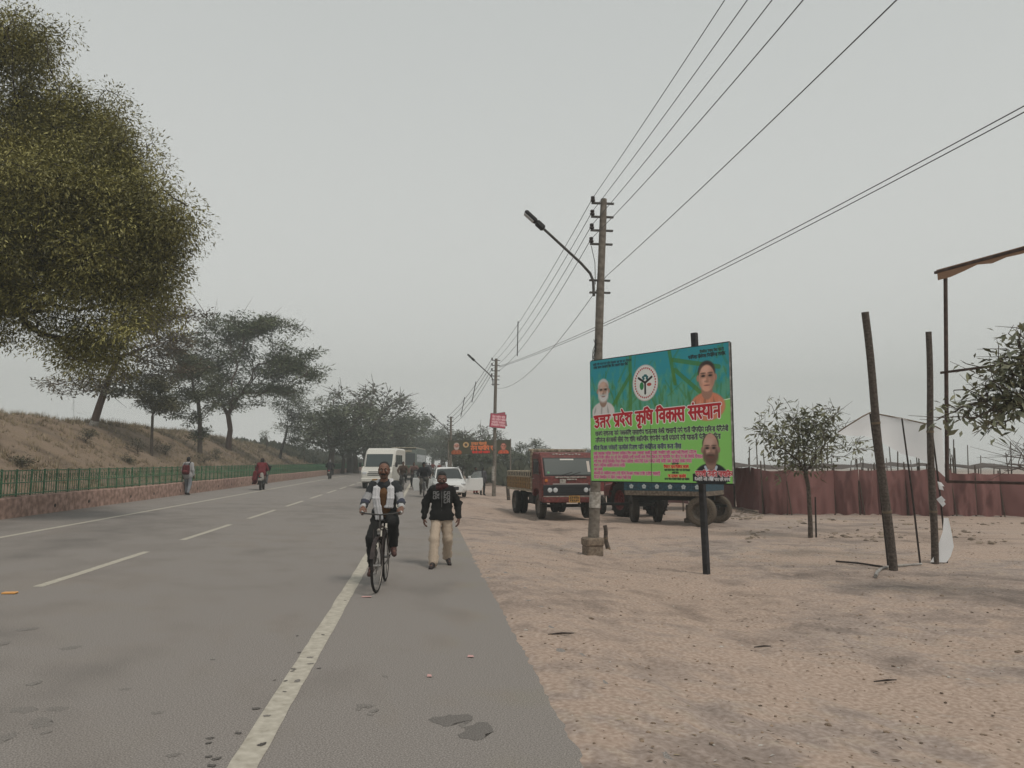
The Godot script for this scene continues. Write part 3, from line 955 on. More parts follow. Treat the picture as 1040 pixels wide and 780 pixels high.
# hull lofted through stations [z, half width, y bottom, y shoulder, y top, top half width]
func loft(b: MB, st: Array):
	var rings := []
	for s in st:
		var w: float = s[1]
		var tw: float = s[5]
		rings.append([Vector3(-w * 0.90, s[2], s[0]), Vector3(-w, s[2] + 0.12, s[0]), Vector3(-w, s[3], s[0]), Vector3(-w * 0.97, s[3] + (s[4] - s[3]) * 0.45, s[0]), Vector3(-tw, s[4] - 0.01, s[0]), Vector3(-tw * 0.6, s[4] + 0.015, s[0]),
			Vector3(tw * 0.6, s[4] + 0.015, s[0]), Vector3(tw, s[4] - 0.01, s[0]), Vector3(w * 0.97, s[3] + (s[4] - s[3]) * 0.45, s[0]), Vector3(w, s[3], s[0]), Vector3(w, s[2] + 0.12, s[0]), Vector3(w * 0.90, s[2], s[0])])
	for i in rings.size() - 1:
		var mid := Vector3(0, (st[i][2] + st[i][4]) * 0.5, (st[i][0] + st[i + 1][0]) * 0.5)
		for k in 12:
			var a: Vector3 = rings[i][k]; var c: Vector3 = rings[i][(k + 1) % 12]
			var d: Vector3 = rings[i + 1][(k + 1) % 12]; var e: Vector3 = rings[i + 1][k]
			var out := (a + c + d + e) * 0.25 - mid
			b.face([a, c, d], out); b.face([a, d, e], out)
	b.face(rings[0], Vector3(0, 0, st[0][0] - st[1][0]))
	b.face(rings[-1], Vector3(0, 0, st[-1][0] - st[-2][0]))

func car_door(o: Node3D, body: Material, s: float, hinge: Vector3, swing: float):
	var d := Node3D.new()
	d.name = "door"
	o.add_child(d, true)
	d.position = hinge
	d.rotation.y = -s * swing
	var b := MB.new()
	b.slab([Vector2(0, 0.0), Vector2(0, 0.62), Vector2(-1.05, 0.66), Vector2(-1.08, 0.30), Vector2(-0.98, 0.0)], 0.05, 0.02)
	part(b, "door_panel", body, d)
	var f := MB.new()
	for e in [[Vector3(0, 0.60, -0.05), Vector3(0, 1.02, -0.55)], [Vector3(0, 1.02, -0.55), Vector3(0, 1.06, -1.0)], [Vector3(0, 1.06, -1.0), Vector3(0, 0.64, -1.05)]]:
		f.bar(e[0], e[1], 0.05, 0.05, Vector3.RIGHT, 0.01)
	part(f, "window_frame", mat("black_trim", Color.WHITE), d)
	var g := MB.new()
	g.slab([Vector2(-0.10, 0.62), Vector2(-0.56, 1.0), Vector2(-0.98, 1.04), Vector2(-1.02, 0.65)], 0.008)
	var gm := mat("clear_pane", Color(0.4, 0.45, 0.45), 0.05)
	gm.transparency = BaseMaterial3D.TRANSPARENCY_ALPHA
	gm.albedo_color.a = 0.3
	part(g, "window_pane", gm, d)
	pieces(d, "mirror", body, [[Vector3(s * 0.14, 0.70, -0.16), Vector3(0.20, 0.13, 0.09), 0.03]])

func build_car(o: Node3D, open := true):
	var w := mat("car_white", Color(0.62, 0.63, 0.62), 0.3)
	var b := MB.new()
	loft(b, [[-1.95, 0.70, 0.42, 0.60, 0.88, 0.60], [-1.80, 0.82, 0.30, 0.62, 0.96, 0.72], [-0.9, 0.865, 0.20, 0.66, 0.97, 0.80], [0.55, 0.865, 0.20, 0.66, 0.96, 0.80], [1.0, 0.86, 0.20, 0.64, 0.92, 0.74], [1.55, 0.84, 0.22, 0.60, 0.84, 0.66], [1.85, 0.76, 0.24, 0.52, 0.70, 0.60], [1.97, 0.62, 0.28, 0.46, 0.60, 0.50]])
	part(b, "bodywork", w, o)
	var gh := MB.new()
	loft(gh, [[-1.82, 0.70, 0.86, 0.95, 0.98, 0.66], [-1.35, 0.74, 0.88, 1.10, 1.40, 0.56], [-0.9, 0.76, 0.88, 1.10, 1.46, 0.58], [0.0, 0.76, 0.88, 1.10, 1.47, 0.58], [0.22, 0.75, 0.88, 1.08, 1.42, 0.57], [1.02, 0.70, 0.84, 0.90, 0.93, 0.66]])
	part(gh, "glasshouse", glass_mat(), o)
	var rf := MB.new()
	loft(rf, [[-1.45, 0.56, 1.36, 1.38, 1.42, 0.50], [-0.9, 0.60, 1.42, 1.45, 1.49, 0.54], [0.0, 0.60, 1.42, 1.46, 1.50, 0.54], [0.25, 0.58, 1.38, 1.40, 1.43, 0.52]])
	for s in [-1.0, 1.0]:
		rf.tube([Vector3(s * 0.57, 1.43, 0.2), Vector3(s * 0.64, 1.20, 0.60), Vector3(s * 0.70, 0.93, 1.03)], [0.035], 6)
		rf.tube([Vector3(s * 0.55, 1.42, -1.3), Vector3(s * 0.68, 0.98, -1.75)], [0.06], 6)
		rf.tube([Vector3(s * 0.60, 1.44, -0.5), Vector3(s * 0.765, 0.96, -0.5)], [0.035], 6)
	part(rf, "roof_and_pillars", w, o)
	pieces(o, "lower_grille", mat("grille_black", Color.WHITE), [[Vector3(0, 0.46, 1.935), Vector3(0.86, 0.17, 0.12), 0.03], [Vector3(0, 0.60, 1.945), Vector3(0.5, 0.03, 0.06), 0.01]])
	pieces(o, "number_plate", paint("panel_white", Color.WHITE), [[Vector3(0, 0.40, 2.0), Vector3(0.46, 0.10, 0.02), 0.004]])
	for s in [-1.0, 1.0]:
		pieces(o, "headlight", mat("lamp_glass", Color.WHITE), [[Vector3(s * 0.66, 0.67, 1.80), Vector3(0.26, 0.11, 0.22), 0.04]])
		pieces(o, "fog_lamp_recess", mat("grille_black", Color.WHITE), [[Vector3(s * 0.62, 0.40, 1.86), Vector3(0.16, 0.10, 0.14), 0.03]])
		wheel(o, Vector3(s * 0.76, 0.30, 1.22), 0.30, 0.19, Color(0.3, 0.3, 0.3), 0.1)
		wheel(o, Vector3(s * 0.76, 0.30, -1.25), 0.30, 0.19, Color(0.3, 0.3, 0.3), 0.1)
		car_door(o, w, s, Vector3(s * 0.85, 0.30, 0.92), 1.13 if open else 0.0)

func build_van(o: Node3D, wh: Material, glass: Material, L := 5.4):
	var b := MB.new()
	var z0 := -L + 2.6
	b.slab([Vector2(2.55, 0.42), Vector2(2.62, 0.60), Vector2(2.60, 0.95), Vector2(2.44, 1.16), Vector2(1.92, 1.32), Vector2(1.40, 2.20), Vector2(1.15, 2.44), Vector2(0.7, 2.56), Vector2(z0, 2.56), Vector2(z0 - 0.06, 2.48), Vector2(z0 - 0.06, 0.45)], 0.96, 0.10)
	var bd := part(b, "bodywork", wh, o)
	var t0 := Vector3(0, 1.37, 1.90)
	var t1 := Vector3(0, 2.17, 1.425)
	var up := (t1 - t0).normalized()
	var bs := Basis(Vector3.RIGHT, up, Vector3.RIGHT.cross(up))
	var g := MB.new()
	g.box((t0 + t1) * 0.5 + bs.z * 0.004, Vector3(1.66, t0.distance_to(t1), 0.03), bs, 0.012)
	part(g, "windscreen", glass, bd)
	pieces(bd, "grille", mat("grille_black", Color.WHITE), [[Vector3(0, 0.86, 2.605), Vector3(1.1, 0.05, 0.05), 0.01], [Vector3(0, 0.96, 2.585), Vector3(1.1, 0.05, 0.06), 0.01], [Vector3(0, 1.06, 2.525), Vector3(1.0, 0.04, 0.08), 0.01], [Vector3(0, 0.52, 2.60), Vector3(1.5, 0.08, 0.05), 0.01]])
	pieces(o, "bumper", wh, [[Vector3(0, 0.56, 2.60), Vector3(1.9, 0.24, 0.16), 0.05]])
	pieces(o, "number_plate", paint("plate_yellow", Color.WHITE), [[Vector3(0, 0.58, 2.69), Vector3(0.46, 0.1, 0.02), 0.004]])
	for s in [-1.0, 1.0]:
		pieces(bd, "headlight", mat("lamp_glass", Color.WHITE), [[Vector3(s * 0.74, 0.96, 2.55), Vector3(0.30, 0.20, 0.12), 0.04]])
		for k in int((L - 2.0) / 0.9):
			pieces(bd, "side_window", glass, [[Vector3(s * 0.965, 1.82, 0.75 - k * 0.86), Vector3(0.03, 0.62, 0.72), 0.01]])
		pieces(bd, "mirror", mat("black_trim", Color.WHITE), [[Vector3(s * 1.14, 1.50, 1.95), Vector3(0.16, 0.30, 0.08), 0.03], [Vector3(s * 1.02, 1.45, 1.90), Vector3(0.2, 0.03, 0.03), 0.005]])
		wheel(o, Vector3(s * 0.84, 0.36, 1.85), 0.36, 0.22, Color(0.25, 0.25, 0.25), 0.15)
		wheel(o, Vector3(s * 0.84, 0.36, z0 + 1.0), 0.36, 0.22, Color(0.25, 0.25, 0.25), 0.15)
	var under := MB.new()
	under.box(Vector3(0, 0.5, (2.2 + z0) * 0.5), Vector3(1.5, 0.3, 2.0 - z0))
	part(under, "underbody", paint("chassis_dark", Color.WHITE), o)

func build_bus(o: Node3D, lower: Material, upper: Material, L := 9.5):
	var b := MB.new()
	var z0 := 1.4 - L
	b.slab([Vector2(1.35, 0.45), Vector2(1.40, 0.7), Vector2(1.38, 1.35), Vector2(z0, 1.35), Vector2(z0, 0.45)], 1.22, 0.05)
	part(b, "lower_body", lower, o)
	var u := MB.new()
	u.slab([Vector2(1.375, 1.352), Vector2(1.15, 2.80), Vector2(0.9, 3.0), Vector2(z0 + 0.1, 3.0), Vector2(z0, 2.9), Vector2(z0, 1.352)], 1.20, 0.06)
	var ub := part(u, "upper_body", upper, o)
	var t0 := Vector3(0, 1.42, 1.375); var t1 := Vector3(0, 2.5, 1.21)
	var up := (t1 - t0).normalized()
	var bs := Basis(Vector3.RIGHT, up, Vector3.RIGHT.cross(up))
	for s in [-1.0, 1.0]:
		var g := MB.new()
		g.box((t0 + t1) * 0.5 + Vector3(s * 0.55, 0, 0) + bs.z * 0.002, Vector3(1.04, t0.distance_to(t1), 0.03), bs, 0.012)
		part(g, "windscreen", glass_mat(), ub)
		for k in 8: pieces(ub, "side_window", glass_mat(), [[Vector3(s * 1.205, 2.05, 0.6 - k * 1.05), Vector3(0.03, 0.75, 0.85), 0.01]])
		lamp_disc(o, "headlight", mat("lamp_glass", Color.WHITE), Vector3(s * 0.85, 0.85, 1.40), 0.11)
		wheel(o, Vector3(s * 1.06, 0.48, 0.1), 0.48, 0.26, Color(0.2, 0.2, 0.2), 0.15)
		wheel(o, Vector3(s * 1.06, 0.48, z0 + 2.4), 0.48, 0.26, Color(0.2, 0.2, 0.2), 0.15)
	pieces(ub, "destination_board", paint("board_cream", Color(0.6, 0.55, 0.4)), [[Vector3(0, 2.72, 1.20), Vector3(1.5, 0.22, 0.1), 0.02]])
	pieces(o, "bumper", paint("chassis_dark", Color.WHITE), [[Vector3(0, 0.52, 1.46), Vector3(2.4, 0.22, 0.14), 0.03]])
	pieces(ub, "roof_rack", paint("board_cream", Color.WHITE), [[Vector3(0, 3.06, -2.0), Vector3(1.8, 0.06, 4.0), 0.02]])

func tyre_ring(o: Node3D, called: String, at: Vector3, r: float, tr: float, m: Material, c: Color, steer := 0.0, segs := 32):
	var t := MB.new()
	t.col = c
	var pts := []
	for k in segs + 1:
		var a := TAU * k / segs
		pts.append(at + Basis(Vector3.UP, steer) * Vector3(0, sin(a) * r, cos(a) * r))
	t.tube(pts, [tr], 8, false)
	part(t, called, m, o)

# heading +Z; front wheel contact at z = 1.05
func build_bicycle(o: Node3D, frame_c := Color(0.035, 0.018, 0.016), steer := 0.0, near := false):
	var fm := paint("bike_paint_%d" % int(frame_c.r * 1000.0), frame_c, 0.4)
	var steel := mat("steel", Color.WHITE)
	var rub := mat("rubber", Color.WHITE)
	var R := 0.335
	for e in [[1.05, steer], [0.0, 0.0]]:
		var wn := Node3D.new()
		wn.name = "wheel"
		o.add_child(wn, true)
		var c := Vector3(0, 0.352, e[0])
		tyre_ring(wn, "tyre", c, R, 0.0175, rub, Color(0.02, 0.019, 0.018), e[1])
		tyre_ring(wn, "rim", c, R - 0.022, 0.009, steel, Color(0.9, 0.85, 0.8), e[1])
		var sp := MB.new()
		for k in (36 if near else 14):
			var a := TAU * k / (36.0 if near else 14.0)
			var s := 0.03 if k % 2 == 0 else -0.03
			var b := Basis(Vector3.UP, e[1])
			sp.tube([c + b * Vector3(s, 0.02 * sin(a + 1.2), 0.02 * cos(a + 1.2)), c + b * Vector3(0, sin(a) * (R - 0.02), cos(a) * (R - 0.02))], [0.0012 if near else 0.002], 3, false)
		sp.tube([c + Vector3(-0.05, 0, 0), c + Vector3(0.05, 0, 0)], [0.02], 8)
		part(sp, "spokes_and_hub", steel, wn)
		var mg := MB.new()
		var pts := []
		for k in 13:
			var a := lerpf(0.15, 2.6, k / 12.0) if e[0] < 0.5 else lerpf(0.35, 2.75, k / 12.0)
			if e[0] < 0.5: a = PI - a + 0.3
			pts.append(c + Basis(Vector3.UP, e[1]) * Vector3(0, sin(a) * 0.378, cos(a) * 0.378))
		for k in 12: mg.bar(pts[k], pts[k + 1], 0.052, 0.004, (pts[k] - c).normalized().cross(Vector3.RIGHT).cross(Vector3.RIGHT))
		part(mg, "mudguard", fm, o)
	var f := MB.new()
	var bb := Vector3(0, 0.30, 0.45); var st := Vector3(0, 0.80, 0.27); var hd := Vector3(0, 0.86, 0.83); var hl := Vector3(0, 0.68, 0.87)
	for e in [[bb, st], [st, hd], [bb, hl], [hd, hl]]: f.tube([e[0], e[1]], [0.016], 8)
	for s in [-1.0, 1.0]:
		var ax := Vector3(s * 0.06, 0.352, 0)
		f.tube([ax, bb + Vector3(s * 0.03, 0, 0)], [0.009], 6); f.tube([ax, st + Vector3(s * 0.02, -0.03, 0)], [0.009], 6)
		f.tube([hl + Vector3(s * 0.045, 0.0, 0.02), Vector3(s * 0.05, 0.352, 1.05)], [0.011, 0.009], 6)
		f.tube([hl + Vector3(s * 0.07, 0.14, 0.05), Vector3(s * 0.06, 0.352, 1.06)], [0.006], 5)
	f.box(hl + Vector3(0, 0.03, 0.02), Vector3(0.12, 0.03, 0.04), Basis(), 0.008)
	part(f, "frame", fm, o)
	var h := MB.new()
	h.tube([hd, hd + Vector3(0, 0.15, -0.02)], [0.014], 8)
	var b := Basis(Vector3.UP, steer)
	var hc := hd + Vector3(0, 0.15, -0.02)
	h.tube([hc + b * Vector3(-0.27, 0.03, -0.17), hc + b * Vector3(-0.27, 0.035, -0.04), hc + b * Vector3(-0.20, 0.02, 0.04), hc, hc + b * Vector3(0.20, 0.02, 0.04), hc + b * Vector3(0.27, 0.035, -0.04), hc + b * Vector3(0.27, 0.03, -0.17)], [0.0115], 8)
	for s in [-1.0, 1.0]: h.tube([hc + b * Vector3(s * 0.25, 0.0, 0.03), hc + b * Vector3(s * 0.25, 0.0, -0.08)], [0.006], 5)
	part(h, "handlebar", mat("dull_steel", Color(0.05, 0.047, 0.045), 0.5, 0.4), o)
	for s in [-1.0, 1.0]:
		var gr := MB.new()
		gr.tube([hc + b * Vector3(s * 0.27, 0.03, -0.18), hc + b * Vector3(s * 0.27, 0.034, -0.06)], [0.018], 8)
		part(gr, "grip", rub, o).set_meta("label", "black rubber handlebar grip")
	var sd := MB.new()
	sd.ball(Vector3(0, 0.90, 0.18), Vector3(0.10, 0.035, 0.11), 8, 12); sd.ball(Vector3(0, 0.90, 0.32), Vector3(0.035, 0.028, 0.12), 8, 10)
	sd.tube([Vector3(0, 0.80, 0.27), Vector3(0, 0.89, 0.22)], [0.013], 6)
	part(sd, "saddle", mat("black_trim", Color.WHITE), o)
	var pd := MB.new()
	pd.lathe([Vector2(0.001, -0.004), Vector2(0.09, -0.004), Vector2(0.09, 0.004), Vector2(0.001, 0.004)], 20, Transform3D(Basis(Vector3(0, -1, 0), Vector3(1, 0, 0), Vector3(0, 0, 1)), bb + Vector3(-0.06, 0, 0)))
	for s in [-1.0, 1.0]:
		var a := 2.0 if s < 0.0 else 2.0 + PI
		var e := bb + Vector3(s * 0.09, -sin(a) * 0.165, cos(a) * 0.165)
		pd.bar(bb + Vector3(s * 0.08, 0, 0), e, 0.02, 0.014)
		pd.box(e + Vector3(s * 0.06, 0, 0), Vector3(0.095, 0.025, 0.085), Basis(), 0.006)
	part(pd, "crank_and_pedals", steel, o)
	var rk := MB.new()
	for s in [-1.0, 0.0, 1.0]: rk.tube([Vector3(s * 0.06, 0.76, 0.18), Vector3(s * 0.06, 0.74, -0.28)], [0.006], 5)
	for z in [0.1, -0.1, -0.28]: rk.tube([Vector3(-0.07, 0.745, z), Vector3(0.07, 0.745, z)], [0.006], 5)
	for s in [-1.0, 1.0]: rk.tube([Vector3(s * 0.065, 0.745, -0.1), Vector3(s * 0.06, 0.36, 0)], [0.006], 5)
	part(rk, "carrier", fm, o)
	if near:
		var lampm := MB.new()
		lampm.ball(hl + Vector3(0.0, 0.13, 0.07), Vector3(0.025, 0.025, 0.02), 6, 10)
		part(lampm, "reflector", paint("panel_white", Color.WHITE), o)
	# basket-free steel head badge tag
	var tg := MB.new()
	tg.box(hl + Vector3(0, 0.1, 0.03), Vector3(0.045, 0.06, 0.012), Basis(), 0.004)
	part(tg, "head_badge", steel, o)

func build_motorbike(o: Node3D, tank: Color):
	var tm := paint("moto_%d" % int(tank.r * 1000.0 + tank.b * 10.0), tank, 0.35)
	var dark := paint("chassis_dark", Color.WHITE)
	for z in [0.64, -0.62]: wheel(o, Vector3(0, 0.30, z), 0.30, 0.10, Color(0.2, 0.2, 0.2), 0.1)
	var f := MB.new()
	for s in [-1.0, 1.0]:
		f.tube([Vector3(s * 0.08, 0.30, 0.64), Vector3(s * 0.08, 0.95, 0.38)], [0.022], 6)
		f.tube([Vector3(s * 0.10, 0.30, -0.62), Vector3(s * 0.12, 0.70, -0.45)], [0.025], 6)
		f.tube([Vector3(s * 0.12, 0.38, -0.1), Vector3(s * 0.14, 0.33, -0.85)], [0.035], 6)
	f.box(Vector3(0, 0.42, 0.05), Vector3(0.28, 0.32, 0.42), Basis(), 0.05)
	f.tube([Vector3(0, 0.9, 0.36), Vector3(0, 0.45, 0.25), Vector3(0, 0.4, -0.3), Vector3(0, 0.68, -0.7)], [0.03], 6)
	part(f, "engine_and_frame", dark, o)
	var t := MB.new()
	sdf(t, [[Vector3(0, 0.82, 0.28), Vector3(0, 0.78, 0.0), 0.13, 0.09, Color.WHITE]], 0.03, 0.02)
	part(t, "fuel_tank", tm, o)
	pieces(o, "seat", mat("black_trim", Color.WHITE), [[Vector3(0, 0.80, -0.32), Vector3(0.26, 0.10, 0.74), 0.04]])
	pieces(o, "tail_panel", tm, [[Vector3(0, 0.70, -0.62), Vector3(0.20, 0.14, 0.34), 0.04]])
	pieces(o, "tail_light", mat("tail_red", Color(0.4, 0.02, 0.02), 0.2), [[Vector3(0, 0.74, -0.81), Vector3(0.14, 0.08, 0.05), 0.015]])
	pieces(o, "rear_mudguard", dark, [[Vector3(0, 0.55, -0.90), Vector3(0.14, 0.30, 0.03), 0.01]])
	pieces(o, "number_plate", paint("panel_white", Color.WHITE), [[Vector3(0, 0.58, -0.925), Vector3(0.2, 0.12, 0.012), 0.003]])
	var h := MB.new()
	h.tube([Vector3(-0.36, 1.05, 0.22), Vector3(-0.15, 1.04, 0.36), Vector3(0.15, 1.04, 0.36), Vector3(0.36, 1.05, 0.22)], [0.014], 6)
	for s in [-1.0, 1.0]:
		h.tube([Vector3(s * 0.28, 1.05, 0.28), Vector3(s * 0.38, 1.22, 0.28)], [0.006], 5)
		h.ball(Vector3(s * 0.40, 1.25, 0.28), Vector3(0.06, 0.04, 0.015), 5, 8)
	part(h, "handlebar", mat("black_trim", Color.WHITE), o)
	lamp_disc(o, "headlight", mat("lamp_glass", Color.WHITE), Vector3(0, 0.93, 0.50), 0.09)
	pieces(o, "front_mudguard", tm, [[Vector3(0, 0.64, 0.62), Vector3(0.13, 0.03, 0.36), 0.01]])

# ---------------------------------------------------------------- printed pictures: strokes and ovals on an image
func dab(im: Image, a: Vector2, b: Vector2, r: float, c: Color):
	var w := im.get_width()
	var h := im.get_height()
	var ba := b - a
	var l2 := maxf(ba.length_squared(), 0.0001)
	for y in range(maxi(0, int(minf(a.y, b.y) - r - 1)), mini(h, int(maxf(a.y, b.y) + r + 2))):
		for x in range(maxi(0, int(minf(a.x, b.x) - r - 1)), mini(w, int(maxf(a.x, b.x) + r + 2))):
			var p := Vector2(x + 0.5, y + 0.5)
			var d := (p - a - ba * clampf((p - a).dot(ba) / l2, 0, 1)).length() - r
			if d < 0.5: im.set_pixel(x, y, im.get_pixel(x, y).lerp(c, clampf(0.5 - d, 0, 1) * c.a))

func oval(im: Image, c: Vector2, r: Vector2, col: Color, soft := 0.03, tilt := 0.0):
	for y in range(maxi(0, int(c.y - r.y * 1.3)), mini(im.get_height(), int(c.y + r.y * 1.3) + 1)):
		for x in range(maxi(0, int(c.x - r.x * 1.3)), mini(im.get_width(), int(c.x + r.x * 1.3) + 1)):
			var q := (Vector2(x, y) - c).rotated(tilt) / r
			var d := q.length()
			if d < 1.0 + soft: im.set_pixel(x, y, im.get_pixel(x, y).lerp(Color(col.r, col.g, col.b), clampf((1.0 + soft - d) / (2.0 * soft), 0, 1) * col.a))

# letters of the hoarding's script as strokes: [width, stroke, stroke ...], 0 = head line, 1 = foot
const GL := {
	"u": [0.68, [0.32, 0, 0.32, 0.1], [0.12, 0.2, 0.4, 0.12, 0.52, 0.28, 0.38, 0.44, 0.24, 0.45], [0.3, 0.45, 0.56, 0.55, 0.56, 0.8, 0.35, 0.97, 0.1, 0.85]],
	"tta": [0.78, [0.64, 0, 0.64, 1], [0.64, 0.24, 0.12, 0.24], [0.64, 0.5, 0.34, 0.5, 0.15, 0.64, 0.22, 0.92]],
	"ta": [0.74, [0.6, 0, 0.6, 1], [0.6, 0.42, 0.3, 0.42, 0.12, 0.58, 0.2, 0.9]],
	"ra": [0.56, [0.3, 0, 0.4, 0.2, 0.28, 0.42, 0.1, 0.46], [0.18, 0.46, 0.5, 1]],
	"pa": [0.72, [0.58, 0, 0.58, 1], [0.14, 0, 0.14, 0.45, 0.3, 0.6, 0.58, 0.55]],
	"pra": [0.72, [0.58, 0, 0.58, 1], [0.14, 0, 0.14, 0.45, 0.3, 0.6, 0.58, 0.55], [0.56, 0.68, 0.25, 0.98]],
	"da": [0.6, [0.3, 0, 0.3, 0.18, 0.12, 0.28, 0.12, 0.58, 0.34, 0.7, 0.5, 0.56, 0.4, 0.46], [0.36, 0.7, 0.54, 1]],
	"sha": [0.86, [0.72, 0, 0.72, 1], [0.1, 0.16, 0.3, 0.06, 0.44, 0.2, 0.32, 0.4, 0.14, 0.44], [0.2, 0.45, 0.5, 0.9], [0.42, 0.24, 0.72, 0.24]],
	"ka": [0.92, [0.46, 0, 0.46, 1], [0.46, 0.34, 0.2, 0.3, 0.1, 0.5, 0.22, 0.7, 0.46, 0.56], [0.46, 0.42, 0.7, 0.3, 0.86, 0.5, 0.76, 0.86]],
	"ssa": [0.72, [0.58, 0, 0.58, 1], [0.12, 0, 0.12, 0.5, 0.3, 0.65, 0.58, 0.56], [0.16, 0.16, 0.58, 0.5]],
	"va": [0.72, [0.58, 0, 0.58, 1], [0.58, 0.34, 0.28, 0.3, 0.12, 0.5, 0.22, 0.7, 0.44, 0.68, 0.58, 0.52]],
	"sa": [0.8, [0.66, 0, 0.66, 1], [0.16, 0, 0.28, 0.2, 0.16, 0.42, 0.04, 0.46], [0.08, 0.46, 0.66, 0.46], [0.1, 0.46, 0.42, 0.97]],
	"sha_half": [0.5, [0.16, 0, 0.28, 0.2, 0.16, 0.42, 0.04, 0.46], [0.08, 0.46, 0.5, 0.46], [0.1, 0.46, 0.4, 0.95]],
	"tha": [0.8, [0.66, 0, 0.66, 1], [0.14, 0.12, 0.3, 0.2, 0.14, 0.4, 0.2, 0.64, 0.44, 0.7, 0.66, 0.54]],
	"na": [0.72, [0.58, 0, 0.58, 1], [0.58, 0.5, 0.2, 0.5, 0.14, 0.6]],
	"ma": [0.76, [0.62, 0, 0.62, 1], [0.16, 0, 0.16, 0.8, 0.1, 0.86], [0.16, 0.6, 0.62, 0.6]],
	"aa": [0.26, [0.12, 0, 0.12, 1]],
	"i": [0.26, [0.12, 0, 0.12, 1], [0.12, 0, 0.14, -0.26, 0.42, -0.34, 0.72, -0.02]],
	"ii": [0.26, [0.12, 0, 0.12, 1], [0.12, 0, 0.08, -0.28, -0.26, -0.3, -0.36, 0]],
	"e": [0.0, [-0.34, -0.36, -0.1, -0.02]],
	"ri": [0.0, [-0.46, 1.02, -0.66, 1.14, -0.56, 1.32, -0.34, 1.28]],
	"dot": [0.0, [-0.36, -0.24, -0.34, -0.24]],
}

func word_width(g: Array, s: float) -> float:
	var w := 0.0
	for k in g: w += GL[k][0] * s
	return w

func write_word(im: Image, g: Array, x: float, y: float, s: float, r: float, c: Color, slope := 0.0, head := true) -> float:
	var x0 := x
	for k in g:
		for i in range(1, GL[k].size()):
			var st: Array = GL[k][i]
			for j in range(0, st.size() - 2, 2):
				dab(im, Vector2(x + st[j] * s, y + st[j + 1] * s + x * slope), Vector2(x + st[j + 2] * s, y + st[j + 3] * s + x * slope), r, c)
		x += GL[k][0] * s
	if head: dab(im, Vector2(x0, y + x0 * slope), Vector2(x, y + x * slope), r, c)
	return x

func write_line(im: Image, n: int, x: float, y: float, x1: float, s: float, r: float, c: Color, glow: Color = Color(0, 0, 0, 0)):
	var keys := ["ka", "ra", "sa", "na", "va", "ta", "pa", "ma", "da", "sha", "tha"]
	var marks := ["aa", "i", "ii", "e", "dot", "", ""]
	var lr := RandomNumberGenerator.new()
	lr.seed = n
	while x < x1 - s:
		var g := []
		for k in lr.randi_range(2, 4):
			var m: String = marks[lr.randi() % marks.size()]
			if m == "i": g.append(m)
			g.append(keys[lr.randi() % keys.size()])
			if m != "" and m != "i": g.append(m)
		if glow.a > 0.0: write_word(im, g, x, y, s, r + 2.2, glow)
		x = write_word(im, g, x, y, s, r, c) + s * 0.35

# a plain printed portrait
func portrait(im: Image, c: Vector2, s: float, skin: Color, hair: Color, beard: Color, coat: Color, bald: bool, full_beard: bool):
	oval(im, c + Vector2(0, 1.75) * s, Vector2(1.25, 0.85) * s, coat, 0.06)
	for k in 6: oval(im, c + Vector2(-0.9 + k * 0.36, 1.6 + 0.1 * sin(k * 2.0)) * s, Vector2(0.08, 0.5) * s, coat.darkened(0.2) if k % 2 == 0 else coat.lightened(0.12), 0.6, 0.2 * (k - 2.5))
	oval(im, c + Vector2(0, 0.85) * s, Vector2(0.40, 0.5) * s, skin.darkened(0.25), 0.1)
	for e in [-1.0, 1.0]: oval(im, c + Vector2(e * 0.63, 0.05) * s, Vector2(0.10, 0.2) * s, skin.darkened(0.2), 0.2)
	oval(im, c + Vector2(0, -0.36) * s, Vector2(0.61, 0.60) * s, hair, 0.10)
	oval(im, c + Vector2(0, 0.08 if not bald else -0.06) * s, Vector2(0.58, 0.80 if not bald else 0.96) * s, skin, 0.06)
	oval(im, c + Vector2(0.40, 0.15) * s, Vector2(0.22, 0.6) * s, Color(skin.darkened(0.35), 0.55), 0.7)
	oval(im, c + Vector2(-0.46, 0.2) * s, Vector2(0.14, 0.5) * s, Color(skin.darkened(0.3), 0.4), 0.7)
	oval(im, c + Vector2(-0.10, -0.45) * s, Vector2(0.34, 0.22) * s, Color(skin.lightened(0.3), 0.5), 0.8)
	oval(im, c + Vector2(-0.24, 0.2) * s, Vector2(0.16, 0.14) * s, Color(skin.lightened(0.25), 0.5), 0.8)
	if full_beard:
		oval(im, c + Vector2(0, 0.60) * s, Vector2(0.48, 0.36) * s, beard, 0.3)
		for e in [-1.0, 1.0]: oval(im, c + Vector2(e * 0.46, 0.32) * s, Vector2(0.12, 0.34) * s, Color(beard, 0.8), 0.4)
	for e in [-1.0, 1.0]:
		oval(im, c + Vector2(e * 0.25, -0.08) * s, Vector2(0.19, 0.12) * s, Color(skin.darkened(0.45), 0.7), 0.6)
		oval(im, c + Vector2(e * 0.25, -0.07) * s, Vector2(0.12, 0.05) * s, Color(0.10, 0.07, 0.06), 0.5)
		oval(im, c + Vector2(e * 0.26, -0.23) * s, Vector2(0.18, 0.045) * s, Color(hair.lerp(skin, 0.3), 0.9), 0.5)
	oval(im, c + Vector2(0.05, 0.12) * s, Vector2(0.09, 0.24) * s, Color(skin.darkened(0.3), 0.6), 0.6)
	oval(im, c + Vector2(-0.02, 0.27) * s, Vector2(0.15, 0.06) * s, Color(skin.darkened(0.3), 0.7), 0.5)
	if full_beard: oval(im, c + Vector2(0, 0.40) * s, Vector2(0.30, 0.07) * s, beard.darkened(0.15), 0.4)
	oval(im, c + Vector2(0, 0.50) * s, Vector2(0.20, 0.04) * s, Color(0.5, 0.28, 0.25, 0.8), 0.5)

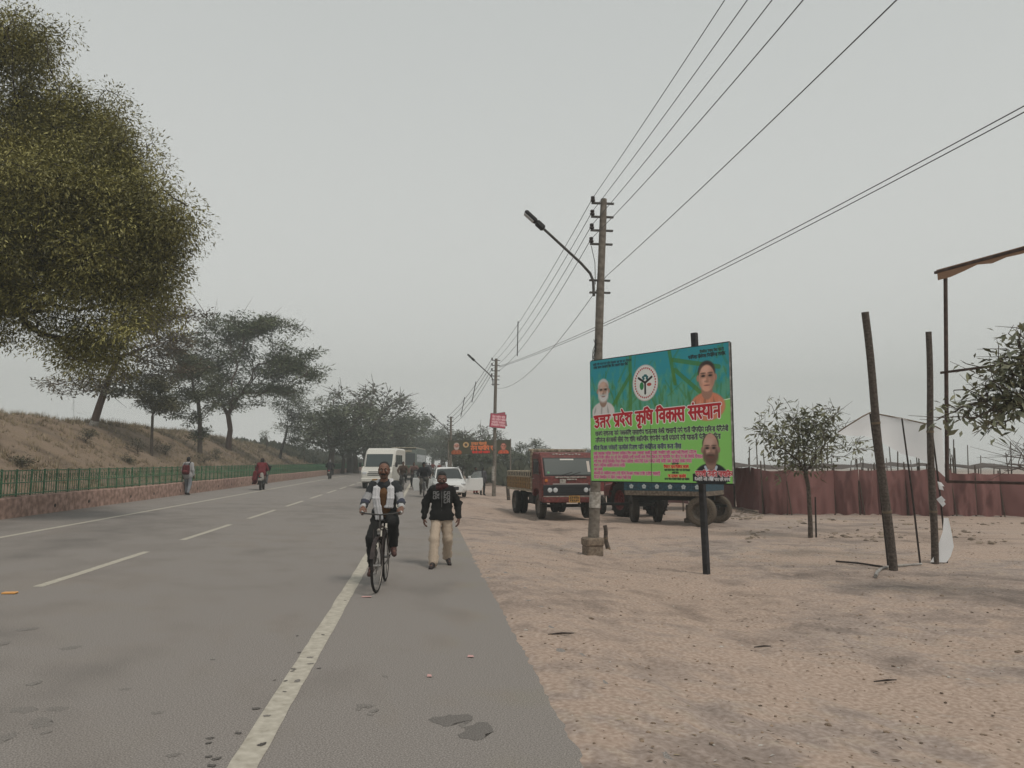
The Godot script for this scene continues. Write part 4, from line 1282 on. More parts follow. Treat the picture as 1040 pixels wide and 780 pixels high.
func billboard_picture() -> ImageTexture:
	var W := 1080
	var H := 780
	var im := Image.create(W, H, false, Image.FORMAT_RGB8)
	var teal := Color(0.14, 0.60, 0.66)
	var field := Color(0.36, 0.66, 0.55)
	var lime := Color(0.56, 0.83, 0.42)
	im.fill(lime)
	var n := FastNoiseLite.new()
	n.frequency = 0.012
	n.fractal_octaves = 4
	for y in 400:
		for x in W:
			var edge := 372.0 - 62.0 * pow(x / float(W), 2.2)
			if y > edge: continue
			var v := clampf((y - 90.0) / 190.0 + n.get_noise_2d(x * 1.6, y * 0.8) * 1.2, 0, 1)
			var c := teal.lerp(field, v).lerp(Color(0.25, 0.52, 0.3), clampf(n.get_noise_2d(x * 2.0 + 900, y * 0.5) * 1.4, 0, 1) * v)
			im.set_pixel(x, y, c)
	# blurred ears of wheat behind the portraits
	var lr := RandomNumberGenerator.new()
	lr.seed = 5
	for k in 46:
		var a := Vector2(lr.randf() * W, lr.randf_range(60, 340))
		var d := Vector2.from_angle(lr.randf_range(-2.4, -0.6)) * lr.randf_range(40, 150)
		dab(im, a, a + d, lr.randf_range(3, 9), Color(0.28, 0.5, 0.2, 0.30))
	for st in [[350, 0, 350, 330], [660, 0, 700, 200], [700, 120, 960, 330], [350, 120, 180, 330], [690, 60, 1010, 130]]:
		dab(im, Vector2(st[0], st[1]), Vector2(st[2], st[3]), 13, Color(0.30, 0.50, 0.14, 0.6))
	# white line along the field edge
	for x in range(640, W, 4):
		dab(im, Vector2(x, 376.0 - 62.0 * pow(x / float(W), 2.2)), Vector2(x + 4, 376.0 - 62.0 * pow((x + 4) / float(W), 2.2)), 3, Color(0.85, 0.95, 0.85))
	portrait(im, Vector2(115, 200), 80, Color(0.84, 0.68, 0.60), Color(0.82, 0.82, 0.82), Color(0.88, 0.87, 0.86), Color(0.88, 0.86, 0.85), false, true)
	portrait(im, Vector2(925, 180), 96, Color(0.90, 0.67, 0.57), Color(0.22, 0.16, 0.14), Color(0.5, 0.3, 0.3), Color(0.88, 0.55, 0.42), false, false)
	# round emblem
	var ec := Vector2(470, 178)
	oval(im, ec, Vector2(102, 112), Color(0.88, 0.80, 0.80))
	oval(im, ec, Vector2(96, 106), Color(0.92, 0.92, 0.90))
	for k in 34:
		var a := TAU * k / 34.0
		oval(im, ec + Vector2(cos(a) * 82, sin(a) * 91), Vector2(5, 6), Color(0.72, 0.2, 0.22))
	oval(im, ec, Vector2(68, 76), Color(0.93, 0.94, 0.92))
	for t in [[0, 0, 0, 66], [0, 0, -52, -32], [0, 0, 52, -32]]:
		dab(im, ec + Vector2(t[0], t[1]), ec + Vector2(t[2], t[3]), 7, Color(0.06, 0.06, 0.06))
	for k in 7: oval(im, ec + Vector2(sin(k * 1.1) * 17, -44 + (k % 3) * 9), Vector2(9, 8), Color(0.1, 0.4, 0.42))
	oval(im, ec + Vector2(-28, 18), Vector2(16, 24), Color(0.15, 0.52, 0.28))
	oval(im, ec + Vector2(32, 12), Vector2(18, 10), Color(0.75, 0.3, 0.28))
	# head line, red with a white outline
	var words := [["u", "tta", "ra"], ["pra", "da", "e", "sha"], ["ka", "ri", "i", "ssa"], ["i", "va", "ka", "aa", "sa"], ["sa", "dot", "sha_half", "tha", "aa", "na"]]
	var tot := 0.0
	for w in words: tot += word_width(w, 1.0) + 0.42
	var size := 1010.0 / tot
	for pas in 2:
		var x := 32.0
		for w in words:
			x = write_word(im, w, x, 368, size * 1.0, 12.5 if pas == 0 else 7.5, Color(0.95, 0.93, 0.92) if pas == 0 else Color(0.74, 0.08, 0.15), -0.028) + size * 0.42
	# text lines
	var ink := Color(0.10, 0.12, 0.13)
	var halo := Color(0.80, 0.88, 0.76, 0.75)
	write_line(im, 11, 40, 466, 1050, 25, 2.4, ink, halo)
	write_line(im, 12, 40, 508, 1030, 25, 2.4, ink, halo)
	write_line(im, 13, 24, 558, 730, 24, 2.4, Color(0.10, 0.14, 0.28), halo)
	var pink := Color(0.74, 0.28, 0.46)
	var pg := Color(0.97, 0.78, 0.86, 0.9)
	var ends := [830, 850, 810, 300, 110, 560, 350]
	for k in 7: write_line(im, 20 + k, 24, 598 + k * 25.0, ends[k], 17, 1.6, pink, pg)
	for k in 2:
		write_line(im, 40 + k, 660, 668 + k * 52, 720, 9, 1.0, ink)
		write_line(im, 42 + k, 600 + k * 30, 682 + k * 54, 800 - k * 20, 15, 1.8, Color(0.78, 0.12, 0.12), Color(0.95, 0.8, 0.6, 0.8))
		write_line(im, 44 + k, 605, 704 + k * 52, 800, 10, 1.2, ink)
	portrait(im, Vector2(938, 590), 88, Color(0.80, 0.63, 0.56), Color(0.22, 0.17, 0.15), Color(0.42, 0.31, 0.27), Color(0.05, 0.055, 0.10), true, true)
	im.fill_rect(Rect2i(812, 728, 250, 44), Color(0.03, 0.035, 0.07))
	dab(im, Vector2(900, 690), Vector2(940, 760), 8, Color(0.75, 0.8, 0.85)); dab(im, Vector2(975, 690), Vector2(940, 760), 8, Color(0.75, 0.8, 0.85))
	write_line(im, 60, 832, 716, 1050, 26, 2.6, Color(0.75, 0.10, 0.16), Color(0.96, 0.93, 0.93))
	write_line(im, 61, 826, 752, 1050, 15, 1.6, Color(0.92, 0.92, 0.92))
	write_line(im, 62, 26, 20, 340, 13, 1.3, Color(0.02, 0.16, 0.22))
	write_line(im, 63, 30, 40, 330, 14, 1.5, Color(0.02, 0.12, 0.16))
	write_line(im, 64, 880, 26, 1050, 14, 1.5, Color(0.10, 0.18, 0.10))
	write_line(im, 65, 800, 50, 1050, 17, 1.9, Color(0.05, 0.10, 0.08))
	return ImageTexture.create_from_image(im)

func banner_picture() -> ImageTexture:
	var im := Image.create(512, 128, false, Image.FORMAT_RGB8)
	im.fill(Color(0.26, 0.28, 0.22))
	for k in 40: oval(im, Vector2(k * 37 % 512, (k * 53) % 128), Vector2(30, 18), Color(0.24, 0.22, 0.14, 0.4), 0.5)
	portrait(im, Vector2(64, 52), 34, Color(0.75, 0.5, 0.42), Color(0.75, 0.7, 0.68), Color(0.75, 0.7, 0.68), Color(0.6, 0.3, 0.15), false, true)
	portrait(im, Vector2(452, 56), 36, Color(0.78, 0.48, 0.4), Color(0.3, 0.2, 0.18), Color(0.3, 0.2, 0.2), Color(0.75, 0.3, 0.15), false, false)
	oval(im, Vector2(140, 40), Vector2(24, 26), Color(0.75, 0.62, 0.45))
	oval(im, Vector2(140, 40), Vector2(12, 14), Color(0.3, 0.25, 0.2))
	write_line(im, 90, 185, 20, 300, 22, 3.0, Color(0.80, 0.48, 0.28))
	write_line(im, 91, 180, 56, 380, 34, 4.6, Color(0.82, 0.44, 0.26))
	write_line(im, 92, 190, 104, 300, 16, 2.5, Color(0.8, 0.15, 0.1))
	return ImageTexture.create_from_image(im)

func notice_picture(sd: int) -> ImageTexture:
	var im := Image.create(192, 192, false, Image.FORMAT_RGB8)
	im.fill(Color(0.62, 0.16, 0.26))
	im.fill_rect(Rect2i(10, 10, 172, 172), Color(0.70, 0.30, 0.38))
	for k in 4: write_line(im, sd + k, 22, 30 + k * 38, 172, 24, 3.0, Color(0.88, 0.72, 0.74))
	return ImageTexture.create_from_image(im)

func flat_print(t: Texture2D, key: String) -> StandardMaterial3D:
	var m := StandardMaterial3D.new()
	m.resource_name = key
	m.albedo_texture = t
	m.albedo_color = Color(1, 1, 1)
	m.roughness = 0.45
	m.cull_mode = BaseMaterial3D.CULL_DISABLED
	return m

# ---------------------------------------------------------------- ground sheets
func steps(list: Array) -> PackedFloat32Array:   # [[start, end, step], ...]
	var out := PackedFloat32Array()
	for s in list:
		var n := int(ceil(absf(s[1] - s[0]) / s[2]))
		for i in n: out.push_back(lerpf(s[0], s[1], float(i) / n))
	out.push_back(list[-1][1])
	return out

func sheet(xs: PackedFloat32Array, zs: PackedFloat32Array, kind: String) -> MB:
	var b := MB.new()
	var nx := xs.size()
	var nz := zs.size()
	for j in nz:
		for i in nx:
			var x := xs[i]
			var z := zs[j]
			if kind == "dirt" and x < 1.7: x += ragged(z) * (1.0 - sm(1.1, 1.7, x))
			b.v.push_back(Vector3(x, sheet_y(kind, x, z), z))
			b.c.push_back(sheet_c(kind, x, z))
			b.uv.push_back(Vector2(x, z))
	for j in nz:
		for i in nx:
			var dx := b.v[j * nx + mini(i + 1, nx - 1)] - b.v[j * nx + maxi(i - 1, 0)]
			var dz := b.v[mini(j + 1, nz - 1) * nx + i] - b.v[maxi(j - 1, 0) * nx + i]
			var nn := dx.cross(dz)
			if nn.y < 0.0: nn = -nn
			b.n.push_back(nn.normalized())
	for j in nz - 1:
		for i in nx - 1:
			var p := j * nx + i
			b.tri(p, p + 1, p + nx); b.tri(p + 1, p + nx + 1, p + nx)
	return b

func rn(x: float, z: float, s: float) -> float:
	return noise.get_noise_2d(x * s, z * s)

func ragged(z: float) -> float:
	return 0.06 * noise.get_noise_2d(z * 8.0, 3.0) + 0.03 * noise2.get_noise_2d(z * 40.0, 9.0)

# footprints, tyre ruts and lumps in the dirt
var dents := []

func make_dents():
	var r := RandomNumberGenerator.new()
	r.seed = 77
	var cells := {}
	# footprints along a few trodden lines and scattered ones
	for t in 26:
		var p := Vector2(r.randf_range(1.4, 10.0), r.randf_range(-24.0, -2.5))
		var a := r.randf_range(-0.6, 0.6) + (PI if t % 2 == 0 else 0.0)
		for k in 26:
			var side := 0.09 if k % 2 == 0 else -0.09
			var q := p + Vector2(cos(a), -sin(a)) * side
			_add_dent(cells, q, a + r.randfn() * 0.15, 0.15, 0.06, 0.020)
			p += Vector2(sin(a), -cos(a)) * r.randf_range(0.5, 0.7)
			a += r.randfn() * 0.10
	for k in 700:
		_add_dent(cells, Vector2(r.randf_range(1.3, 12.0), r.randf_range(-26.0, -2.0)), r.randf() * TAU, r.randf_range(0.10, 0.2), r.randf_range(0.05, 0.1), r.randf_range(0.008, 0.022))
	dents = [cells]

func _add_dent(cells: Dictionary, p: Vector2, a: float, l: float, w: float, d: float):
	for i in range(-1, 2):
		for j in range(-1, 2):
			var k := Vector2i(floori(p.x / 0.4) + i, floori(p.y / 0.4) + j)
			if not cells.has(k): cells[k] = []
			cells[k].append([p, cos(a), sin(a), l, w, d])

func dent_depth(x: float, z: float) -> float:
	var s := 0.0
	# wheel ruts running along the road side and one curving in from the billboard
	for c in [2.35 + 0.25 * sin(z * 0.22), 3.75 + 0.25 * sin(z * 0.22), 5.2 + 0.10 * (z + 12.0) + 0.012 * pow(z + 12.0, 2.0), 6.6 + 0.10 * (z + 12.0) + 0.012 * pow(z + 12.0, 2.0)]:
		var e: float = (x - c) / 0.14
		if absf(e) < 3.0: s += (-0.022 * exp(-e * e) + 0.010 * exp(-pow(absf(e) - 1.6, 2.0) * 3.0)) * clampf(0.7 + 1.5 * noise.get_noise_2d(c * 3.0, z * 3.0), 0.0, 1.0)
	for d in dents[0].get(Vector2i(floori(x / 0.4), floori(z / 0.4)), []):
		var v: Vector2 = Vector2(x, z) - d[0]
		var u: float = (v.x * d[2] - v.y * d[1]) / d[3]
		var w: float = (v.x * d[1] + v.y * d[2]) / d[4]
		var q: float = u * u + w * w
		if q < 4.0: s += d[5] * (-exp(-q * 1.3) + 0.5 * exp(-pow(sqrt(q) - 1.35, 2.0) * 8.0))
	return s

func dirt_y(x: float, z: float) -> float:
	var y := gy(maxf(x, 0.92), z) if x > 0.9 else -0.028 * x + 0.004 + 0.005 * clampf(-z - 12.0, 0.0, 140.0)
	if x < 2.2: y += (lerpf(-0.022, 0.012, sm(0.74, 1.14, x)) + 0.006 * noise2.get_noise_2d(x * 90.0, z * 90.0)) * (1.0 - sm(1.2, 2.2, x))
	if x < 14.0 and z > -34.0:
		y += noise2.get_noise_2d(x * 70.0, z * 70.0) * 0.010 * sm(1.0, 1.8, x)
		y += dent_depth(x, z)
		y += 0.012 * absf(noise.get_noise_2d(x * 45.0 + 50.0, z * 45.0)) * sm(1.0, 1.8, x)
	return y

func sheet_y(kind: String, x: float, z: float) -> float:
	if kind == "road": return gy(x, z) if x <= 0.9 else -0.028 * x + 0.005 * clampf(-z - 12.0, 0.0, 140.0)
	if kind == "dirt": return dirt_y(x, z)
	return gy(x - 0.02, z)

func sheet_c(kind: String, x: float, z: float) -> Color:
	match kind:
		"road":
			var v := 1.0 + 0.22 * rn(x, z * 0.3, 2.2) + 0.20 * rn(x + 40.0, z, 9.0) + 0.14 * noise2.get_noise_2d(x * 24.0, z * 16.0)
			v += 0.45 * exp(-pow((x + 0.66 + 0.03 * rn(3.0, z, 6.0)) / 0.07, 2.0)) * clampf(0.2 + 2.4 * rn(9.0, z, 7.0), 0.0, 1.0)
			v -= 0.10 * exp(-pow((x + 3.0) / 0.9, 2.0)) * (0.6 + 0.8 * rn(x, z * 0.2, 3.0)) + 0.08 * exp(-pow((x + 7.0) / 0.8, 2.0))
			var dust := clampf(rn(x, z * 0.6, 5.0) * 1.5 + (0.35 if x > -0.6 else -0.15), 0.0, 1.0) * 0.3
			var dusty := sm(0.2, 0.9, x + 0.5 * rn(x, z, 12.0)) * 0.35
			return Color(v, v * 0.995, v * 0.985).lerp(Color(1.45, 1.25, 1.05), dust * 0.45 + dusty)
		"dirt":
			var v := 1.0 + 0.34 * rn(x * 0.6, z, 3.0) + 0.32 * rn(x * 0.5 + 30.0, z * 1.3, 11.0) + 0.30 * noise2.get_noise_2d(x * 45.0, z * 45.0)
			v *= 1.0 - 0.30 * clampf(noise.get_noise_2d(x * 9.0 - 70.0, z * 9.0) * 3.0 - 0.6, 0.0, 1.0)
			for c in [2.35 + 0.25 * sin(z * 0.22), 3.75 + 0.25 * sin(z * 0.22), 5.2 + 0.10 * (z + 12.0) + 0.012 * pow(z + 12.0, 2.0), 6.6 + 0.10 * (z + 12.0) + 0.012 * pow(z + 12.0, 2.0)]:
				v *= 1.0 - 0.16 * exp(-pow((x - c) / 0.2, 2.0)) * clampf(0.5 + 2.0 * noise.get_noise_2d(x * 20.0, z * 12.0), 0.0, 1.0)
			var grey := clampf(0.4 + rn(x - 20.0, z, 2.0) * 1.4, 0.0, 1.0)
			return Color(v, v, v).lerp(Color(v * 0.9, v * 0.97, v * 1.06), grey * 0.8)
		"bank":
			var v := 1.0 + 0.45 * rn(x, z, 4.0) + 0.34 * rn((x + z * 0.6) * 1.6, (z - x * 0.3) * 0.5 + 40.0, 12.0) + 0.30 * noise2.get_noise_2d(x * 20.0, z * 20.0)
			var straw := clampf(0.35 + 1.3 * rn(x + 90.0, z, 3.0), 0.0, 1.0)
			var green := clampf(noise2.get_noise_2d(x * 3.0, z * 3.0 + 30.0) * 2.0 - 0.2, 0.0, 1.0) * sm(-15.5, -13.0, x)
			return Color(v * 0.85, v * 0.85, v * 0.84).lerp(Color(v * 1.18, v * 1.18, v * 1.1), straw).lerp(Color(v * 0.62, v * 0.78, v * 0.6), green * 0.5)
	return Color.WHITE

func paint_line(ro: Node3D, pm: Material, called: String, xc: float, w: float, z0: float, z1: float, st: float, lab: String):
	var b := MB.new()
	var n := int(absf(z1 - z0) / st) + 1
	for i in n:
		var za := lerpf(z0, z1, float(i) / n)
		var zb := lerpf(z0, z1, float(i + 1) / n)
		var p := []
		for q in [[-1.0, za], [1.0, za], [1.0, zb], [-1.0, zb]]:
			var e: float = xc + q[0] * w * 0.5 + 0.012 * noise2.get_noise_2d(q[1] * 90.0, q[0] * 30.0) + 0.006 * noise.get_noise_2d(q[1] * 8.0, q[0] * 9.0 + xc)
			p.append(Vector3(e, gy(e, q[1]) + 0.003, q[1]))
		b.face(p, Vector3.UP)
	var o := part(b, called, pm, ro)
	o.set_meta("label", lab)

func build_ground():
	make_dents()
	var wear := noise_tex("asphalt", 0.12, Color(0.55, 0.54, 0.53), Color(1, 1, 1), 4, 1024)
	var wear_n := noise_tex("asphalt_n", 0.16, Color.BLACK, Color.WHITE, 4, 1024, 3.0)
	var am := mat("asphalt", Color(0.398, 0.366, 0.342), 0.88, 0.0, wear, 0.55, wear_n, 0.6, true)
	var road := sheet(steps([[-10.72, -2.0, 0.16], [-2.0, 1.5, 0.07]]), steps([[9.0, -30.0, 0.2], [-30.0, -80.0, 0.8], [-80.0, -450.0, 8.0]]), "road")
	var ro := structure(road, "road", am)
	# painted lines, a few millimetres proud, with worn edges
	var pm := mat("road_paint", Color(0.51, 0.475, 0.405), 0.8, 0.0, noise_tex("paint_wear", 0.02, Color(0.76, 0.75, 0.73), Color(1, 1, 1), 6, 512, 0.0, FastNoiseLite.TYPE_SIMPLEX_SMOOTH, 0.35), 0.9, null, 1.0, true)
	paint_line(ro, pm, "edge_line", -0.98, 0.17, 4.0, -60.0, 0.25, "solid off-white edge line beside the paved shoulder")
	paint_line(ro, pm, "far_edge_line", -8.45, 0.13, -4.0, -60.0, 0.4, "thin white edge line beside the pink wall")
	paint_line(ro, pm, "edge_line", -0.98, 0.17, -60.0, -300.0, 3.0, "solid off-white edge line running into the haze")
	paint_line(ro, pm, "far_edge_line", -8.45, 0.13, -60.0, -300.0, 3.0, "thin white edge line running into the haze")
	var a := ground_px(38, 596)
	var b2 := ground_px(155, 560.5)
	var cyc := a.distance_to(ground_px(189, 548.5))
	for k in 24:
		var z := a.z - k * cyc
		paint_line(ro, pm, "lane_dash", a.x, 0.13, z, z - a.distance_to(b2), 0.4, "white dash of the broken lane line")
	# stains on the asphalt
	var sm_ := mat("oil_stain", Color(0.19, 0.176, 0.163), 0.85, 0.0, wear, 0.55, wear_n, 0.6, true)
	var sm2 := mat("faint_stain", Color(0.325, 0.302, 0.28), 0.88, 0.0, wear, 0.55, wear_n, 0.6, true)
	var sm3 := mat("damp_stain", Color(0.255, 0.236, 0.22), 0.85, 0.0, wear, 0.55, wear_n, 0.6, true)
	var stains := [[460, 731, 0.17, 0], [484, 743, 0.17, 0], [470, 737, 0.06, 1], [371, 717, 0.07, 1], [380, 722, 0.06, 1], [364, 720, 0.05, 1], [376, 726, 0.04, 1], [42, 734, 0.11, 1], [24, 721, 0.10, 1], [57, 720, 0.08, 1], [3, 750, 0.10, 1], [28, 639, 0.11, 1], [2, 654, 0.09, 1], [72, 658, 0.10, 1], [35, 694, 0.07, 1], [47, 744, 0.05, 1],
		[260, 720, 0.045, 0], [213, 750, 0.04, 0], [212, 755, 0.03, 0], [220, 771, 0.04, 0], [212, 769, 0.03, 0], [242, 745, 0.035, 0], [216, 670, 0.035, 0], [266, 757, 0.04, 0], [215, 778, 0.04, 0], [127, 700, 0.06, 1], [176, 767, 0.06, 1], [160, 724, 0.06, 1], [391, 687, 0.05, 1], [315, 668, 0.05, 1], [298, 680, 0.04, 0], [290, 692, 0.03, 0], [304, 663, 0.03, 0], [315.6, 674.4, 0.045, 1], [302, 692, 0.055, 1], [266, 756.5, 0.045, 0], [271, 727.5, 0.04, 1], [328, 645, 0.035, 0], [350.6, 610, 0.035, 0], [289, 703, 0.025, 0], [297, 682, 0.03, 0], [279, 691, 0.02, 0], [324, 679, 0.03, 0], [302, 646, 0.03, 0]]
	for s in stains:
		var p := ground_px(s[0], s[1])
		if p.x > 0.85: p.x = 0.7
		var b := MB.new()
		var pts := []
		var ph := rng.randf() * 10.0
		for k in 18:
			var t := TAU * k / 18.0
			var r: float = s[2] * (0.66 if s[2] > 0.06 else 0.5) * (1.0 + 0.30 * sin(t * 2.0 + ph) + 0.16 * sin(t * 5.0 + ph * 2.0) + rng.randfn() * 0.05)
			var q := p + Vector3(cos(t) * r, 0, sin(t) * r * 1.25)
			q.y = gy(q.x, q.z) + (0.0042 if absf(q.x + 0.98) < 0.3 else 0.0010) + 0.0005 * (int(s[0]) % 3)
			pts.append(q)
		b.face(pts, Vector3.UP)
		part(b, "stain", (sm3 if s[2] > 0.15 else sm_) if s[3] == 0 else sm2, ro)
	# cat's eye stud and scraps
	var cp := ground_px(10, 603)
	var st := MB.new()
	st.box(cp + Vector3(0, 0.012, 0), Vector3(0.16, 0.02, 0.10), Basis(), 0.008)
	part(st, "lane_stud", mat("stud_orange", Color(0.62, 0.30, 0.08), 0.4), ro)
	for q in [[372, 607, 0.07], [478, 668, 0.03], [436, 688, 0.02]]:
		var pp := ground_px(q[0], q[1])
		var sc := MB.new()
		sc.face([pp + Vector3(-q[2], 0.007, 0), pp + Vector3(q[2], 0.012, 0.02), pp + Vector3(q[2] * 0.8, 0.008, -0.06), pp + Vector3(-q[2] * 0.7, 0.014, -0.05)], Vector3.UP)
		part(sc, "litter_scrap", mat("pink_paper", Color(0.55, 0.32, 0.30), 0.9), ro)
	# dirt on the right, out to the horizon
	var dt := noise_tex("dirt", 0.03, Color(0.74, 0.71, 0.68), Color(1, 1, 1), 6, 1024)
	var dn := noise_tex("dirt_n", 0.035, Color.BLACK, Color.WHITE, 6, 1024, 7.0)
	var dm := mat("dirt", Color(0.505, 0.398, 0.332), 0.97, 0.0, dt, 0.5, dn, 0.18, true)
	var dirt := sheet(steps([[0.55, 1.40, 0.04], [1.40, 9.0, 0.085], [9.0, 14.0, 0.14], [14.0, 40.0, 0.8], [40.0, 200.0, 10.0], [200.0, 440.0, 60.0]]), steps([[5.0, 0.0, 0.5], [0.0, -20.0, 0.09], [-20.0, -34.0, 0.14], [-34.0, -80.0, 0.8], [-80.0, -450.0, 10.0]]), "dirt")
	structure(dirt, "dirt_ground", dm)
	# left: verge and embankment
	var em := mat("embankment_soil", Color(0.285, 0.216, 0.158), 0.97, 0.0, dt, 0.35, dn, 1.0, true)
	var left := sheet(steps([[-10.74, -30.0, 0.35], [-30.0, -80.0, 5.0], [-80.0, -440.0, 60.0]]), steps([[0.0, -14.0, 1.0], [-14.0, -80.0, 0.35], [-80.0, -200.0, 3.0], [-200.0, -450.0, 25.0]]), "bank")
	structure(left, "embankment", em)

# loose matter
func scatter(called: String, label: String, category: String, mesh: Mesh, m: Material, list: Array):
	var mm := MultiMesh.new()
	mm.transform_format = MultiMesh.TRANSFORM_3D
	mm.use_colors = true
	mm.mesh = mesh
	mm.instance_count = list.size()
	for i in list.size():
		mm.set_instance_transform(i, list[i][0])
		mm.set_instance_color(i, list[i][1])
	var o := MultiMeshInstance3D.new()
	o.multimesh = mm
	o.material_override = m
	o.name = called
	add_child(o)
	tag(o, label, category)
	o.set_meta("kind", "stuff")

func spin(s: Vector3) -> Basis:
	return Basis(Vector3.UP, rng.randf() * TAU).scaled_local(s)

func build_loose():
	# clods and pebbles on the dirt
	var b := MB.new()
	var pn := [Vector3(1, 0, 0), Vector3(0.3, 0.5, 0.85), Vector3(-0.8, 0.2, 0.6), Vector3(-0.9, 0.35, -0.5), Vector3(0.25, 0.25, -1), Vector3(0, 0.85, 0)]
	for k in 5:
		var p: Vector3 = pn[k]; var q: Vector3 = pn[(k + 1) % 5]
		b.face([p, q, pn[5]], p + q + Vector3(0, 1, 0))
		b.face([p, q, Vector3(q.x, -0.5, q.z), Vector3(p.x, -0.5, p.z)], p + q)
	var clod := b.mesh()
	var list := []
	for k in 12000:
		var d := 3.0 + 30.0 * pow(rng.randf(), 1.3)
		var x := 1.0 + (d * 0.78 + 2.0) * rng.randf()
		if noise.get_noise_2d(x * 7.0, d * 7.0) < rng.randf_range(-0.5, 0.35): continue
		var s := 0.003 + 0.013 * pow(rng.randf(), 3.0)
		if rng.randf() < 0.012: s *= 2.2
		var t := rng.randf()
		var c := Color(0.30, 0.22, 0.155).lerp(Color(0.10, 0.075, 0.055), t) if rng.randf() < 0.93 else Color(0.45, 0.42, 0.38)
		list.append([Transform3D(spin(Vector3(s * rng.randf_range(0.8, 1.8), s * 0.7, s)), Vector3(x, dirt_y(x, -d) + s * 0.15, -d)), c])
	scatter("clods", "small brown clods and pebbles scattered over the dirt", "clods", clod, mat("clod", Color.WHITE, 0.97), list)
	# dry leaves, straw and bits of litter lying flat
	var lf := MB.new()
	lf.face([Vector3(-1, 0.06, 0), Vector3(-0.2, 0.12, 0.35), Vector3(1, 0.02, 0.05), Vector3(0.1, 0.16, -0.35)], Vector3.UP)
	var l2 := []
	for k in 2600:
		var d := 3.0 + 30.0 * pow(rng.randf(), 1.1)
		var x := 1.2 + (d * 0.78 + 2.0) * rng.randf()
		if noise2.get_noise_2d(x * 2.4, d * 2.4) < rng.randf_range(-0.3, 0.4): continue
		var s := rng.randf_range(0.012, 0.04)
		var c: Color = [Color(0.11, 0.075, 0.05), Color(0.08, 0.06, 0.045), Color(0.22, 0.16, 0.10), Color(0.30, 0.24, 0.15), Color(0.5, 0.48, 0.45)][mini(4, int(rng.randf() * 4.15))]
		l2.append([Transform3D(spin(Vector3(s, s, s * rng.randf_range(0.3, 1.0))), Vector3(x, dirt_y(x, -d) + 0.006, -d)), c])
	scatter("leaf_litter", "dry leaves and straw bits lying on the dirt", "litter", lf.mesh(), mat("litter", Color.WHITE, 0.95), l2)
	# dry grass on the embankment
	var g := MB.new()
	for k in 7:
		var a := TAU * k / 7.0 + k
		var d := Vector3(cos(a), 0, sin(a))
		var s := d.cross(Vector3.UP) * 0.035
		var h := 0.6 + 0.4 * fmod(k * 0.37, 1.0)
		g.face([d * 0.1 - s, d * 0.1 + s, d * (0.35 + 0.1 * (k % 3)) + Vector3(0, h, 0)], Vector3(0, 0.4, 0) + d)
	var tuft := g.mesh()
	var l3 := []
	for k in 60000:
		var d := 13.0 + 110.0 * pow(rng.randf(), 1.7)
		var x := -11.1 - 15.0 * rng.randf()
		var w := noise.get_noise_2d(x * 5.0, d * 5.0) + 0.5 * noise2.get_noise_2d(x * 3.0, d * 1.5)
		if w < rng.randf_range(-0.45, 0.5): continue
		var s := (0.08 + 0.30 * pow(rng.randf(), 2.0)) * (1.0 + 0.5 * sm(40.0, 100.0, d))
		if x < -22.0: s *= 1.3
		var c := Color(0.36, 0.29, 0.18).lerp(Color(0.10, 0.075, 0.048), rng.randf())
		if x > -14.5 and rng.randf() < 0.22: c = Color(0.10, 0.12, 0.05)
		l3.append([Transform3D(spin(Vector3(s * 1.2, s * rng.randf_range(0.7, 1.3), s * 1.2)), Vector3(x, gy(x, -d) - 0.01, -d)), c])
	scatter("dry_grass", "dry straw coloured grass and weeds covering the embankment", "grass", tuft, leaf_mat(), l3)
	# low weeds at the kerb side of the dirt, rubble by the brown cloth
	var l4 := []
	for k in 900:
		var p := ground_px(rng.randf_range(735, 775), rng.randf_range(505, 528)) if k < 420 else ground_px(rng.randf_range(760, 1060), rng.randf_range(527, 552))
		var s := 0.02 + 0.07 * pow(rng.randf(), 2.5)
		if k >= 420 and noise.get_noise_2d(p.x * 6.0, p.z * 6.0) < 0.05: continue
		var c := Color(0.30, 0.24, 0.18).lerp(Color(0.12, 0.095, 0.075), rng.randf())
		l4.append([Transform3D(spin(Vector3(s * 1.5, s * 0.7, s)), p + Vector3(0, s * 0.1, 0)), c])
	scatter("rubble", "broken clods and brick bits lying before the brown cloth wall", "rubble", clod, mat("clod", Color.WHITE), l4)

func xzy(x: float, z: float, y: float) -> Vector3:
	return Vector3(x, y, z)

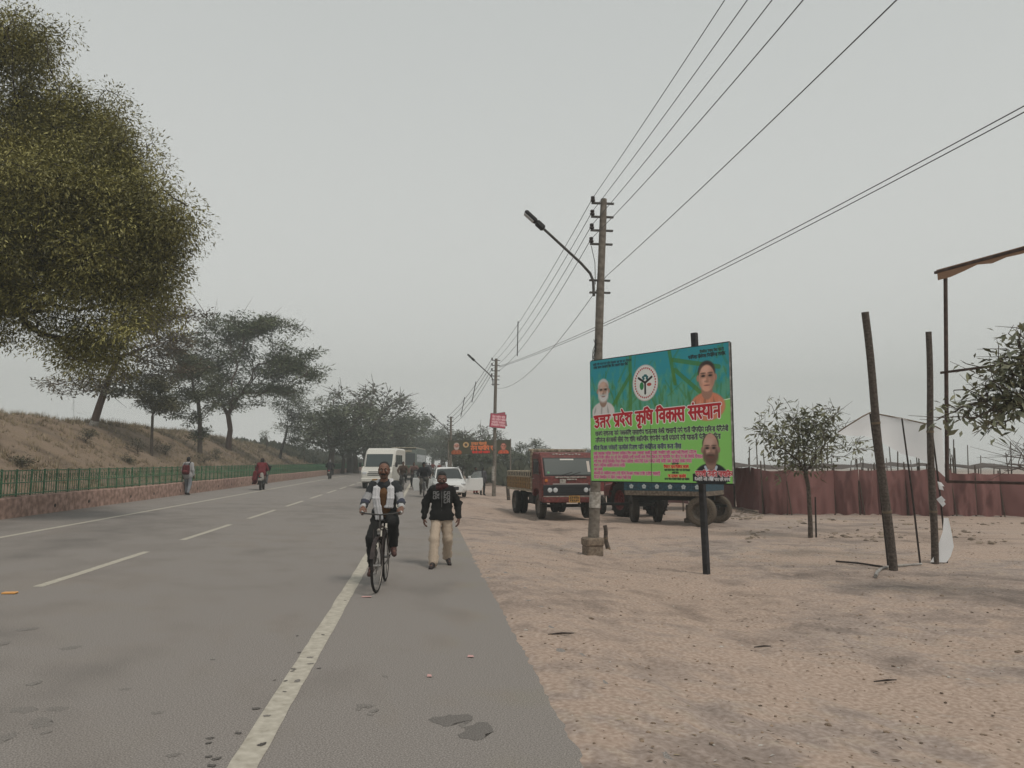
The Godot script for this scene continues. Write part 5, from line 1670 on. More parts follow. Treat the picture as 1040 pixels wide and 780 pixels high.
func build_kerb_and_fence():
	var pink := mat("pink_wall", Color(0.52, 0.345, 0.285), 0.92, 0.0, noise_tex("pinkwear", 0.015, Color(0.62, 0.60, 0.58), Color(1, 1, 1), 6), 0.45, noise_tex("dirt_n", 0.035, Color.BLACK, Color.WHITE, 6), 0.3, true)
	var w := thing("kerb_wall", "low pink painted masonry wall along the road edge with drain holes", "wall")
	var hole := mat("drain_hole", Color(0.012, 0.01, 0.009), 0.95)
	for k in 46:
		var z0 := -10.0 - k * 3.0
		var z1 := z0 - 2.985
		var b := MB.new()
		var v := rng.randf_range(0.86, 1.1)
		b.col = Color(v, v * rng.randf_range(0.96, 1.03), v)
		var ya := gy(-10.6, z0); var yb := gy(-10.6, z1)
		var h := 0.54 + 0.012 * sin(k * 1.7)
		var fx := -10.60; var bx := -10.90; var bv := 0.03
		b.face([xzy(fx, z0, ya - 0.1), xzy(fx, z1, yb - 0.1), xzy(fx, z1, yb + h - bv), xzy(fx, z0, ya + h - bv)], Vector3.RIGHT)
		b.face([xzy(fx, z0, ya + h - bv), xzy(fx, z1, yb + h - bv), xzy(fx - bv, z1, yb + h), xzy(fx - bv, z0, ya + h)], Vector3(1, 1, 0))
		b.face([xzy(fx - bv, z0, ya + h), xzy(fx - bv, z1, yb + h), xzy(bx, z1, yb + h), xzy(bx, z0, ya + h)], Vector3.UP)
		b.face([xzy(bx, z0, ya - 0.1), xzy(bx, z1, yb - 0.1), xzy(bx, z1, yb + h), xzy(bx, z0, ya + h)], Vector3.LEFT)
		for e in [[z0, ya, Vector3.BACK], [z1, yb, Vector3.FORWARD]]:
			b.face([xzy(fx, e[0], e[1] - 0.1), xzy(bx, e[0], e[1] - 0.1), xzy(bx, e[0], e[1] + h), xzy(fx - bv, e[0], e[1] + h), xzy(fx, e[0], e[1] + h - bv)], e[2])
		var s := part(b, "wall_section", pink, w)
		if k < 20 and k % 1 == 0:
			var hm := MB.new()
			hm.lathe([Vector2(0.055, 0.0), Vector2(0.055, 0.006), Vector2(0.001, 0.006)], 10, Transform3D(Basis(Vector3(0, -1, 0), Vector3(1, 0, 0), Vector3(0, 0, 1)), Vector3(fx, (ya + yb) * 0.5 + 0.2, (z0 + z1) * 0.5 + rng.randf_range(-0.5, 0.5))))
			part(hm, "drain_hole", hole, s)
	# thin dust line and rubble at the wall foot
	var f := thing("railing_fence", "green painted metal railing standing on the pink wall", "fence")
	var gm := paint("fence_green", Color(0.075, 0.235, 0.115), 0.6)
	var H := 0.68
	var bar := MB.new()
	bar.box(Vector3(0, H * 0.5, 0), Vector3(0.014, H - 0.03, 0.014))
	bar.ball(Vector3(0, H * 0.62, 0), Vector3(0.02, 0.03, 0.02), 4, 6)
	var bar_m := bar.mesh()
	var post := MB.new()
	post.box(Vector3(0, H * 0.5 + 0.01, 0), Vector3(0.045, H + 0.06, 0.045), Basis(), 0.006)
	var post_m := post.mesh()
	var rest := MB.new()
	var cnt := 0
	var z := -16.0
	var i := 0
	while z > -145.0:
		var at := Vector3(-10.76, gy(-10.6, z) + 0.54, z)
		var stout := i % 5 == 0
		var lean := Basis(Vector3.RIGHT, rng.randfn() * 0.015) * Basis(Vector3.BACK, rng.randfn() * 0.01)
		if cnt < 300:
			again(post_m if stout else bar_m, "post" if stout else "bar", gm, f, Transform3D(lean, at))
		else:
			rest.box(at + Vector3(0, H * 0.5, 0), Vector3(0.045, H + 0.06, 0.045) if stout else Vector3(0.014, H - 0.03, 0.014))
		cnt += 1
		i += 1
		z -= 0.15
	var r := part(rest, "far_bars", gm, f)
	r.set_meta("kind", "stuff")
	for y in [0.06, 0.36, H]:
		var b := MB.new()
		var zz := -16.0
		while zz > -145.0:
			b.bar(Vector3(-10.76, gy(-10.6, zz) + 0.54 + y, zz), Vector3(-10.76, gy(-10.6, zz - 3.0) + 0.54 + y, zz - 3.0), 0.035, 0.028)
			zz -= 3.0
		part(b, "rail", gm, f)
	# decorative rings between the bars
	var ring := MB.new()
	for k in 10:
		var a := TAU * k / 10.0
		var a2 := TAU * (k + 1) / 10.0
		ring.bar(Vector3(0, sin(a) * 0.055, cos(a) * 0.055), Vector3(0, sin(a2) * 0.055, cos(a2) * 0.055), 0.012, 0.012)
	var ring_m := ring.mesh()
	for k in 130:
		var zz := -16.075 - k * 0.30
		again(ring_m, "ring", gm, f, Transform3D(Basis(), Vector3(-10.76, gy(-10.6, zz) + 0.54 + 0.52, zz)))

# ---------------------------------------------------------------- poles and wires
var hooks := []   # per pole: wire fixing points

func concrete() -> StandardMaterial3D:
	return mat("pole_concrete", Color(0.25, 0.225, 0.195), 0.93, 0.0, noise_tex("pinkwear", 0.015, Color.WHITE, Color.WHITE), 0.8, noise_tex("bark_n", 0.03, Color.BLACK, Color.WHITE), 0.4)

func pole_at(lean: Vector3, h: float, y: float) -> Vector3:
	return lean * (y / h) + Vector3(0.012 * sin(y * 0.9), y, 0.01 * sin(y * 1.3))

func build_pole(o: Node3D, h: float, lean: Vector3, r0: float, r1: float, arm_h: float, detail := true) -> Array:
	var galv := paint("galvanised", Color(0.13, 0.125, 0.12), 0.6, 0.3)
	var dark := mat("black_trim", Color.WHITE)
	var b := MB.new()
	var pts := []
	var rad := []
	for k in 15:
		var y := h * k / 14.0
		pts.append(pole_at(lean, h, y)); rad.append(lerpf(r0, r1, k / 14.0) * (1.0 + (0.05 * sin(k * 2.1) if detail else 0.0)))
	b.tube(pts, rad, 12)
	part(b, "pole_shaft", concrete(), o)
	if detail:
		var pb := MB.new()
		pb.box(Vector3(0.0, 0.10, 0), Vector3(0.36, 0.22, 0.36), Basis(Vector3.UP, 0.2), 0.02)
		pb.box(Vector3(0.0, 0.295, 0), Vector3(0.40, 0.18, 0.40), Basis(Vector3.UP, 0.17), 0.03)
		part(pb, "pedestal", mat("pedestal_block", Color(0.30, 0.24, 0.185), 0.95, 0.0, noise_tex("pinkwear", 0.015, Color.WHITE, Color.WHITE), 1.5, noise_tex("dirt_n", 0.035, Color.BLACK, Color.WHITE), 0.8), o)
		var wp := MB.new()
		wp.tube([pole_at(lean, h, 1.02), pole_at(lean, h, 1.36)], [r0 * 0.985 + 0.004, r0 * 0.97 + 0.004], 12, false)
		part(wp, "white_band", paint("whitewash", Color.WHITE), o)
	var fix := []
	for k in 4:
		var y := h - 0.10 - k * 0.32
		var c: Vector3 = pole_at(lean, h, y)
		var m := MB.new()
		m.box(c + Vector3(-0.02, 0, 0), Vector3(0.52, 0.045, 0.05), Basis(), 0.006)
		part(m, "cross_bracket", galv, o)
		var q := MB.new()
		var p := c + Vector3(-0.25, 0.03, 0)
		q.lathe([Vector2(0.02, 0), Vector2(0.055, 0.01), Vector2(0.055, 0.05), Vector2(0.03, 0.065), Vector2(0.05, 0.08), Vector2(0.045, 0.12), Vector2(0.001, 0.13)], 12, Transform3D(Basis(), p))
		part(q, "insulator", mat("porcelain_brown", Color(0.03, 0.02, 0.017), 0.3), o)
		fix.append(p + Vector3(0, 0.09, 0))
	fix.append(pole_at(lean, h, h - 1.80) + Vector3(0.12, 0, 0))
	# lamp arm over the road
	var c: Vector3 = pole_at(lean, h, arm_h)
	var j := MB.new()
	j.tube([c + Vector3(-0.16, -0.30, 0), c + Vector3(-0.17, 0.05, 0), c + Vector3(-0.24, 0.22, 0), c + Vector3(-0.45, 0.45, 0), c + Vector3(-1.28, 1.20, 0)], [0.032], 8)
	part(j, "lamp_arm", galv, o)
	for y in [-0.22, 0.06]:
		var cl := MB.new()
		cl.box(c + Vector3(-0.02, y, 0), Vector3(0.48, 0.04, 0.06), Basis(), 0.006)
		part(cl, "clamp", galv, o)
	var dir := Vector3(-0.74, 0.67, 0).normalized()
	var bs := Basis(dir, Vector3(0.67, 0.74, 0).normalized(), Vector3.BACK)
	var l := MB.new()
	l.box(c + Vector3(-1.30, 1.22, 0) + dir * 0.10, Vector3(0.24, 0.13, 0.17), bs, 0.035)
	l.box(c + Vector3(-1.30, 1.22, 0) + dir * 0.38, Vector3(0.36, 0.10, 0.20), bs, 0.035)
	var lh := part(l, "lamp_head", dark, o)
	var g := MB.new()
	g.box(c + Vector3(-1.30, 1.22, 0) + dir * 0.40 - bs.y * 0.05, Vector3(0.28, 0.02, 0.15), bs, 0.006)
	part(g, "lamp_lens", mat("lamp_glass", Color.WHITE), lh)
	if detail:
		var wr := MB.new()
		for s in 3:
			var pp := []
			for k in 12: pp.append(pole_at(lean, h, 3.4 + k * 0.12) + Vector3(sin(k * 1.3 + s) * 0.03 - 0.11, 0, cos(k * 1.1 + s) * 0.04 + 0.06))
			wr.tube(pp, [0.008], 4, false)
		wr.tube([pole_at(lean, h, h - 1.1) + Vector3(-0.25, 0, 0), pole_at(lean, h, h - 1.5) + Vector3(-0.16, 0, 0.05), pole_at(lean, h, h - 2.0) + Vector3(-0.13, 0, 0.04)], [0.008], 4, false)
		part(wr, "loose_cable", dark, o)
	return fix

func wire(a: Vector3, b: Vector3, sag: float, r: float, label: String, group := "overhead wires between the poles"):
	var m := MB.new()
	var pts := []
	for k in 25:
		var t := k / 24.0
		pts.append(a.lerp(b, t) - Vector3(0, 4.0 * sag * t * (1.0 - t), 0))
	m.tube(pts, [r], 5, false)
	solo(m, "power_wire", mat("wire", Color(0.085, 0.085, 0.088), 0.6), label, "wire", group)

func build_poles():
	var pa := ground_px(602, 564)
	var h := 7.98
	var a := thing("street_lamp_pole", "tall concrete pole with lamp arm and four insulators behind the green billboard", "lamp pole", pa)
	var fa := build_pole(a, h, Vector3(0.34, 0, 0), 0.125, 0.075, 6.02)
	var pb := ground_px(501.5, 504)
	var dB := depth_of(pb)
	var hb := (504.0 - 363.0) * dB / 780.0
	var b := thing("street_lamp_pole", "lamp pole carrying a red notice board beside the white car", "lamp pole", pb)
	var fb := build_pole(b, hb, Vector3(0.12, 0, 0), 0.12, 0.085, hb - 1.35, false)
	var lo := MB.new()
	lo.tube([Vector3(0, 0.9, 0), Vector3(0, 1.75, 0)], [0.13], 12, false)
	part(lo, "white_band", paint("whitewash", Color.WHITE), b)
	for k in 2:
		var s := 1.0
		var q := MB.new()
		var c := Vector3(0.22 + 0.05 * k, hb - 3.78 + (0.05 if k == 1 else 0.0), 0.18 - k * 0.08)
		var w := 0.48 - 0.03 * k
		var bs := Basis(Vector3.BACK, -0.10 + 0.25 * k)
		q.face([c + bs * Vector3(-w, -0.42, 0), c + bs * Vector3(w, -0.42, 0), c + bs * Vector3(w, 0.42, 0), c + bs * Vector3(-w, 0.42, 0)], Vector3.BACK, [Vector2(0, 1), Vector2(1, 1), Vector2(1, 0), Vector2(0, 0)])
		var nb := part(q, "notice_board", flat_print(notice_picture(70 + k * 7), "notice_print_%d" % k), b)
		var fr := MB.new()
		for e in [[-1, -1, 1, -1], [1, -1, 1, 1], [1, 1, -1, 1], [-1, 1, -1, -1]]:
			fr.bar(c + bs * Vector3(e[0] * w, e[1] * 0.42, -0.012), c + bs * Vector3(e[2] * w, e[3] * 0.42, -0.012), 0.03, 0.02)
		part(fr, "board_frame", mat("steel", Color.WHITE), nb)
	var pc := ground_px(457, 492.5)
	var dC := depth_of(pc)
	var hc := (492.5 - 423.0) * dC / 780.0
	var c := thing("street_lamp_pole", "hazy lamp pole at the end of the printed gate banner", "lamp pole", pc)
	var fc := build_pole(c, hc, Vector3(0.05, 0, 0), 0.12, 0.08, hc - 1.35, false)
	# pole line behind the camera
	var pz := pa + Vector3(-0.1, 0, 28.5)
	pz.y = gy(pz.x, pz.z)
	var z := thing("street_lamp_pole", "plain concrete lamp pole on the dirt near the asphalt edge", "lamp pole", pz)
	var fz := build_pole(z, 7.72, Vector3.ZERO, 0.125, 0.075, 6.02, false)
	var names := ["top", "second", "third", "fourth", "lowest"]
	for k in 5:
		wire(pz + fz[k], pa + fa[k], [0.30, 0.42, 0.50, 0.60, 0.25][k], 0.0065, "%s overhead wire running forward from the pole by the green billboard" % names[k])
		wire(pa + fa[k], pb + fb[k], 0.30 + 0.10 * k, 0.008, "%s overhead wire from the billboard pole to the notice board pole" % names[k])
		if k < 4: wire(pb + fb[k], pc + fc[k], 0.35 + 0.05 * k, 0.014, "%s overhead wire beyond the notice board pole" % names[k])
	# rods that keep the wires apart at mid span
	for t in [0.52]:
		var m := MB.new()
		var p0: Vector3 = (pa + fa[0]).lerp(pb + fb[0], t) - Vector3(0, 4.0 * 0.30 * t * (1.0 - t) - 0.12, 0)
		var p1: Vector3 = (pa + fa[3]).lerp(pb + fb[3], t) - Vector3(0, 4.0 * 0.60 * t * (1.0 - t) + 0.12, 0)
		m.tube([p0, p1], [0.022], 6)
		solo(m, "wire_spacer", mat("black_trim", Color.WHITE), "dark rod spacer hanging across the four overhead wires", "spacer")
	for t in [0.3, 0.55]:
		var m := MB.new()
		var p0: Vector3 = (pb + fb[0]).lerp(pc + fc[0], t) - Vector3(0, 4.0 * 0.35 * t * (1.0 - t) - 0.15, 0)
		var p1: Vector3 = (pb + fb[3]).lerp(pc + fc[3], t) - Vector3(0.25, 4.0 * 0.5 * t * (1.0 - t) + 0.15, 0)
		m.tube([p0, p1], [0.03], 6)
		solo(m, "wire_spacer", mat("black_trim", Color.WHITE), "dark rod spacer on the wires beyond the notice board pole", "spacer", "far wire spacers")
	# service cable crossing to a pole on the right, outside the picture
	var ps := Vector3(10.3, 0, -8.2)
	ps.y = gy(ps.x, ps.z)
	var s := thing("utility_pole", "plain concrete utility pole standing on the dirt beyond the empty frame", "utility pole", ps)
	var sb := MB.new()
	sb.tube([Vector3.ZERO, Vector3(0, 4, 0), Vector3(0, 8.3, 0)], [0.12, 0.10, 0.08], 12)
	part(sb, "pole_shaft", concrete(), s)
	pieces(s, "cross_bracket", paint("galvanised", Color.WHITE), [[Vector3(0, 7.95, 0), Vector3(0.5, 0.05, 0.05), 0.006]])
	var e0 := at_px(507, 372, dB)
	for k in 2:
		wire(e0 + Vector3(0, -0.06 * k, 0), ps + Vector3(-0.1 + 0.12 * k, 7.98 - 0.03 * k, 0), 0.42 + 0.03 * k, 0.011, "service cable of a close pair crossing above the billboard", "service cables")

# ---------------------------------------------------------------- billboard and what stands about it
func build_billboard():
	var pr := at_px(745, 473, 13.0)
	var pl := at_px(601.5, 473, 15.45)
	var yb := 1.40
	var yt := 3.81
	var post_at := ground_px(718, 583)
	var base := Vector3(post_at.x, gy(post_at.x, post_at.z), post_at.z)
	var o := thing("billboard", "large green and teal printed billboard with portraits and red headline", "billboard", base)
	var L := pl - base; L.y = 0
	var R := pr - base; R.y = 0
	var u := (R - L).normalized()
	var n := u.cross(Vector3.UP).normalized()
	if n.dot(EYE - base) < 0.0: n = -n
	var b0 := yb - base.y
	var t0 := yt - base.y
	# slightly bellied vinyl sheet
	var sh := MB.new()
	var nx := 26
	var ny := 18
	for j in ny + 1:
		for i in nx + 1:
			var s := float(i) / nx
			var t := float(j) / ny
			var p := L.lerp(R, s) + Vector3(0, lerpf(t0, b0, t), 0)
			var bulge := 0.012 * noise.get_noise_2d(s * 60.0, t * 40.0) + 0.010 * sin(s * PI) * sin(t * PI)
			if absf(s - 0.47) < 0.03: bulge -= 0.004
			sh.vert(p + n * (0.03 + bulge), n, Vector2(s, t))
	for j in ny:
		for i in nx:
			var k := j * (nx + 1) + i
			sh.tri(k, k + 1, k + nx + 2); sh.tri(k, k + nx + 2, k + nx + 1)
	part(sh, "printed_sheet", flat_print(billboard_picture(), "billboard_print"), o)
	var fm := paint("frame_steel", Color(0.05, 0.05, 0.05), 0.7, 0.2)
	var fr := [[L + Vector3(0, b0, 0), R + Vector3(0, b0, 0)], [L + Vector3(0, t0, 0), R + Vector3(0, t0, 0)], [L + Vector3(0, b0, 0), L + Vector3(0, t0, 0)], [R + Vector3(0, b0, 0), R + Vector3(0, t0, 0)], [L.lerp(R, 0.47) + Vector3(0, b0, 0), L.lerp(R, 0.47) + Vector3(0, t0, 0)], [L + Vector3(0, (b0 + t0) * 0.5, 0), R + Vector3(0, (b0 + t0) * 0.5, 0)]]
	for f in fr:
		var m := MB.new()
		m.bar(f[0], f[1], 0.04, 0.04, n, 0.004)
		part(m, "frame_bar", fm, o)
	var ed := MB.new()
	ed.bar(R + Vector3(0, b0, 0) + n * 0.034 + u * 0.01, R + Vector3(0, t0, 0) + n * 0.034 + u * 0.01, 0.02, 0.012, n)
	part(ed, "white_hem", paint("panel_white", Color.WHITE), o)
	var sm1 := MB.new()
	sm1.bar(L.lerp(R, 0.47) + Vector3(0, b0 + 0.01, 0) + n * 0.036, L.lerp(R, 0.47) + Vector3(0, t0 - 1.1, 0) + n * 0.036, 0.008, 0.004, n)
	part(sm1, "sheet_seam", mat("seam_green", Color(0.03, 0.09, 0.02), 0.9), o)
	# wooden post behind the sheet, leaning
	var top := at_px(705, 338, depth_of(base) + 0.25) - base
	var ps := MB.new()
	var d := top.normalized()
	ps.bar(Vector3(0, -0.2, 0), top, 0.115, 0.09, n, 0.01)
	part(ps, "post", paint("tarred_post", Color(0.04, 0.04, 0.046), 0.75), o)
	# the left edge is wired to the pole
	var ti := MB.new()
	for y in [b0 + 0.3, t0 - 0.3]: ti.tube([L + Vector3(0, y, 0), L + Vector3(0.03, y, 0) - n * 0.15], [0.006], 4)
	part(ti, "tie_wire", mat("steel", Color.WHITE), o)

func rough_post(called: String, label: String, x0: float, y0: float, x1: float, y1: float, w0: float, w1: float, extra := 0.0):
	var g := ground_px(x0, y0)
	var dd := depth_of(g)
	var o := thing(called, label, "post", g)
	var top := at_px(x1, y1, dd + extra) - g
	var b := MB.new()
	var pts := []
	var rad := []
	for k in 13:
		var t := k / 12.0
		pts.append(top * t + Vector3(0, -0.15 * (1.0 - t), 0) + Vector3(0.012 * sin(t * 9.0), 0, 0.012 * cos(t * 7.0)))
		rad.append(lerpf(w0, w1, t))
	b.tube(pts, rad, 10)
	part(b, "shaft", mat("old_timber", Color(0.165, 0.138, 0.118), 0.9, 0.0, noise_tex("bark", 0.02, Color.WHITE, Color.WHITE), 1.6, noise_tex("bark_n", 0.03, Color.BLACK, Color.WHITE), 0.7), o)
	for t in [0.3, 0.62]:
		var r := MB.new()
		r.tube([pts[int(t * 12)] - d_of(top) * 0.02, pts[int(t * 12)] + d_of(top) * 0.02], [lerpf(w0, w1, t) * 1.12], 10)
		part(r, "rope_tie", mat("rope", Color(0.16, 0.12, 0.08), 0.95), o)

func d_of(v: Vector3) -> Vector3:
	return v.normalized()

func ribbon(m: MB, left: Array, right: Array):
	# smooth sheet between two rails of points
	var b := m.v.size()
	var n := left.size()
	var nu := 7
	for i in n:
		for k in nu:
			var p: Vector3 = left[i].lerp(right[i], k / float(nu - 1))
			m.vert(p + Vector3(0, 0, 0.05 * noise.get_noise_3d(p.x * 25.0, p.y * 25.0, 4.0)), Vector3.BACK)
	for i in n:
		for k in nu:
			var id := b + i * nu + k
			var du := m.v[b + i * nu + mini(k + 1, nu - 1)] - m.v[b + i * nu + maxi(k - 1, 0)]
			var dv := m.v[b + mini(i + 1, n - 1) * nu + k] - m.v[b + maxi(i - 1, 0) * nu + k]
			var nn := du.cross(dv).normalized()
			if nn.z < 0.0: nn = -nn
			m.n[id] = nn
	for i in n - 1:
		for k in nu - 1:
			var id := b + i * nu + k
			m.tri(id, id + 1, id + nu + 1); m.tri(id, id + nu + 1, id + nu)

func build_right_side():
	rough_post("timber_post", "tall dark timber post leaning hard, beside torn plastic sheeting", 907.5, 579, 878, 317, 0.082, 0.068)
	rough_post("timber_post", "upright dark timber post with white scraps at its foot", 949, 572.5, 942.5, 337, 0.075, 0.058)
	rough_post("broken_post", "short broken post stub leaning beside the concrete pedestal", 618, 558, 614, 533.5, 0.055, 0.045)
	rough_post("marker_post", "short thick wooden post on the dirt beside the red truck", 516.5, 508, 515.5, 484, 0.10, 0.09)
	# stakes and plastic of the wrecked shelter
	var stake := paint("stake_wood", Color(0.05, 0.036, 0.03), 0.85)
	var sd := 0.0
	for s in [[903, 575.5, 884, 420, 0.028, "thin stake beside the leaning post holding the plastic ridge"], [935, 573, 916, 425, 0.02, "thin stake between the two tall posts under the plastic"], [962, 571.5, 947, 440, 0.02, "thin stake carrying white plastic scraps behind the upright post"]]:
		var g := ground_px(s[0], s[1])
		var b := MB.new()
		var top := at_px(s[2], s[3], depth_of(g) + 0.3)
		b.tube([g - Vector3(0, 0.1, 0), g.lerp(top, 0.5) + Vector3(0.015, 0, 0), top], [s[4], s[4] * 0.9, s[4] * 0.8], 7)
		solo(b, "stake", stake, s[5], "stake")
		sd = depth_of(g) + 0.3
	var pm := mat("plastic_sheet", Color(0.88, 0.90, 0.92), 0.35)
	pm.backlight_enabled = true
	pm.backlight = Color(1.0, 1.0, 1.0)
	var te := [[851, 439], [860, 433], [868, 428], [876, 423], [884, 419], [900, 422], [916, 425], [932, 428.5], [948, 432], [956, 436]]
	var be := [[852, 441], [860, 442.5], [868, 443], [876, 442.5], [884, 444], [900, 452], [916, 461], [932, 465], [947, 473], [960, 485]]
	var tl := []
	var bl := []
	for i in te.size():
		tl.append(at_px(te[i][0], te[i][1], sd + 0.02 - 0.25 * sin(i * 0.7)))
		bl.append(at_px(be[i][0], be[i][1], sd + 0.9 - 0.5 * absf(i - 4.0) / 5.0))
	var rb := MB.new()
	ribbon(rb, tl, bl)
	var po := solo(rb, "plastic_sheet", pm, "torn white plastic sheet draped over stakes between the tall posts", "plastic sheet")
	var hemline := MB.new()
	hemline.tube(tl, [0.014], 5)
	part(hemline, "ridge_rope", mat("rope", Color(0.16, 0.12, 0.08), 0.95), po)
	var scraps := [[[[952, 489], [956, 490], [958.5, 498], [954, 497]], "small white plastic scrap on the stake behind the upright post, upper"], [[[951, 507], [956, 503.5], [960.5, 512], [957.5, 515]], "small white plastic scrap on the stake behind the upright post, lower"]]
	for s in scraps:
		var m := MB.new()
		var p := []
		for q in s[0]: p.append(at_px(q[0], q[1], sd - 0.35 + 0.01 * q[1] - 5.0))
		m.face(p, Vector3.BACK)
		m.col = Color(0.95, 0.95, 0.95)
		m.face([p[0], p[1], (p[1] + p[2]) * 0.5 + Vector3(0, 0, 0.06), (p[0] + p[3]) * 0.5 + Vector3(0, 0, 0.05)], Vector3.BACK)
		solo(m, "plastic_scrap", pm, s[1], "scrap")
	var gd := depth_of(ground_px(958, 572))
	var sl := MB.new()
	ribbon(sl, [at_px(959, 526, gd), at_px(957, 540, gd - 0.05), at_px(952, 553, gd - 0.1), at_px(948, 565, gd - 0.15), at_px(945, 571, gd - 0.2)], [at_px(963.5, 526, gd), at_px(966, 540, gd), at_px(968, 555, gd), at_px(965, 565, gd - 0.05), at_px(961, 571, gd - 0.1)])
	solo(sl, "plastic_strip", pm, "long white plastic strip hanging to the ground behind the upright post", "plastic strip")
	var pp := MB.new()
	var pts := []
	for q in [[889.5, 587], [891, 583], [895, 579.5], [902, 577.5], [918, 576], [936, 574.5]]: pts.append(ground_px(q[0], q[1]) + Vector3(0, 0.035, 0))
	pp.tube(pts, [0.032, 0.03, 0.026, 0.024, 0.022, 0.02], 8)
	solo(pp, "fallen_pipe", paint("pipe_white", Color(0.55, 0.54, 0.52), 0.5), "bent white pipe lying at the foot of the leaning post", "pipe")
	var fs := MB.new()
	fs.tube([ground_px(849, 571.5) + Vector3(0, 0.03, 0), ground_px(872, 574) + Vector3(0, 0.04, 0), ground_px(896, 577) + Vector3(0, 0.03, 0)], [0.02], 6)
	solo(fs, "fallen_stick", stake, "thin dark stick lying on the dirt with one end at the leaning post", "stick")
	for q in [[570, 646, 0.14, "short dark twig lying on the dirt beside the asphalt edge"], [900, 694, 0.12, "dark scrap of bark lying on the open dirt"], [775, 659, 0.10, "dry curled twig lying on the open dirt"]]:
		var t := MB.new()
		var g := ground_px(q[0], q[1])
		t.tube([g + Vector3(-q[2], 0.02, 0), g + Vector3(0, 0.035, 0.02), g + Vector3(q[2], 0.02, -0.03)], [0.006, 0.010, 0.005], 5)
		solo(t, "twig", stake, q[3], "twig")
	build_empty_frame()
	build_cloth_wall()

func build_empty_frame():
	var dl := 13.0
	var pl := at_px(961, 473, dl)
	var pr := at_px(1190, 473, 9.9)
	var g := Vector3(pr.x, gy(pr.x, pr.z), pr.z)
	var o := thing("empty_frame", "tall empty metal hoarding frame with a strip of torn cloth along its top", "frame", g)
	var rust := paint("frame_rust", Color(0.11, 0.068, 0.058), 0.85)
	var L := pl - g; L.y = 0
	var R := Vector3.ZERO
	var y0 := 1.7 - (489.0 - 473.0) / 780.0 * dl - g.y
	var y1 := 1.7 + (473.0 - 273.0) / 780.0 * dl - g.y
	var ym := 1.7 + (473.0 - 378.0) / 780.0 * dl - g.y
	for e in [[L + Vector3(0, y0, 0), L + Vector3(0.2, y1, 0), 0.05], [L + Vector3(0, y1, 0), R + Vector3(0, y1, 0), 0.045], [L + Vector3(0, ym, 0), R + Vector3(0, ym, 0), 0.04], [L + Vector3(0, y0, 0), R + Vector3(0, y0, 0), 0.045], [R + Vector3(0, -0.1, 0), R + Vector3(0, y1, 0), 0.06], [L.lerp(R, 0.66) + Vector3(0, -0.1, 0), L.lerp(R, 0.66) + Vector3(0, y1, 0), 0.06]]:
		var b := MB.new()
		b.bar(e[0], e[1], e[2], e[2], Vector3(0.3, 0, 1), 0.005)
		part(b, "frame_bar", rust, o)
	var c := MB.new()
	var n := 14
	var top := []
	var bot := []
	for i in n:
		var t := i / float(n - 1)
		var p := L.lerp(R, t) + Vector3(0, y1 + 0.04, 0.03)
		var hgt := 0.19 - 0.09 * minf(t * 2.0, 1.0) + 0.015 * sin(i * 2.2)
		if i == 3: hgt = 0.10
		top.append(p); bot.append(p - Vector3(0, hgt, -0.02))
	ribbon(c, top, bot)
	part(c, "torn_cloth", cloth("banner_cloth", Color(0.34, 0.20, 0.125)), o)

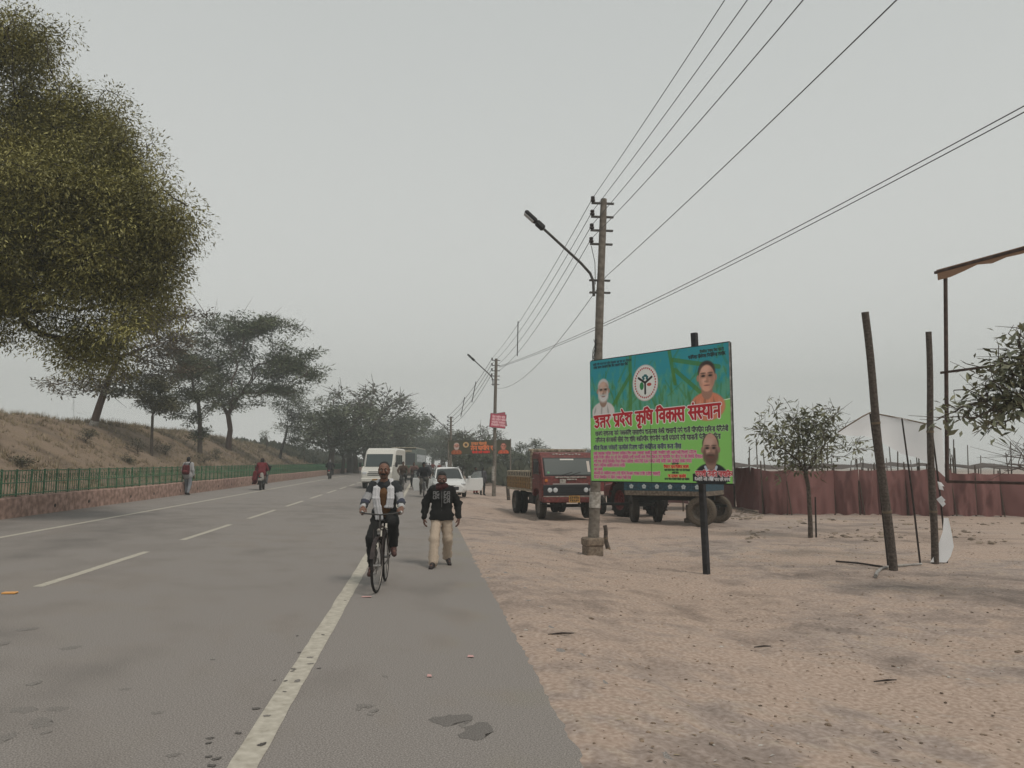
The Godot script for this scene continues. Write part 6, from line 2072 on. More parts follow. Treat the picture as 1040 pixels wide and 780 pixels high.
func build_cloth_wall():
	var a := ground_px(640, 508)
	var corner := ground_px(775, 522.5)
	var m1 := ground_px(968, 524)
	var e := ground_px(1130, 527)
	var o := thing("cloth_wall", "long maroon cloth screen tied between bamboo poles across the dirt", "cloth screen", corner)
	var cm := cloth("maroon_cloth", Color(0.225, 0.104, 0.095))
	var pole := paint("bamboo", Color(0.12, 0.09, 0.065), 0.85)
	var spans := [[a, ground_px(700, 512.5)], [ground_px(700, 512.5), ground_px(724, 514)], [ground_px(724, 514), ground_px(746, 515.5)], [ground_px(746, 515.5), ground_px(763, 517)], [ground_px(763, 517), corner + Vector3(-0.02, 0, 0.0)], [corner + Vector3(0.0, 0, 0.0), ground_px(800, 523)], [ground_px(800, 523), ground_px(848, 523)], [ground_px(848, 523), ground_px(874, 523)], [ground_px(874, 523), ground_px(892, 523)], [ground_px(892, 523), ground_px(921, 523.5)], [ground_px(921, 523.5), ground_px(944, 524)], [ground_px(944, 524), m1], [m1, ground_px(992, 524.5)], [ground_px(992, 524.5), ground_px(1017, 525)], [ground_px(1017, 525), e]]
	for k in spans.size():
		var p: Vector3 = spans[k][0] - corner
		var q: Vector3 = spans[k][1] - corner
		p.y = gy(spans[k][0].x, spans[k][0].z) - corner.y
		q.y = gy(spans[k][1].x, spans[k][1].z) - corner.y
		var w := p.distance_to(q)
		var hh := 1.78 if k < 12 else 1.66
		if k < 5: hh = 1.85
		var nrm := (q - p).cross(Vector3.UP).normalized()
		if nrm.z < 0.0: nrm = -nrm
		var b := MB.new()
		var v := rng.randf_range(0.85, 1.15)
		b.col = Color(v, v, v)
		var nx := 22
		var ny := 12
		for j in ny + 1:
			for i in nx + 1:
				var s := float(i) / nx
				var t := float(j) / ny
				var pos := p.lerp(q, s) + Vector3(0, lerpf(0.02 + 0.03 * sin(s * 9.0 + k), hh - 0.05 * sin(s * PI), t), 0)
				var fold := 0.16 * sin(s * PI) * sin(t * 2.6) * (0.5 + noise.get_noise_2d(k * 31.0, 5.0)) + 0.03 * sin(s * w * 4.0 + t * 2.5 + k * 2.0) * (0.3 + 0.7 * (1.0 - t)) * sin(s * PI) + 0.22 * noise.get_noise_3d(s * w * 22.0, t * 14.0, k * 40.0) * sin(s * PI)
				fold += 0.06 * maxf(0.0, 1.0 - absf(s - t * 0.8) * 6.0) * sin(s * PI) - 0.16 * exp(-pow(s * w / 0.14, 2.0)) * (1.0 - t) + 0.09 * noise.get_noise_3d(s * w * 60.0, t * 6.0, k * 20.0) * pow(1.0 - t, 0.7)
				b.vert(pos + nrm * (fold + 0.03), nrm)
		var st := nx + 1
		for j in ny + 1:
			for i in nx + 1:
				var du := b.v[j * st + mini(i + 1, nx)] - b.v[j * st + maxi(i - 1, 0)]
				var dv := b.v[mini(j + 1, ny) * st + i] - b.v[maxi(j - 1, 0) * st + i]
				var nn := du.cross(dv).normalized()
				if nn.dot(nrm) < 0.0: nn = -nn
				b.n[j * st + i] = nn
		for j in ny:
			for i in nx:
				var id := j * st + i
				b.tri(id, id + 1, id + st + 1); b.tri(id, id + st + 1, id + st)
		part(b, "cloth_panel", cm, o)
		var pb := MB.new()
		var lean := Vector3(rng.randfn() * 0.05, 0, rng.randfn() * 0.05)
		pb.tube([p - nrm * 0.03 - Vector3(0, 0.1, 0), p - nrm * 0.03 + Vector3(0, hh + rng.randf_range(0.1, 0.5), 0) + lean], [0.035, 0.026], 7)
		part(pb, "pole", pole, o)
		if k > 3 and k % 2 == 0:
			var br := MB.new()
			br.tube([p + nrm * 0.12 + Vector3(0.12, 0, 0), p + nrm * 0.02 + Vector3(0, hh * 0.75, 0)], [0.02], 6)
			part(br, "prop", pole, o)
	# sloping mat roofs and bare stakes standing behind the cloth
	var back := thing("shelter_roofs", "low grey sheets roofing the stalls behind the maroon cloth", "roof sheets", corner + Vector3(0, 0, -2.5))
	for k in 7:
		var b := MB.new()
		var x := -6.0 + k * 3.4
		var yy := 1.86 + 0.05 * sin(k * 2.0)
		var pts := []
		for i in 8:
			pts.append(Vector3(x + i * 0.47, yy + 0.05 * sin(i * 1.9 + k), 0.4 + 0.1 * sin(i + k)))
		var p2 := []
		for p in pts: p2.append(p + Vector3(0.1, 0.14 + rng.randf() * 0.08, -2.6))
		ribbon(b, pts, p2)
		part(b, "roof_sheet", cloth("grey_sheet", Color(0.10, 0.08, 0.07)), back)
		var sp := MB.new()
		sp.tube([Vector3(x, -0.1, 0.4), Vector3(x, yy, 0.4)], [0.03], 6)
		sp.tube([Vector3(x + 3.2, -0.1, -2.1), Vector3(x + 3.2, yy + 0.15, -2.1)], [0.03], 6)
		part(sp, "roof_pole", pole, back)
	var mesh_list := []
	for k in 64:
		var b := MB.new()
		var x := rng.randf_range(722, 1075)
		var p := at_px(x, 473, rng.randf_range(33, 44))
		p.y = gy(p.x, p.z)
		var h := 1.95 + pow(rng.randf(), 1.8) * 1.15
		if k % 9 == 0: h += 0.4
		var lean := Vector3(rng.randfn() * 0.10, 0, rng.randfn() * 0.1)
		b.tube([p, p + Vector3(0, h * 0.5, 0) + lean * 0.4, p + Vector3(0, h, 0) + lean], [0.034, 0.03, 0.022], 6)
		solo(b, "bamboo_stake", pole, "bare bamboo stake sticking up behind the maroon cloth screen", "stake", "stakes behind the maroon cloth")

# ---------------------------------------------------------------- far gate banner
func build_gate():
	var l := ground_px(457, 493)
	var dl := depth_of(l) - 1.0
	var p0 := at_px(455.5, 461.5, dl)
	var p1 := at_px(518.5, 460.5, dl + 2.0)
	var t0 := at_px(455.5, 447.5, dl)
	var t1 := at_px(518.5, 447, dl + 2.0)
	var base := Vector3(p1.x, gy(p1.x, p1.z), p1.z)
	var o := thing("gate_banner", "wide dark printed banner with orange lettering strung over the dirt track", "banner", base)
	var b := MB.new()
	b.face([p0 - base, p1 - base, t1 - base, t0 - base], Vector3.BACK, [Vector2(0, 1), Vector2(1, 1), Vector2(1, 0), Vector2(0, 0)])
	part(b, "printed_sheet", flat_print(banner_picture(), "banner_print"), o)
	var f := MB.new()
	for e in [[p0, p1], [t0, t1], [p0, t0], [p1, t1]]: f.bar(e[0] - base + Vector3(0, 0, -0.03), e[1] - base + Vector3(0, 0, -0.03), 0.05, 0.05)
	part(f, "frame", paint("frame_steel", Color.WHITE), o)
	for e in [[p0, t0], [p1, t1]]:
		var q := MB.new()
		var x: Vector3 = e[0] - base
		q.tube([Vector3(x.x, gy(e[0].x, e[0].z) - base.y, x.z - 0.06), e[1] - base + Vector3(0, 0.1, -0.06)], [0.06], 8)
		part(q, "gate_post", concrete(), o)

# ---------------------------------------------------------------- every tree in view
func tree_at(called: String, label: String, base: Vector3, T: Dictionary, group := "") -> Node3D:
	var o := thing(called, label, "tree", base, 0.0, group)
	tree_parts(o, T)
	return o

func up_pts(base: Vector3, px: Array, d: float) -> Array:
	var out := [Vector3(0, -0.2, 0)]
	for q in px: out.append(at_px(q[0], q[1], d) - base)
	return out

func build_trees():
	# big tree at the upper left, trunk outside the picture
	var b := at_px(-150, 473, 21.5)
	b.y = gy(b.x, b.z)
	var d := 21.0
	var olive0 := Color(0.058, 0.054, 0.019)
	var olive1 := Color(0.35, 0.325, 0.105)
	tree_at("shade_tree", "huge olive brown tree overhanging the fence from the embankment foot", b, {"trunk": [Vector3(0, -0.2, 0), Vector3(0.1, 1.5, 0), Vector3(0.3, 3.0, 0.1), Vector3(0.7, 4.4, 0.2)], "first": 2, "r": 0.42, "seg": 0.7,
		"blobs": [pxblob(b, 35, 135, 66, 64, d, 190), pxblob(b, 95, 192, 74, 60, 19.8, 216), pxblob(b, 146, 222, 40, 50, 19.4, 108), pxblob(b, 50, 250, 100, 58, 19.5, 288), pxblob(b, 15, 60, 46, 40, 20.6, 70), pxblob(b, 115, 280, 48, 28, 19.5, 60), pxblob(b, 55, 335, 60, 30, 19.2, 48), pxblob(b, 60, 360, 30, 16, 19.2, 12), pxblob(b, -10, 310, 50, 45, 19.2, 70), pxblob(b, -80, 190, 90, 160, 22, 170), pxblob(b, 30, 22, 36, 18, 20.6, 16), pxblob(b, 90, 140, 44, 38, 20.5, 84), pxblob(b, 148, 262, 26, 24, 19.5, 28), pxblob(b, 130, 150, 26, 26, 20.0, 22), pxblob(b, 20, 200, 70, 60, 18.8, 120)],
		"clump": 12, "clump_r": 1.05, "leaves": 225, "spread": 0.44, "leaf": 0.105, "leaf_w": 0.31, "flat": 0.9, "droop": 0.45, "c0": olive0, "c1": olive1, "twigs": 0, "tip_r": 0.010, "taper": 0.5, "bark": mat("dark_bark", Color(0.05, 0.040, 0.033), 0.95)})
	# leaning tree with thin brown foliage
	b = ground_px(94, 432)
	d = depth_of(b)
	var brown0 := Color(0.075, 0.056, 0.038)
	var brown1 := Color(0.15, 0.125, 0.075)
	var redbark := mat("reddish_bark", Color(0.17, 0.105, 0.078), 0.95, 0.0, noise_tex("bark", 0.02, Color.WHITE, Color.WHITE), 1.2)
	tree_at("pod_tree", "leaning thinly leaved brown tree with whitewashed foot on the embankment crest", b, {"trunk": up_pts(b, [[101, 412], [108, 392], [115, 374], [121, 362]], d), "first": 2, "r": 0.20, "seg": 0.7, "bark": redbark, "white_base": 0.55,
		"blobs": [pxblob(b, 150, 328, 55, 26, d, 70), pxblob(b, 180, 350, 34, 20, d, 32), pxblob(b, 100, 355, 40, 22, d, 26), pxblob(b, 85, 392, 34, 10, d, 24), pxblob(b, 150, 378, 45, 12, d, 30), pxblob(b, 165, 312, 30, 14, d, 16)],
		"clump": 3, "leaves": 44, "spread": 0.85, "leaf": 0.32, "leaf_w": 0.34, "flat": 0.34, "c0": brown0, "c1": brown1, "twigs": 1, "twig_up": 0.15, "tip_r": 0.022, "lift": 0.0, "taper": 0.55})
	# thin trees beside it
	b = ground_px(75, 424)
	b = at_px(75, 424, depth_of(b) + 5.0)
	d = depth_of(b)
	tree_at("young_tree", "slim pole-like tree with flat tiers behind the leaning brown tree", b, {"trunk": up_pts(b, [[75, 410], [75.5, 390], [76, 372]], d) , "first": 1, "r": 0.16, "seg": 0.6,
		"blobs": [pxblob(b, 75, 375, 24, 8, d, 16), pxblob(b, 70, 398, 26, 6, d, 16), pxblob(b, 80, 415, 28, 7, d, 16), pxblob(b, 100, 425, 34, 8, d, 20)], "leaves": 36, "spread": 0.7, "leaf": 0.26, "flat": 0.2, "c0": Color(0.045, 0.05, 0.03), "c1": Color(0.085, 0.085, 0.045), "tip_r": 0.02})
	b = ground_px(154, 463)
	d = depth_of(b)
	tree_at("young_tree", "small dark tree with straight trunk below the leaning brown tree", b, {"trunk": up_pts(b, [[154, 450], [154.5, 435], [155, 422]], d), "first": 2, "r": 0.085, "seg": 0.5, "blobs": [pxblob(b, 150, 398, 34, 17, d, 70), pxblob(b, 160, 412, 26, 12, d, 30), pxblob(b, 130, 395, 16, 10, d, 14)], "leaves": 50, "spread": 0.45, "leaf": 0.24, "flat": 0.45, "c0": Color(0.05, 0.052, 0.028), "c1": Color(0.12, 0.115, 0.055), "twigs": 1})
	b = ground_px(203, 462)
	d = depth_of(b)
	tree_at("ivy_tree", "dense dark tree with thick leafy trunk in front of the forked tree", b, {"trunk": up_pts(b, [[203, 445], [203, 425], [201, 405]], d), "first": 1, "r": 0.16, "seg": 0.5, "blobs": [pxblob(b, 196, 395, 26, 30, d, 90), pxblob(b, 190, 370, 22, 20, d, 45), pxblob(b, 203, 428, 10, 16, d, 22), pxblob(b, 180, 410, 18, 14, d, 24)], "leaves": 60, "spread": 0.45, "leaf": 0.24, "flat": 0.6, "c0": Color(0.046, 0.054, 0.028), "c1": Color(0.115, 0.125, 0.058)})
	# forked spreading tree
	b = ground_px(232, 456)
	d = depth_of(b)
	var gr0 := Color(0.046, 0.060, 0.032)
	var gr1 := Color(0.125, 0.150, 0.068)
	tree_at("forked_tree", "broad spreading dark green tree with forked trunk above the motorbike", b, {"trunk": up_pts(b, [[232.5, 446], [234, 436]], d), "first": 2, "r": 0.25, "seg": 0.7, "bark": redbark,
		"blobs": [pxblob(b, 228, 345, 36, 20, d, 70), pxblob(b, 265, 338, 36, 14, d, 60), pxblob(b, 300, 368, 28, 18, d, 60), pxblob(b, 258, 372, 46, 16, d, 80), pxblob(b, 200, 372, 26, 24, d, 55), pxblob(b, 235, 402, 40, 16, d, 60), pxblob(b, 275, 395, 28, 10, d, 30), pxblob(b, 312, 380, 14, 14, d, 22), pxblob(b, 232, 324, 12, 8, d, 6), pxblob(b, 270, 325, 22, 8, d, 16)],
		"clump": 3, "leaves": 62, "spread": 0.9, "leaf": 0.36, "leaf_w": 0.32, "flat": 0.34, "c0": gr0, "c1": gr1, "tip_r": 0.02, "twigs": 1, "lift": 0.05, "taper": 0.6})
	b = ground_px(284, 466)
	d = depth_of(b)
	tree_at("leaning_tree", "slender dark tree with curved leaning trunk next to the forked tree", b, {"trunk": up_pts(b, [[286, 456], [290, 444], [292, 434]], d), "first": 2, "r": 0.14, "seg": 0.6, "bark": mat("dark_bark", Color.WHITE),
		"blobs": [pxblob(b, 300, 405, 24, 16, d, 55), pxblob(b, 318, 425, 22, 20, d, 60), pxblob(b, 292, 428, 18, 14, d, 36), pxblob(b, 310, 445, 20, 8, d, 20)], "leaves": 60, "spread": 0.75, "leaf": 0.30, "flat": 0.5, "c0": Color(0.046, 0.056, 0.034), "c1": Color(0.115, 0.13, 0.066), "twigs": 1})
	for q in [[271, 456, 438, "small upright dark shrub standing near the forked trunk"], [309, 470, 448, "small bare-stemmed sapling by the green railing, near the slender leaning tree"]]:
		b = ground_px(q[0], q[1])
		d = depth_of(b)
		tree_at("sapling", q[3], b, {"trunk": up_pts(b, [[q[0], (q[1] + q[2]) * 0.5]], d), "first": 0, "r": 0.07, "seg": 0.4, "blobs": [pxblob(b, q[0], q[2] + 4, 5, 6, d, 16)], "leaves": 30, "spread": 0.35, "leaf": 0.16, "c0": gr0, "c1": gr1})
	# low bushes on the slope
	var bushes := [[140, 462, 11, 9, "dark round bush beside the small straight tree on the slope"], [168, 462, 11, 7, "loose open bush beside the small straight tree on the slope"], [219, 466, 8, 6, "low bush below the forked tree"], [207, 471, 12, 5, "flat bush at the railing behind the backpack walker"], [87, 450, 7, 6, "small bush on the bare slope below the leaning brown tree"], [22, 474, 8, 5, "small weed clump at the railing on the embankment foot"], [130, 470, 6, 4, "tiny weed clump at the railing"], [333, 462, 7, 6, "bush behind the railing near the far motorcycle"], [262, 462, 12, 7, "dry brown bush behind the red clothed riders"], [318, 464, 6, 6, "dark bush behind the railing near the thin sapling"], [347, 465, 8, 6, "dark bush behind the railing under the far trees"]]
	for k in bushes.size():
		var q: Array = bushes[k]
		b = ground_px(q[0], q[1])
		d = depth_of(b)
		var dry: bool = q[4].begins_with("dry")
		var o := thing("bush", q[4], "bush", b)
		tree_parts(o, {"trunk": [Vector3(0, -0.1, 0), Vector3(0, 0.12, 0)], "first": 1, "r": 0.035, "seg": 0.2, "blobs": [pxblob(b, q[0], q[1] - q[3], q[2], q[3], d, 26)], "leaves": 26, "spread": 0.22, "leaf": 0.10, "c0": Color(0.09, 0.065, 0.04) if dry else Color(0.035, 0.036, 0.02), "c1": Color(0.19, 0.14, 0.085) if dry else Color(0.08, 0.075, 0.04), "tip_r": 0.006})
	# two patterns of far trees, repeated with other sizes and turns
	var protos := []
	for v in 3:
		var o := thing("far_tree", "", "tree", Vector3.ZERO, 0.0, "hazy trees along the road")
		var bl := []
		for k in 7:
			var a := k * 2.4 + v
			bl.append([Vector3(cos(a) * 2.1, 4.6 + 0.9 * sin(k * 1.7 + v) + (1.6 if k % 3 == 0 else 0.0), sin(a) * 2.1), Vector3(1.5, 1.1, 1.5), 16])
		bl.append([Vector3(0, 3.2, 0), Vector3(2.6, 1.0, 2.6), 26])
		tree_parts(o, {"trunk": [Vector3(0, -0.2, 0), Vector3(0.1, 1.2, 0), Vector3(0.15, 2.4, 0.1)], "first": 1, "r": 0.24, "seg": 0.7, "blobs": bl, "leaves": 34 if v < 2 else 12, "spread": 0.62, "leaf": 0.30, "leaf_w": 0.5, "flat": 0.6, "c0": Color(0.044, 0.056, 0.034), "c1": Color(0.108, 0.122, 0.068), "twigs": 0 if v < 2 else 3, "tip_r": 0.03})
		protos.append(o)
	# [photo x, photo y of the foot, crown top y, depth, pattern, label]
	var far := [
		[336, 462, 400, 88, 0, "rounded far tree next to the slender leaning tree"], [356, 464, 396, 104, 2, "thinly leaved tree top rising above the dark grove"], [374, 463, 392, 112, 2, "tall thin crowned tree above the white van"], [362, 466, 420, 100, 0, "low dark tree behind the far motorcycle"], [388, 465, 412, 118, 1, "broad dark tree above the white van"], [402, 465, 416, 128, 0, "broad dark tree above the green bus"], [348, 467, 432, 96, 1, "squat dark tree at the railing end"], [380, 467, 432, 112, 0, "squat dark tree behind the white van"], [400, 467, 436, 124, 1, "squat dark tree behind the green bus"],
		[418, 466, 424, 165, 1, "hazy tree beyond the green bus"], [430, 466, 430, 190, 0, "hazy tree where the road fades"], [440, 466, 440, 230, 1, "pale far tree where the road meets the sky"], [420, 467, 445, 180, 0, "low hazy tree beyond the green bus"], [448, 466, 436, 150, 0, "hazy tree beyond the lamp pole by the banner"], [462, 468, 438, 130, 1, "hazy tree behind the bearded portrait end of the gate banner"], [452, 467, 448, 160, 1, "low pale tree where the road edge fades"],
		[476, 472, 436, 86, 2, "bare branched tree above the gate banner"], [492, 473, 440, 82, 2, "bare twiggy tree behind the notice board pole"], [485, 474, 455, 78, 0, "dark tree filling the gate under the banner"], [500, 474, 452, 84, 1, "dark tree behind the standing couple"], [470, 474, 455, 80, 1, "dark tree under the bearded portrait of the banner"], [514, 474, 454, 88, 0, "tree just past the clean shaven portrait end of the banner"],
		[530, 474, 447, 96, 1, "round topped tree above the truck's cream headboard"], [544, 473, 450, 110, 0, "hazy tree above the red truck cab"], [520, 474, 462, 92, 1, "low tree beyond the tail of the truck bed"], [558, 473, 462, 130, 1, "low pale tree above the truck roof"], [575, 473, 458, 140, 0, "pale tree behind the truck windscreen"], [592, 473, 456, 135, 1, "pale tree between the truck cab and the billboard"], [606, 473, 460, 140, 0, "pale tree behind the billboard edge"]]
	for i in far.size():
		var q: Array = far[i]
		var p := at_px(q[0], q[1], q[3])
		p.y = gy(p.x, p.z) - 0.1
		var top := at_px(q[0], q[2], q[3]).y
		var v: int = q[4]
		var h := maxf(2.0, top - p.y)
		var o: Node3D
		if protos[v].get_meta("label") == "":
			o = protos[v]
			o.position = p
			o.set_meta("label", q[5])
		else:
			o = copy(protos[v], "far_tree", q[5], p)
		var s := h / 7.6
		o.transform = Transform3D(Basis(Vector3.UP, rng.randf() * TAU).scaled_local(Vector3(s * rng.randf_range(1.0, 1.3), s, s * rng.randf_range(1.0, 1.3))), p)
	# scrub filling the ground between the far trees
	var sc := MB.new()
	for k in 9:
		var a := k * 2.4
		var u := Vector3(cos(a), 0.5 + 0.4 * sin(k * 3.0), sin(a)) * 0.5
		var t := Vector3(-sin(a), 0.4, cos(a)) * 0.32
		sc.face([u - t, u + Vector3(0, 0.35, 0), u + t, u - Vector3(0, 0.25, 0)], u)
	var l := []
	for k in 7000:
		var far_left := k < 3800
		var dd := rng.randf_range(115, 240) if far_left else rng.randf_range(68, 160)
		var xx: float
		if far_left: xx = rng.randf_range(-34.0, -13.0)
		else: xx = rng.randf_range(1.2 + dd * 0.045, 4.0 + dd * 0.22)
		var s := rng.randf_range(0.5, 1.2)
		l.append([Transform3D(spin(Vector3(s, s * rng.randf_range(0.6, 1.4), s)), Vector3(xx, gy(xx, -dd) + s * 0.1 + (rng.randf() * 1.2 if not far_left else rng.randf() * 0.8), -dd)), Color(0.036, 0.044, 0.03).lerp(Color(0.085, 0.088, 0.055), rng.randf())])
	scatter("far_scrub", "dark hazy scrub filling the roadside beyond the traffic", "scrub", sc.mesh(), leaf_mat(), l)
	# small glossy leaved tree on the dirt
	b = ground_px(823, 546)
	d = depth_of(b)
	tree_at("small_tree", "small bushy tree with long dark leaves before the maroon cloth screen", b, {"trunk": up_pts(b, [[823, 530], [822, 512], [821, 495], [818, 480]], d), "first": 2, "r": 0.052, "seg": 0.35,
		"blobs": [pxblob(b, 812, 446, 38, 26, d, 75), pxblob(b, 790, 440, 20, 14, d, 26), pxblob(b, 832, 435, 24, 20, d, 40), pxblob(b, 862, 452, 14, 8, d, 12), pxblob(b, 815, 465, 28, 12, d, 30), pxblob(b, 838, 462, 20, 10, d, 14), pxblob(b, 773, 434, 8, 8, d, 5), pxblob(b, 800, 422, 10, 8, d, 6), pxblob(b, 825, 415, 12, 6, d, 6)],
		"leaves": 9, "spread": 0.27, "leaf": 0.20, "leaf_w": 0.30, "flat": 0.8, "droop": 0.25, "c0": Color(0.055, 0.060, 0.034), "c1": Color(0.22, 0.225, 0.135), "tip_r": 0.007, "taper": 0.5, "twigs": 1})
	var st := MB.new()
	var g := ground_px(829, 546)
	st.tube([g, g + Vector3(0.02, 1.1, 0)], [0.025, 0.02], 6)
	solo(st, "tree_stake", paint("stake_wood", Color.WHITE), "short support stake beside the small bushy tree trunk", "stake")
	# branches reaching in from a tree at the right
	b = at_px(1135, 473, 11.3)
	b.y = gy(b.x, b.z)
	d = 11.3
	tree_at("broadleaf_tree", "tree whose long-leaved branches reach across the empty frame", b, {"trunk": [Vector3(0, -0.2, 0), Vector3(-0.05, 0.8, 0), Vector3(-0.15, 1.6, 0), Vector3(-0.25, 2.2, 0.05)], "first": 2, "r": 0.12, "seg": 0.3,
		"blobs": [pxblob(b, 1045, 385, 46, 34, d, 80), pxblob(b, 1005, 405, 30, 22, d, 44), pxblob(b, 985, 415, 20, 12, d, 16), pxblob(b, 955, 427, 16, 7, d, 8), pxblob(b, 1015, 368, 28, 12, d, 18), pxblob(b, 1035, 350, 22, 14, d, 16), pxblob(b, 1100, 370, 60, 60, d, 70)],
		"leaves": 7, "spread": 0.20, "leaf": 0.165, "leaf_w": 0.36, "flat": 0.8, "droop": 0.3, "c0": Color(0.055, 0.062, 0.037), "c1": Color(0.25, 0.255, 0.165), "tip_r": 0.006, "taper": 0.5, "twigs": 1})
	# dry thorn branches at the right edge
	b = ground_px(1046, 540)
	b = at_px(1060, 473, 13.0)
	b.y = gy(b.x, b.z)
	tree_at("dry_shrub", "bare grey twiggy shrub below the leafy branches", b, {"trunk": [Vector3(0, -0.1, 0), Vector3(0, 0.6, 0), Vector3(0.05, 1.2, 0)], "first": 1, "r": 0.04, "seg": 0.2, "blobs": [pxblob(b, 1032, 462, 24, 16, 13.0, 16), pxblob(b, 1060, 460, 30, 24, 13.0, 16)], "leaves": 0, "spread": 0.3, "leaf": 0.1, "twigs": 3, "tip_r": 0.005, "bark": mat("grey_twig", Color(0.13, 0.11, 0.1), 0.95)})

# ---------------------------------------------------------------- people and traffic
func surf_z(bones: Array, x: float, y: float) -> float:
	var z := 0.6
	while z > -0.2:
		var p := Vector3(x, y, z)
		for b in bones:
			var ba: Vector3 = b[1] - b[0]
			var t := clampf((p - b[0]).dot(ba) / maxf(ba.length_squared(), 1e-9), 0, 1)
			if (p - b[0] - ba * t).length() < lerpf(b[2], b[3], t): return z
		z -= 0.004
	return 0.1

func build_cyclist():
	var fr := ground_px(382.5, 602)
	var turn := -0.062
	var bs := Basis(Vector3.UP, turn)
	var at := fr - bs * Vector3(0, 0, 1.05)
	at.y = gy(fr.x, fr.z) 
	var bike := thing("bicycle", "dark roadster bicycle ridden by the man with the white towel", "bicycle", at, turn)
	build_bicycle(bike, Color(0.035, 0.018, 0.016), -0.09, true)
	var o := thing("person", "man in striped jacket with white towel round his neck riding a bicycle", "person", at, turn)
	var J := {"hip": Vector3(0, 0.99, 0.20), "chest": Vector3(0, 1.28, 0.30), "neck": Vector3(0, 1.46, 0.36), "head": Vector3(0.0, 1.615, 0.415),
		"sl": Vector3(0.165, 1.41, 0.34), "sr": Vector3(-0.165, 1.41, 0.34), "el": Vector3(0.245, 1.17, 0.40), "er": Vector3(-0.255, 1.17, 0.40),
		"wl": Vector3(0.275, 1.10, 0.60), "wr": Vector3(-0.27, 1.10, 0.58), "hl": Vector3(0.09, 0.97, 0.20), "hr": Vector3(-0.09, 0.97, 0.20),
		"kl": Vector3(0.165, 0.88, 0.62), "kr": Vector3(-0.15, 0.65, 0.52), "al": Vector3(0.155, 0.545, 0.47), "ar": Vector3(-0.15, 0.255, 0.33),
		"tl": Vector3(0.18, 0.475, 0.60), "tr": Vector3(-0.17, 0.185, 0.47)}
	var dg := Color(0.035, 0.036, 0.042)
	var lg := Color(0.40, 0.40, 0.41)
	var nv := Color(0.045, 0.05, 0.075)
	var S := {"near": true, "cell": 0.0125, "skin": Color(0.155, 0.078, 0.050), "look": Vector3(0.02, -0.02, 1), "bald": true, "moustache": true, "beard": true,
		"hand_l": {"dir": Vector3(-0.05, -0.28, 0.9), "palm": Vector3(0, -1, -0.2), "thumb": Vector3(-1, 0, 0), "curl": 1.0}, "hand_r": {"dir": Vector3(0.05, -0.28, 0.9), "palm": Vector3(0, -1, -0.2), "thumb": Vector3(1, 0, 0), "curl": 1.0},
		"top": dg, "loose": 0.010, "stripes": [dg, dg, lg, lg, nv, nv, dg, Color(0.5, 0.5, 0.5)], "hem": 0.02, "wrinkle": 0.022, "legs": Color(0.014, 0.013, 0.012), "loose_legs": 0.024, "hem_r": 0.066, "shoes": Color(0.055, 0.022, 0.018), "leg_end": 0.92}
	person_parts(o, J, S)
	# brown shirt showing in the open jacket
	var sh := MB.new()
	var br := Color(0.155, 0.078, 0.032)
	var sb := [[Vector3(0.02, 1.00, 0.275), Vector3(0.015, 1.30, 0.375), 0.082, 0.068, br], [Vector3(-0.045, 1.00, 0.272), Vector3(-0.03, 1.30, 0.372), 0.08, 0.066, br], [Vector3(0.0, 1.30, 0.375), Vector3(0.0, 1.43, 0.385), 0.066, 0.042, br]]
	sdf(sh, sb, 0.011, 0.03, 0.010)
	part(sh, "shirt", cloth("cloth"), o)
	# towel: two hanging ends joined behind the neck
	var tw := MB.new()
	var wc := Color(0.66, 0.66, 0.68)
	var chain := []
	for s in [-1.0, 1.0]:
		var low := 0.93 if s < 0.0 else 1.10
		var p := [Vector3(0, 1.465, 0.285), Vector3(s * 0.07, 1.47, 0.30), Vector3(s * 0.095, 1.45, 0.37), Vector3(s * 0.10, 1.36, 0.43), Vector3(s * 0.105, 1.22, 0.445), Vector3(s * 0.085, 1.10, 0.425), Vector3(s * 0.06, low, 0.40)]
		for i in p.size() - 1:
			var wd := [0.03, 0.032, 0.034, 0.038, 0.042, 0.046, 0.046]
			for off in [-1.0, 0.0, 1.0]:
				var q0: Vector3 = p[i] + Vector3(off * wd[i] * 0.8, 0, -absf(off) * 0.008)
				var q1: Vector3 = p[i + 1] + Vector3(off * wd[i + 1] * 0.8, 0, -absf(off) * 0.008)
				chain.append([q0, q1, 0.021, 0.020, wc])
	sdf(tw, chain, 0.009, 0.012, 0.012)
	var to := solo(tw, "towel", cloth("cloth"), "long white towel hanging round the cyclist's neck", "towel")
	to.transform = Transform3D(bs, at)

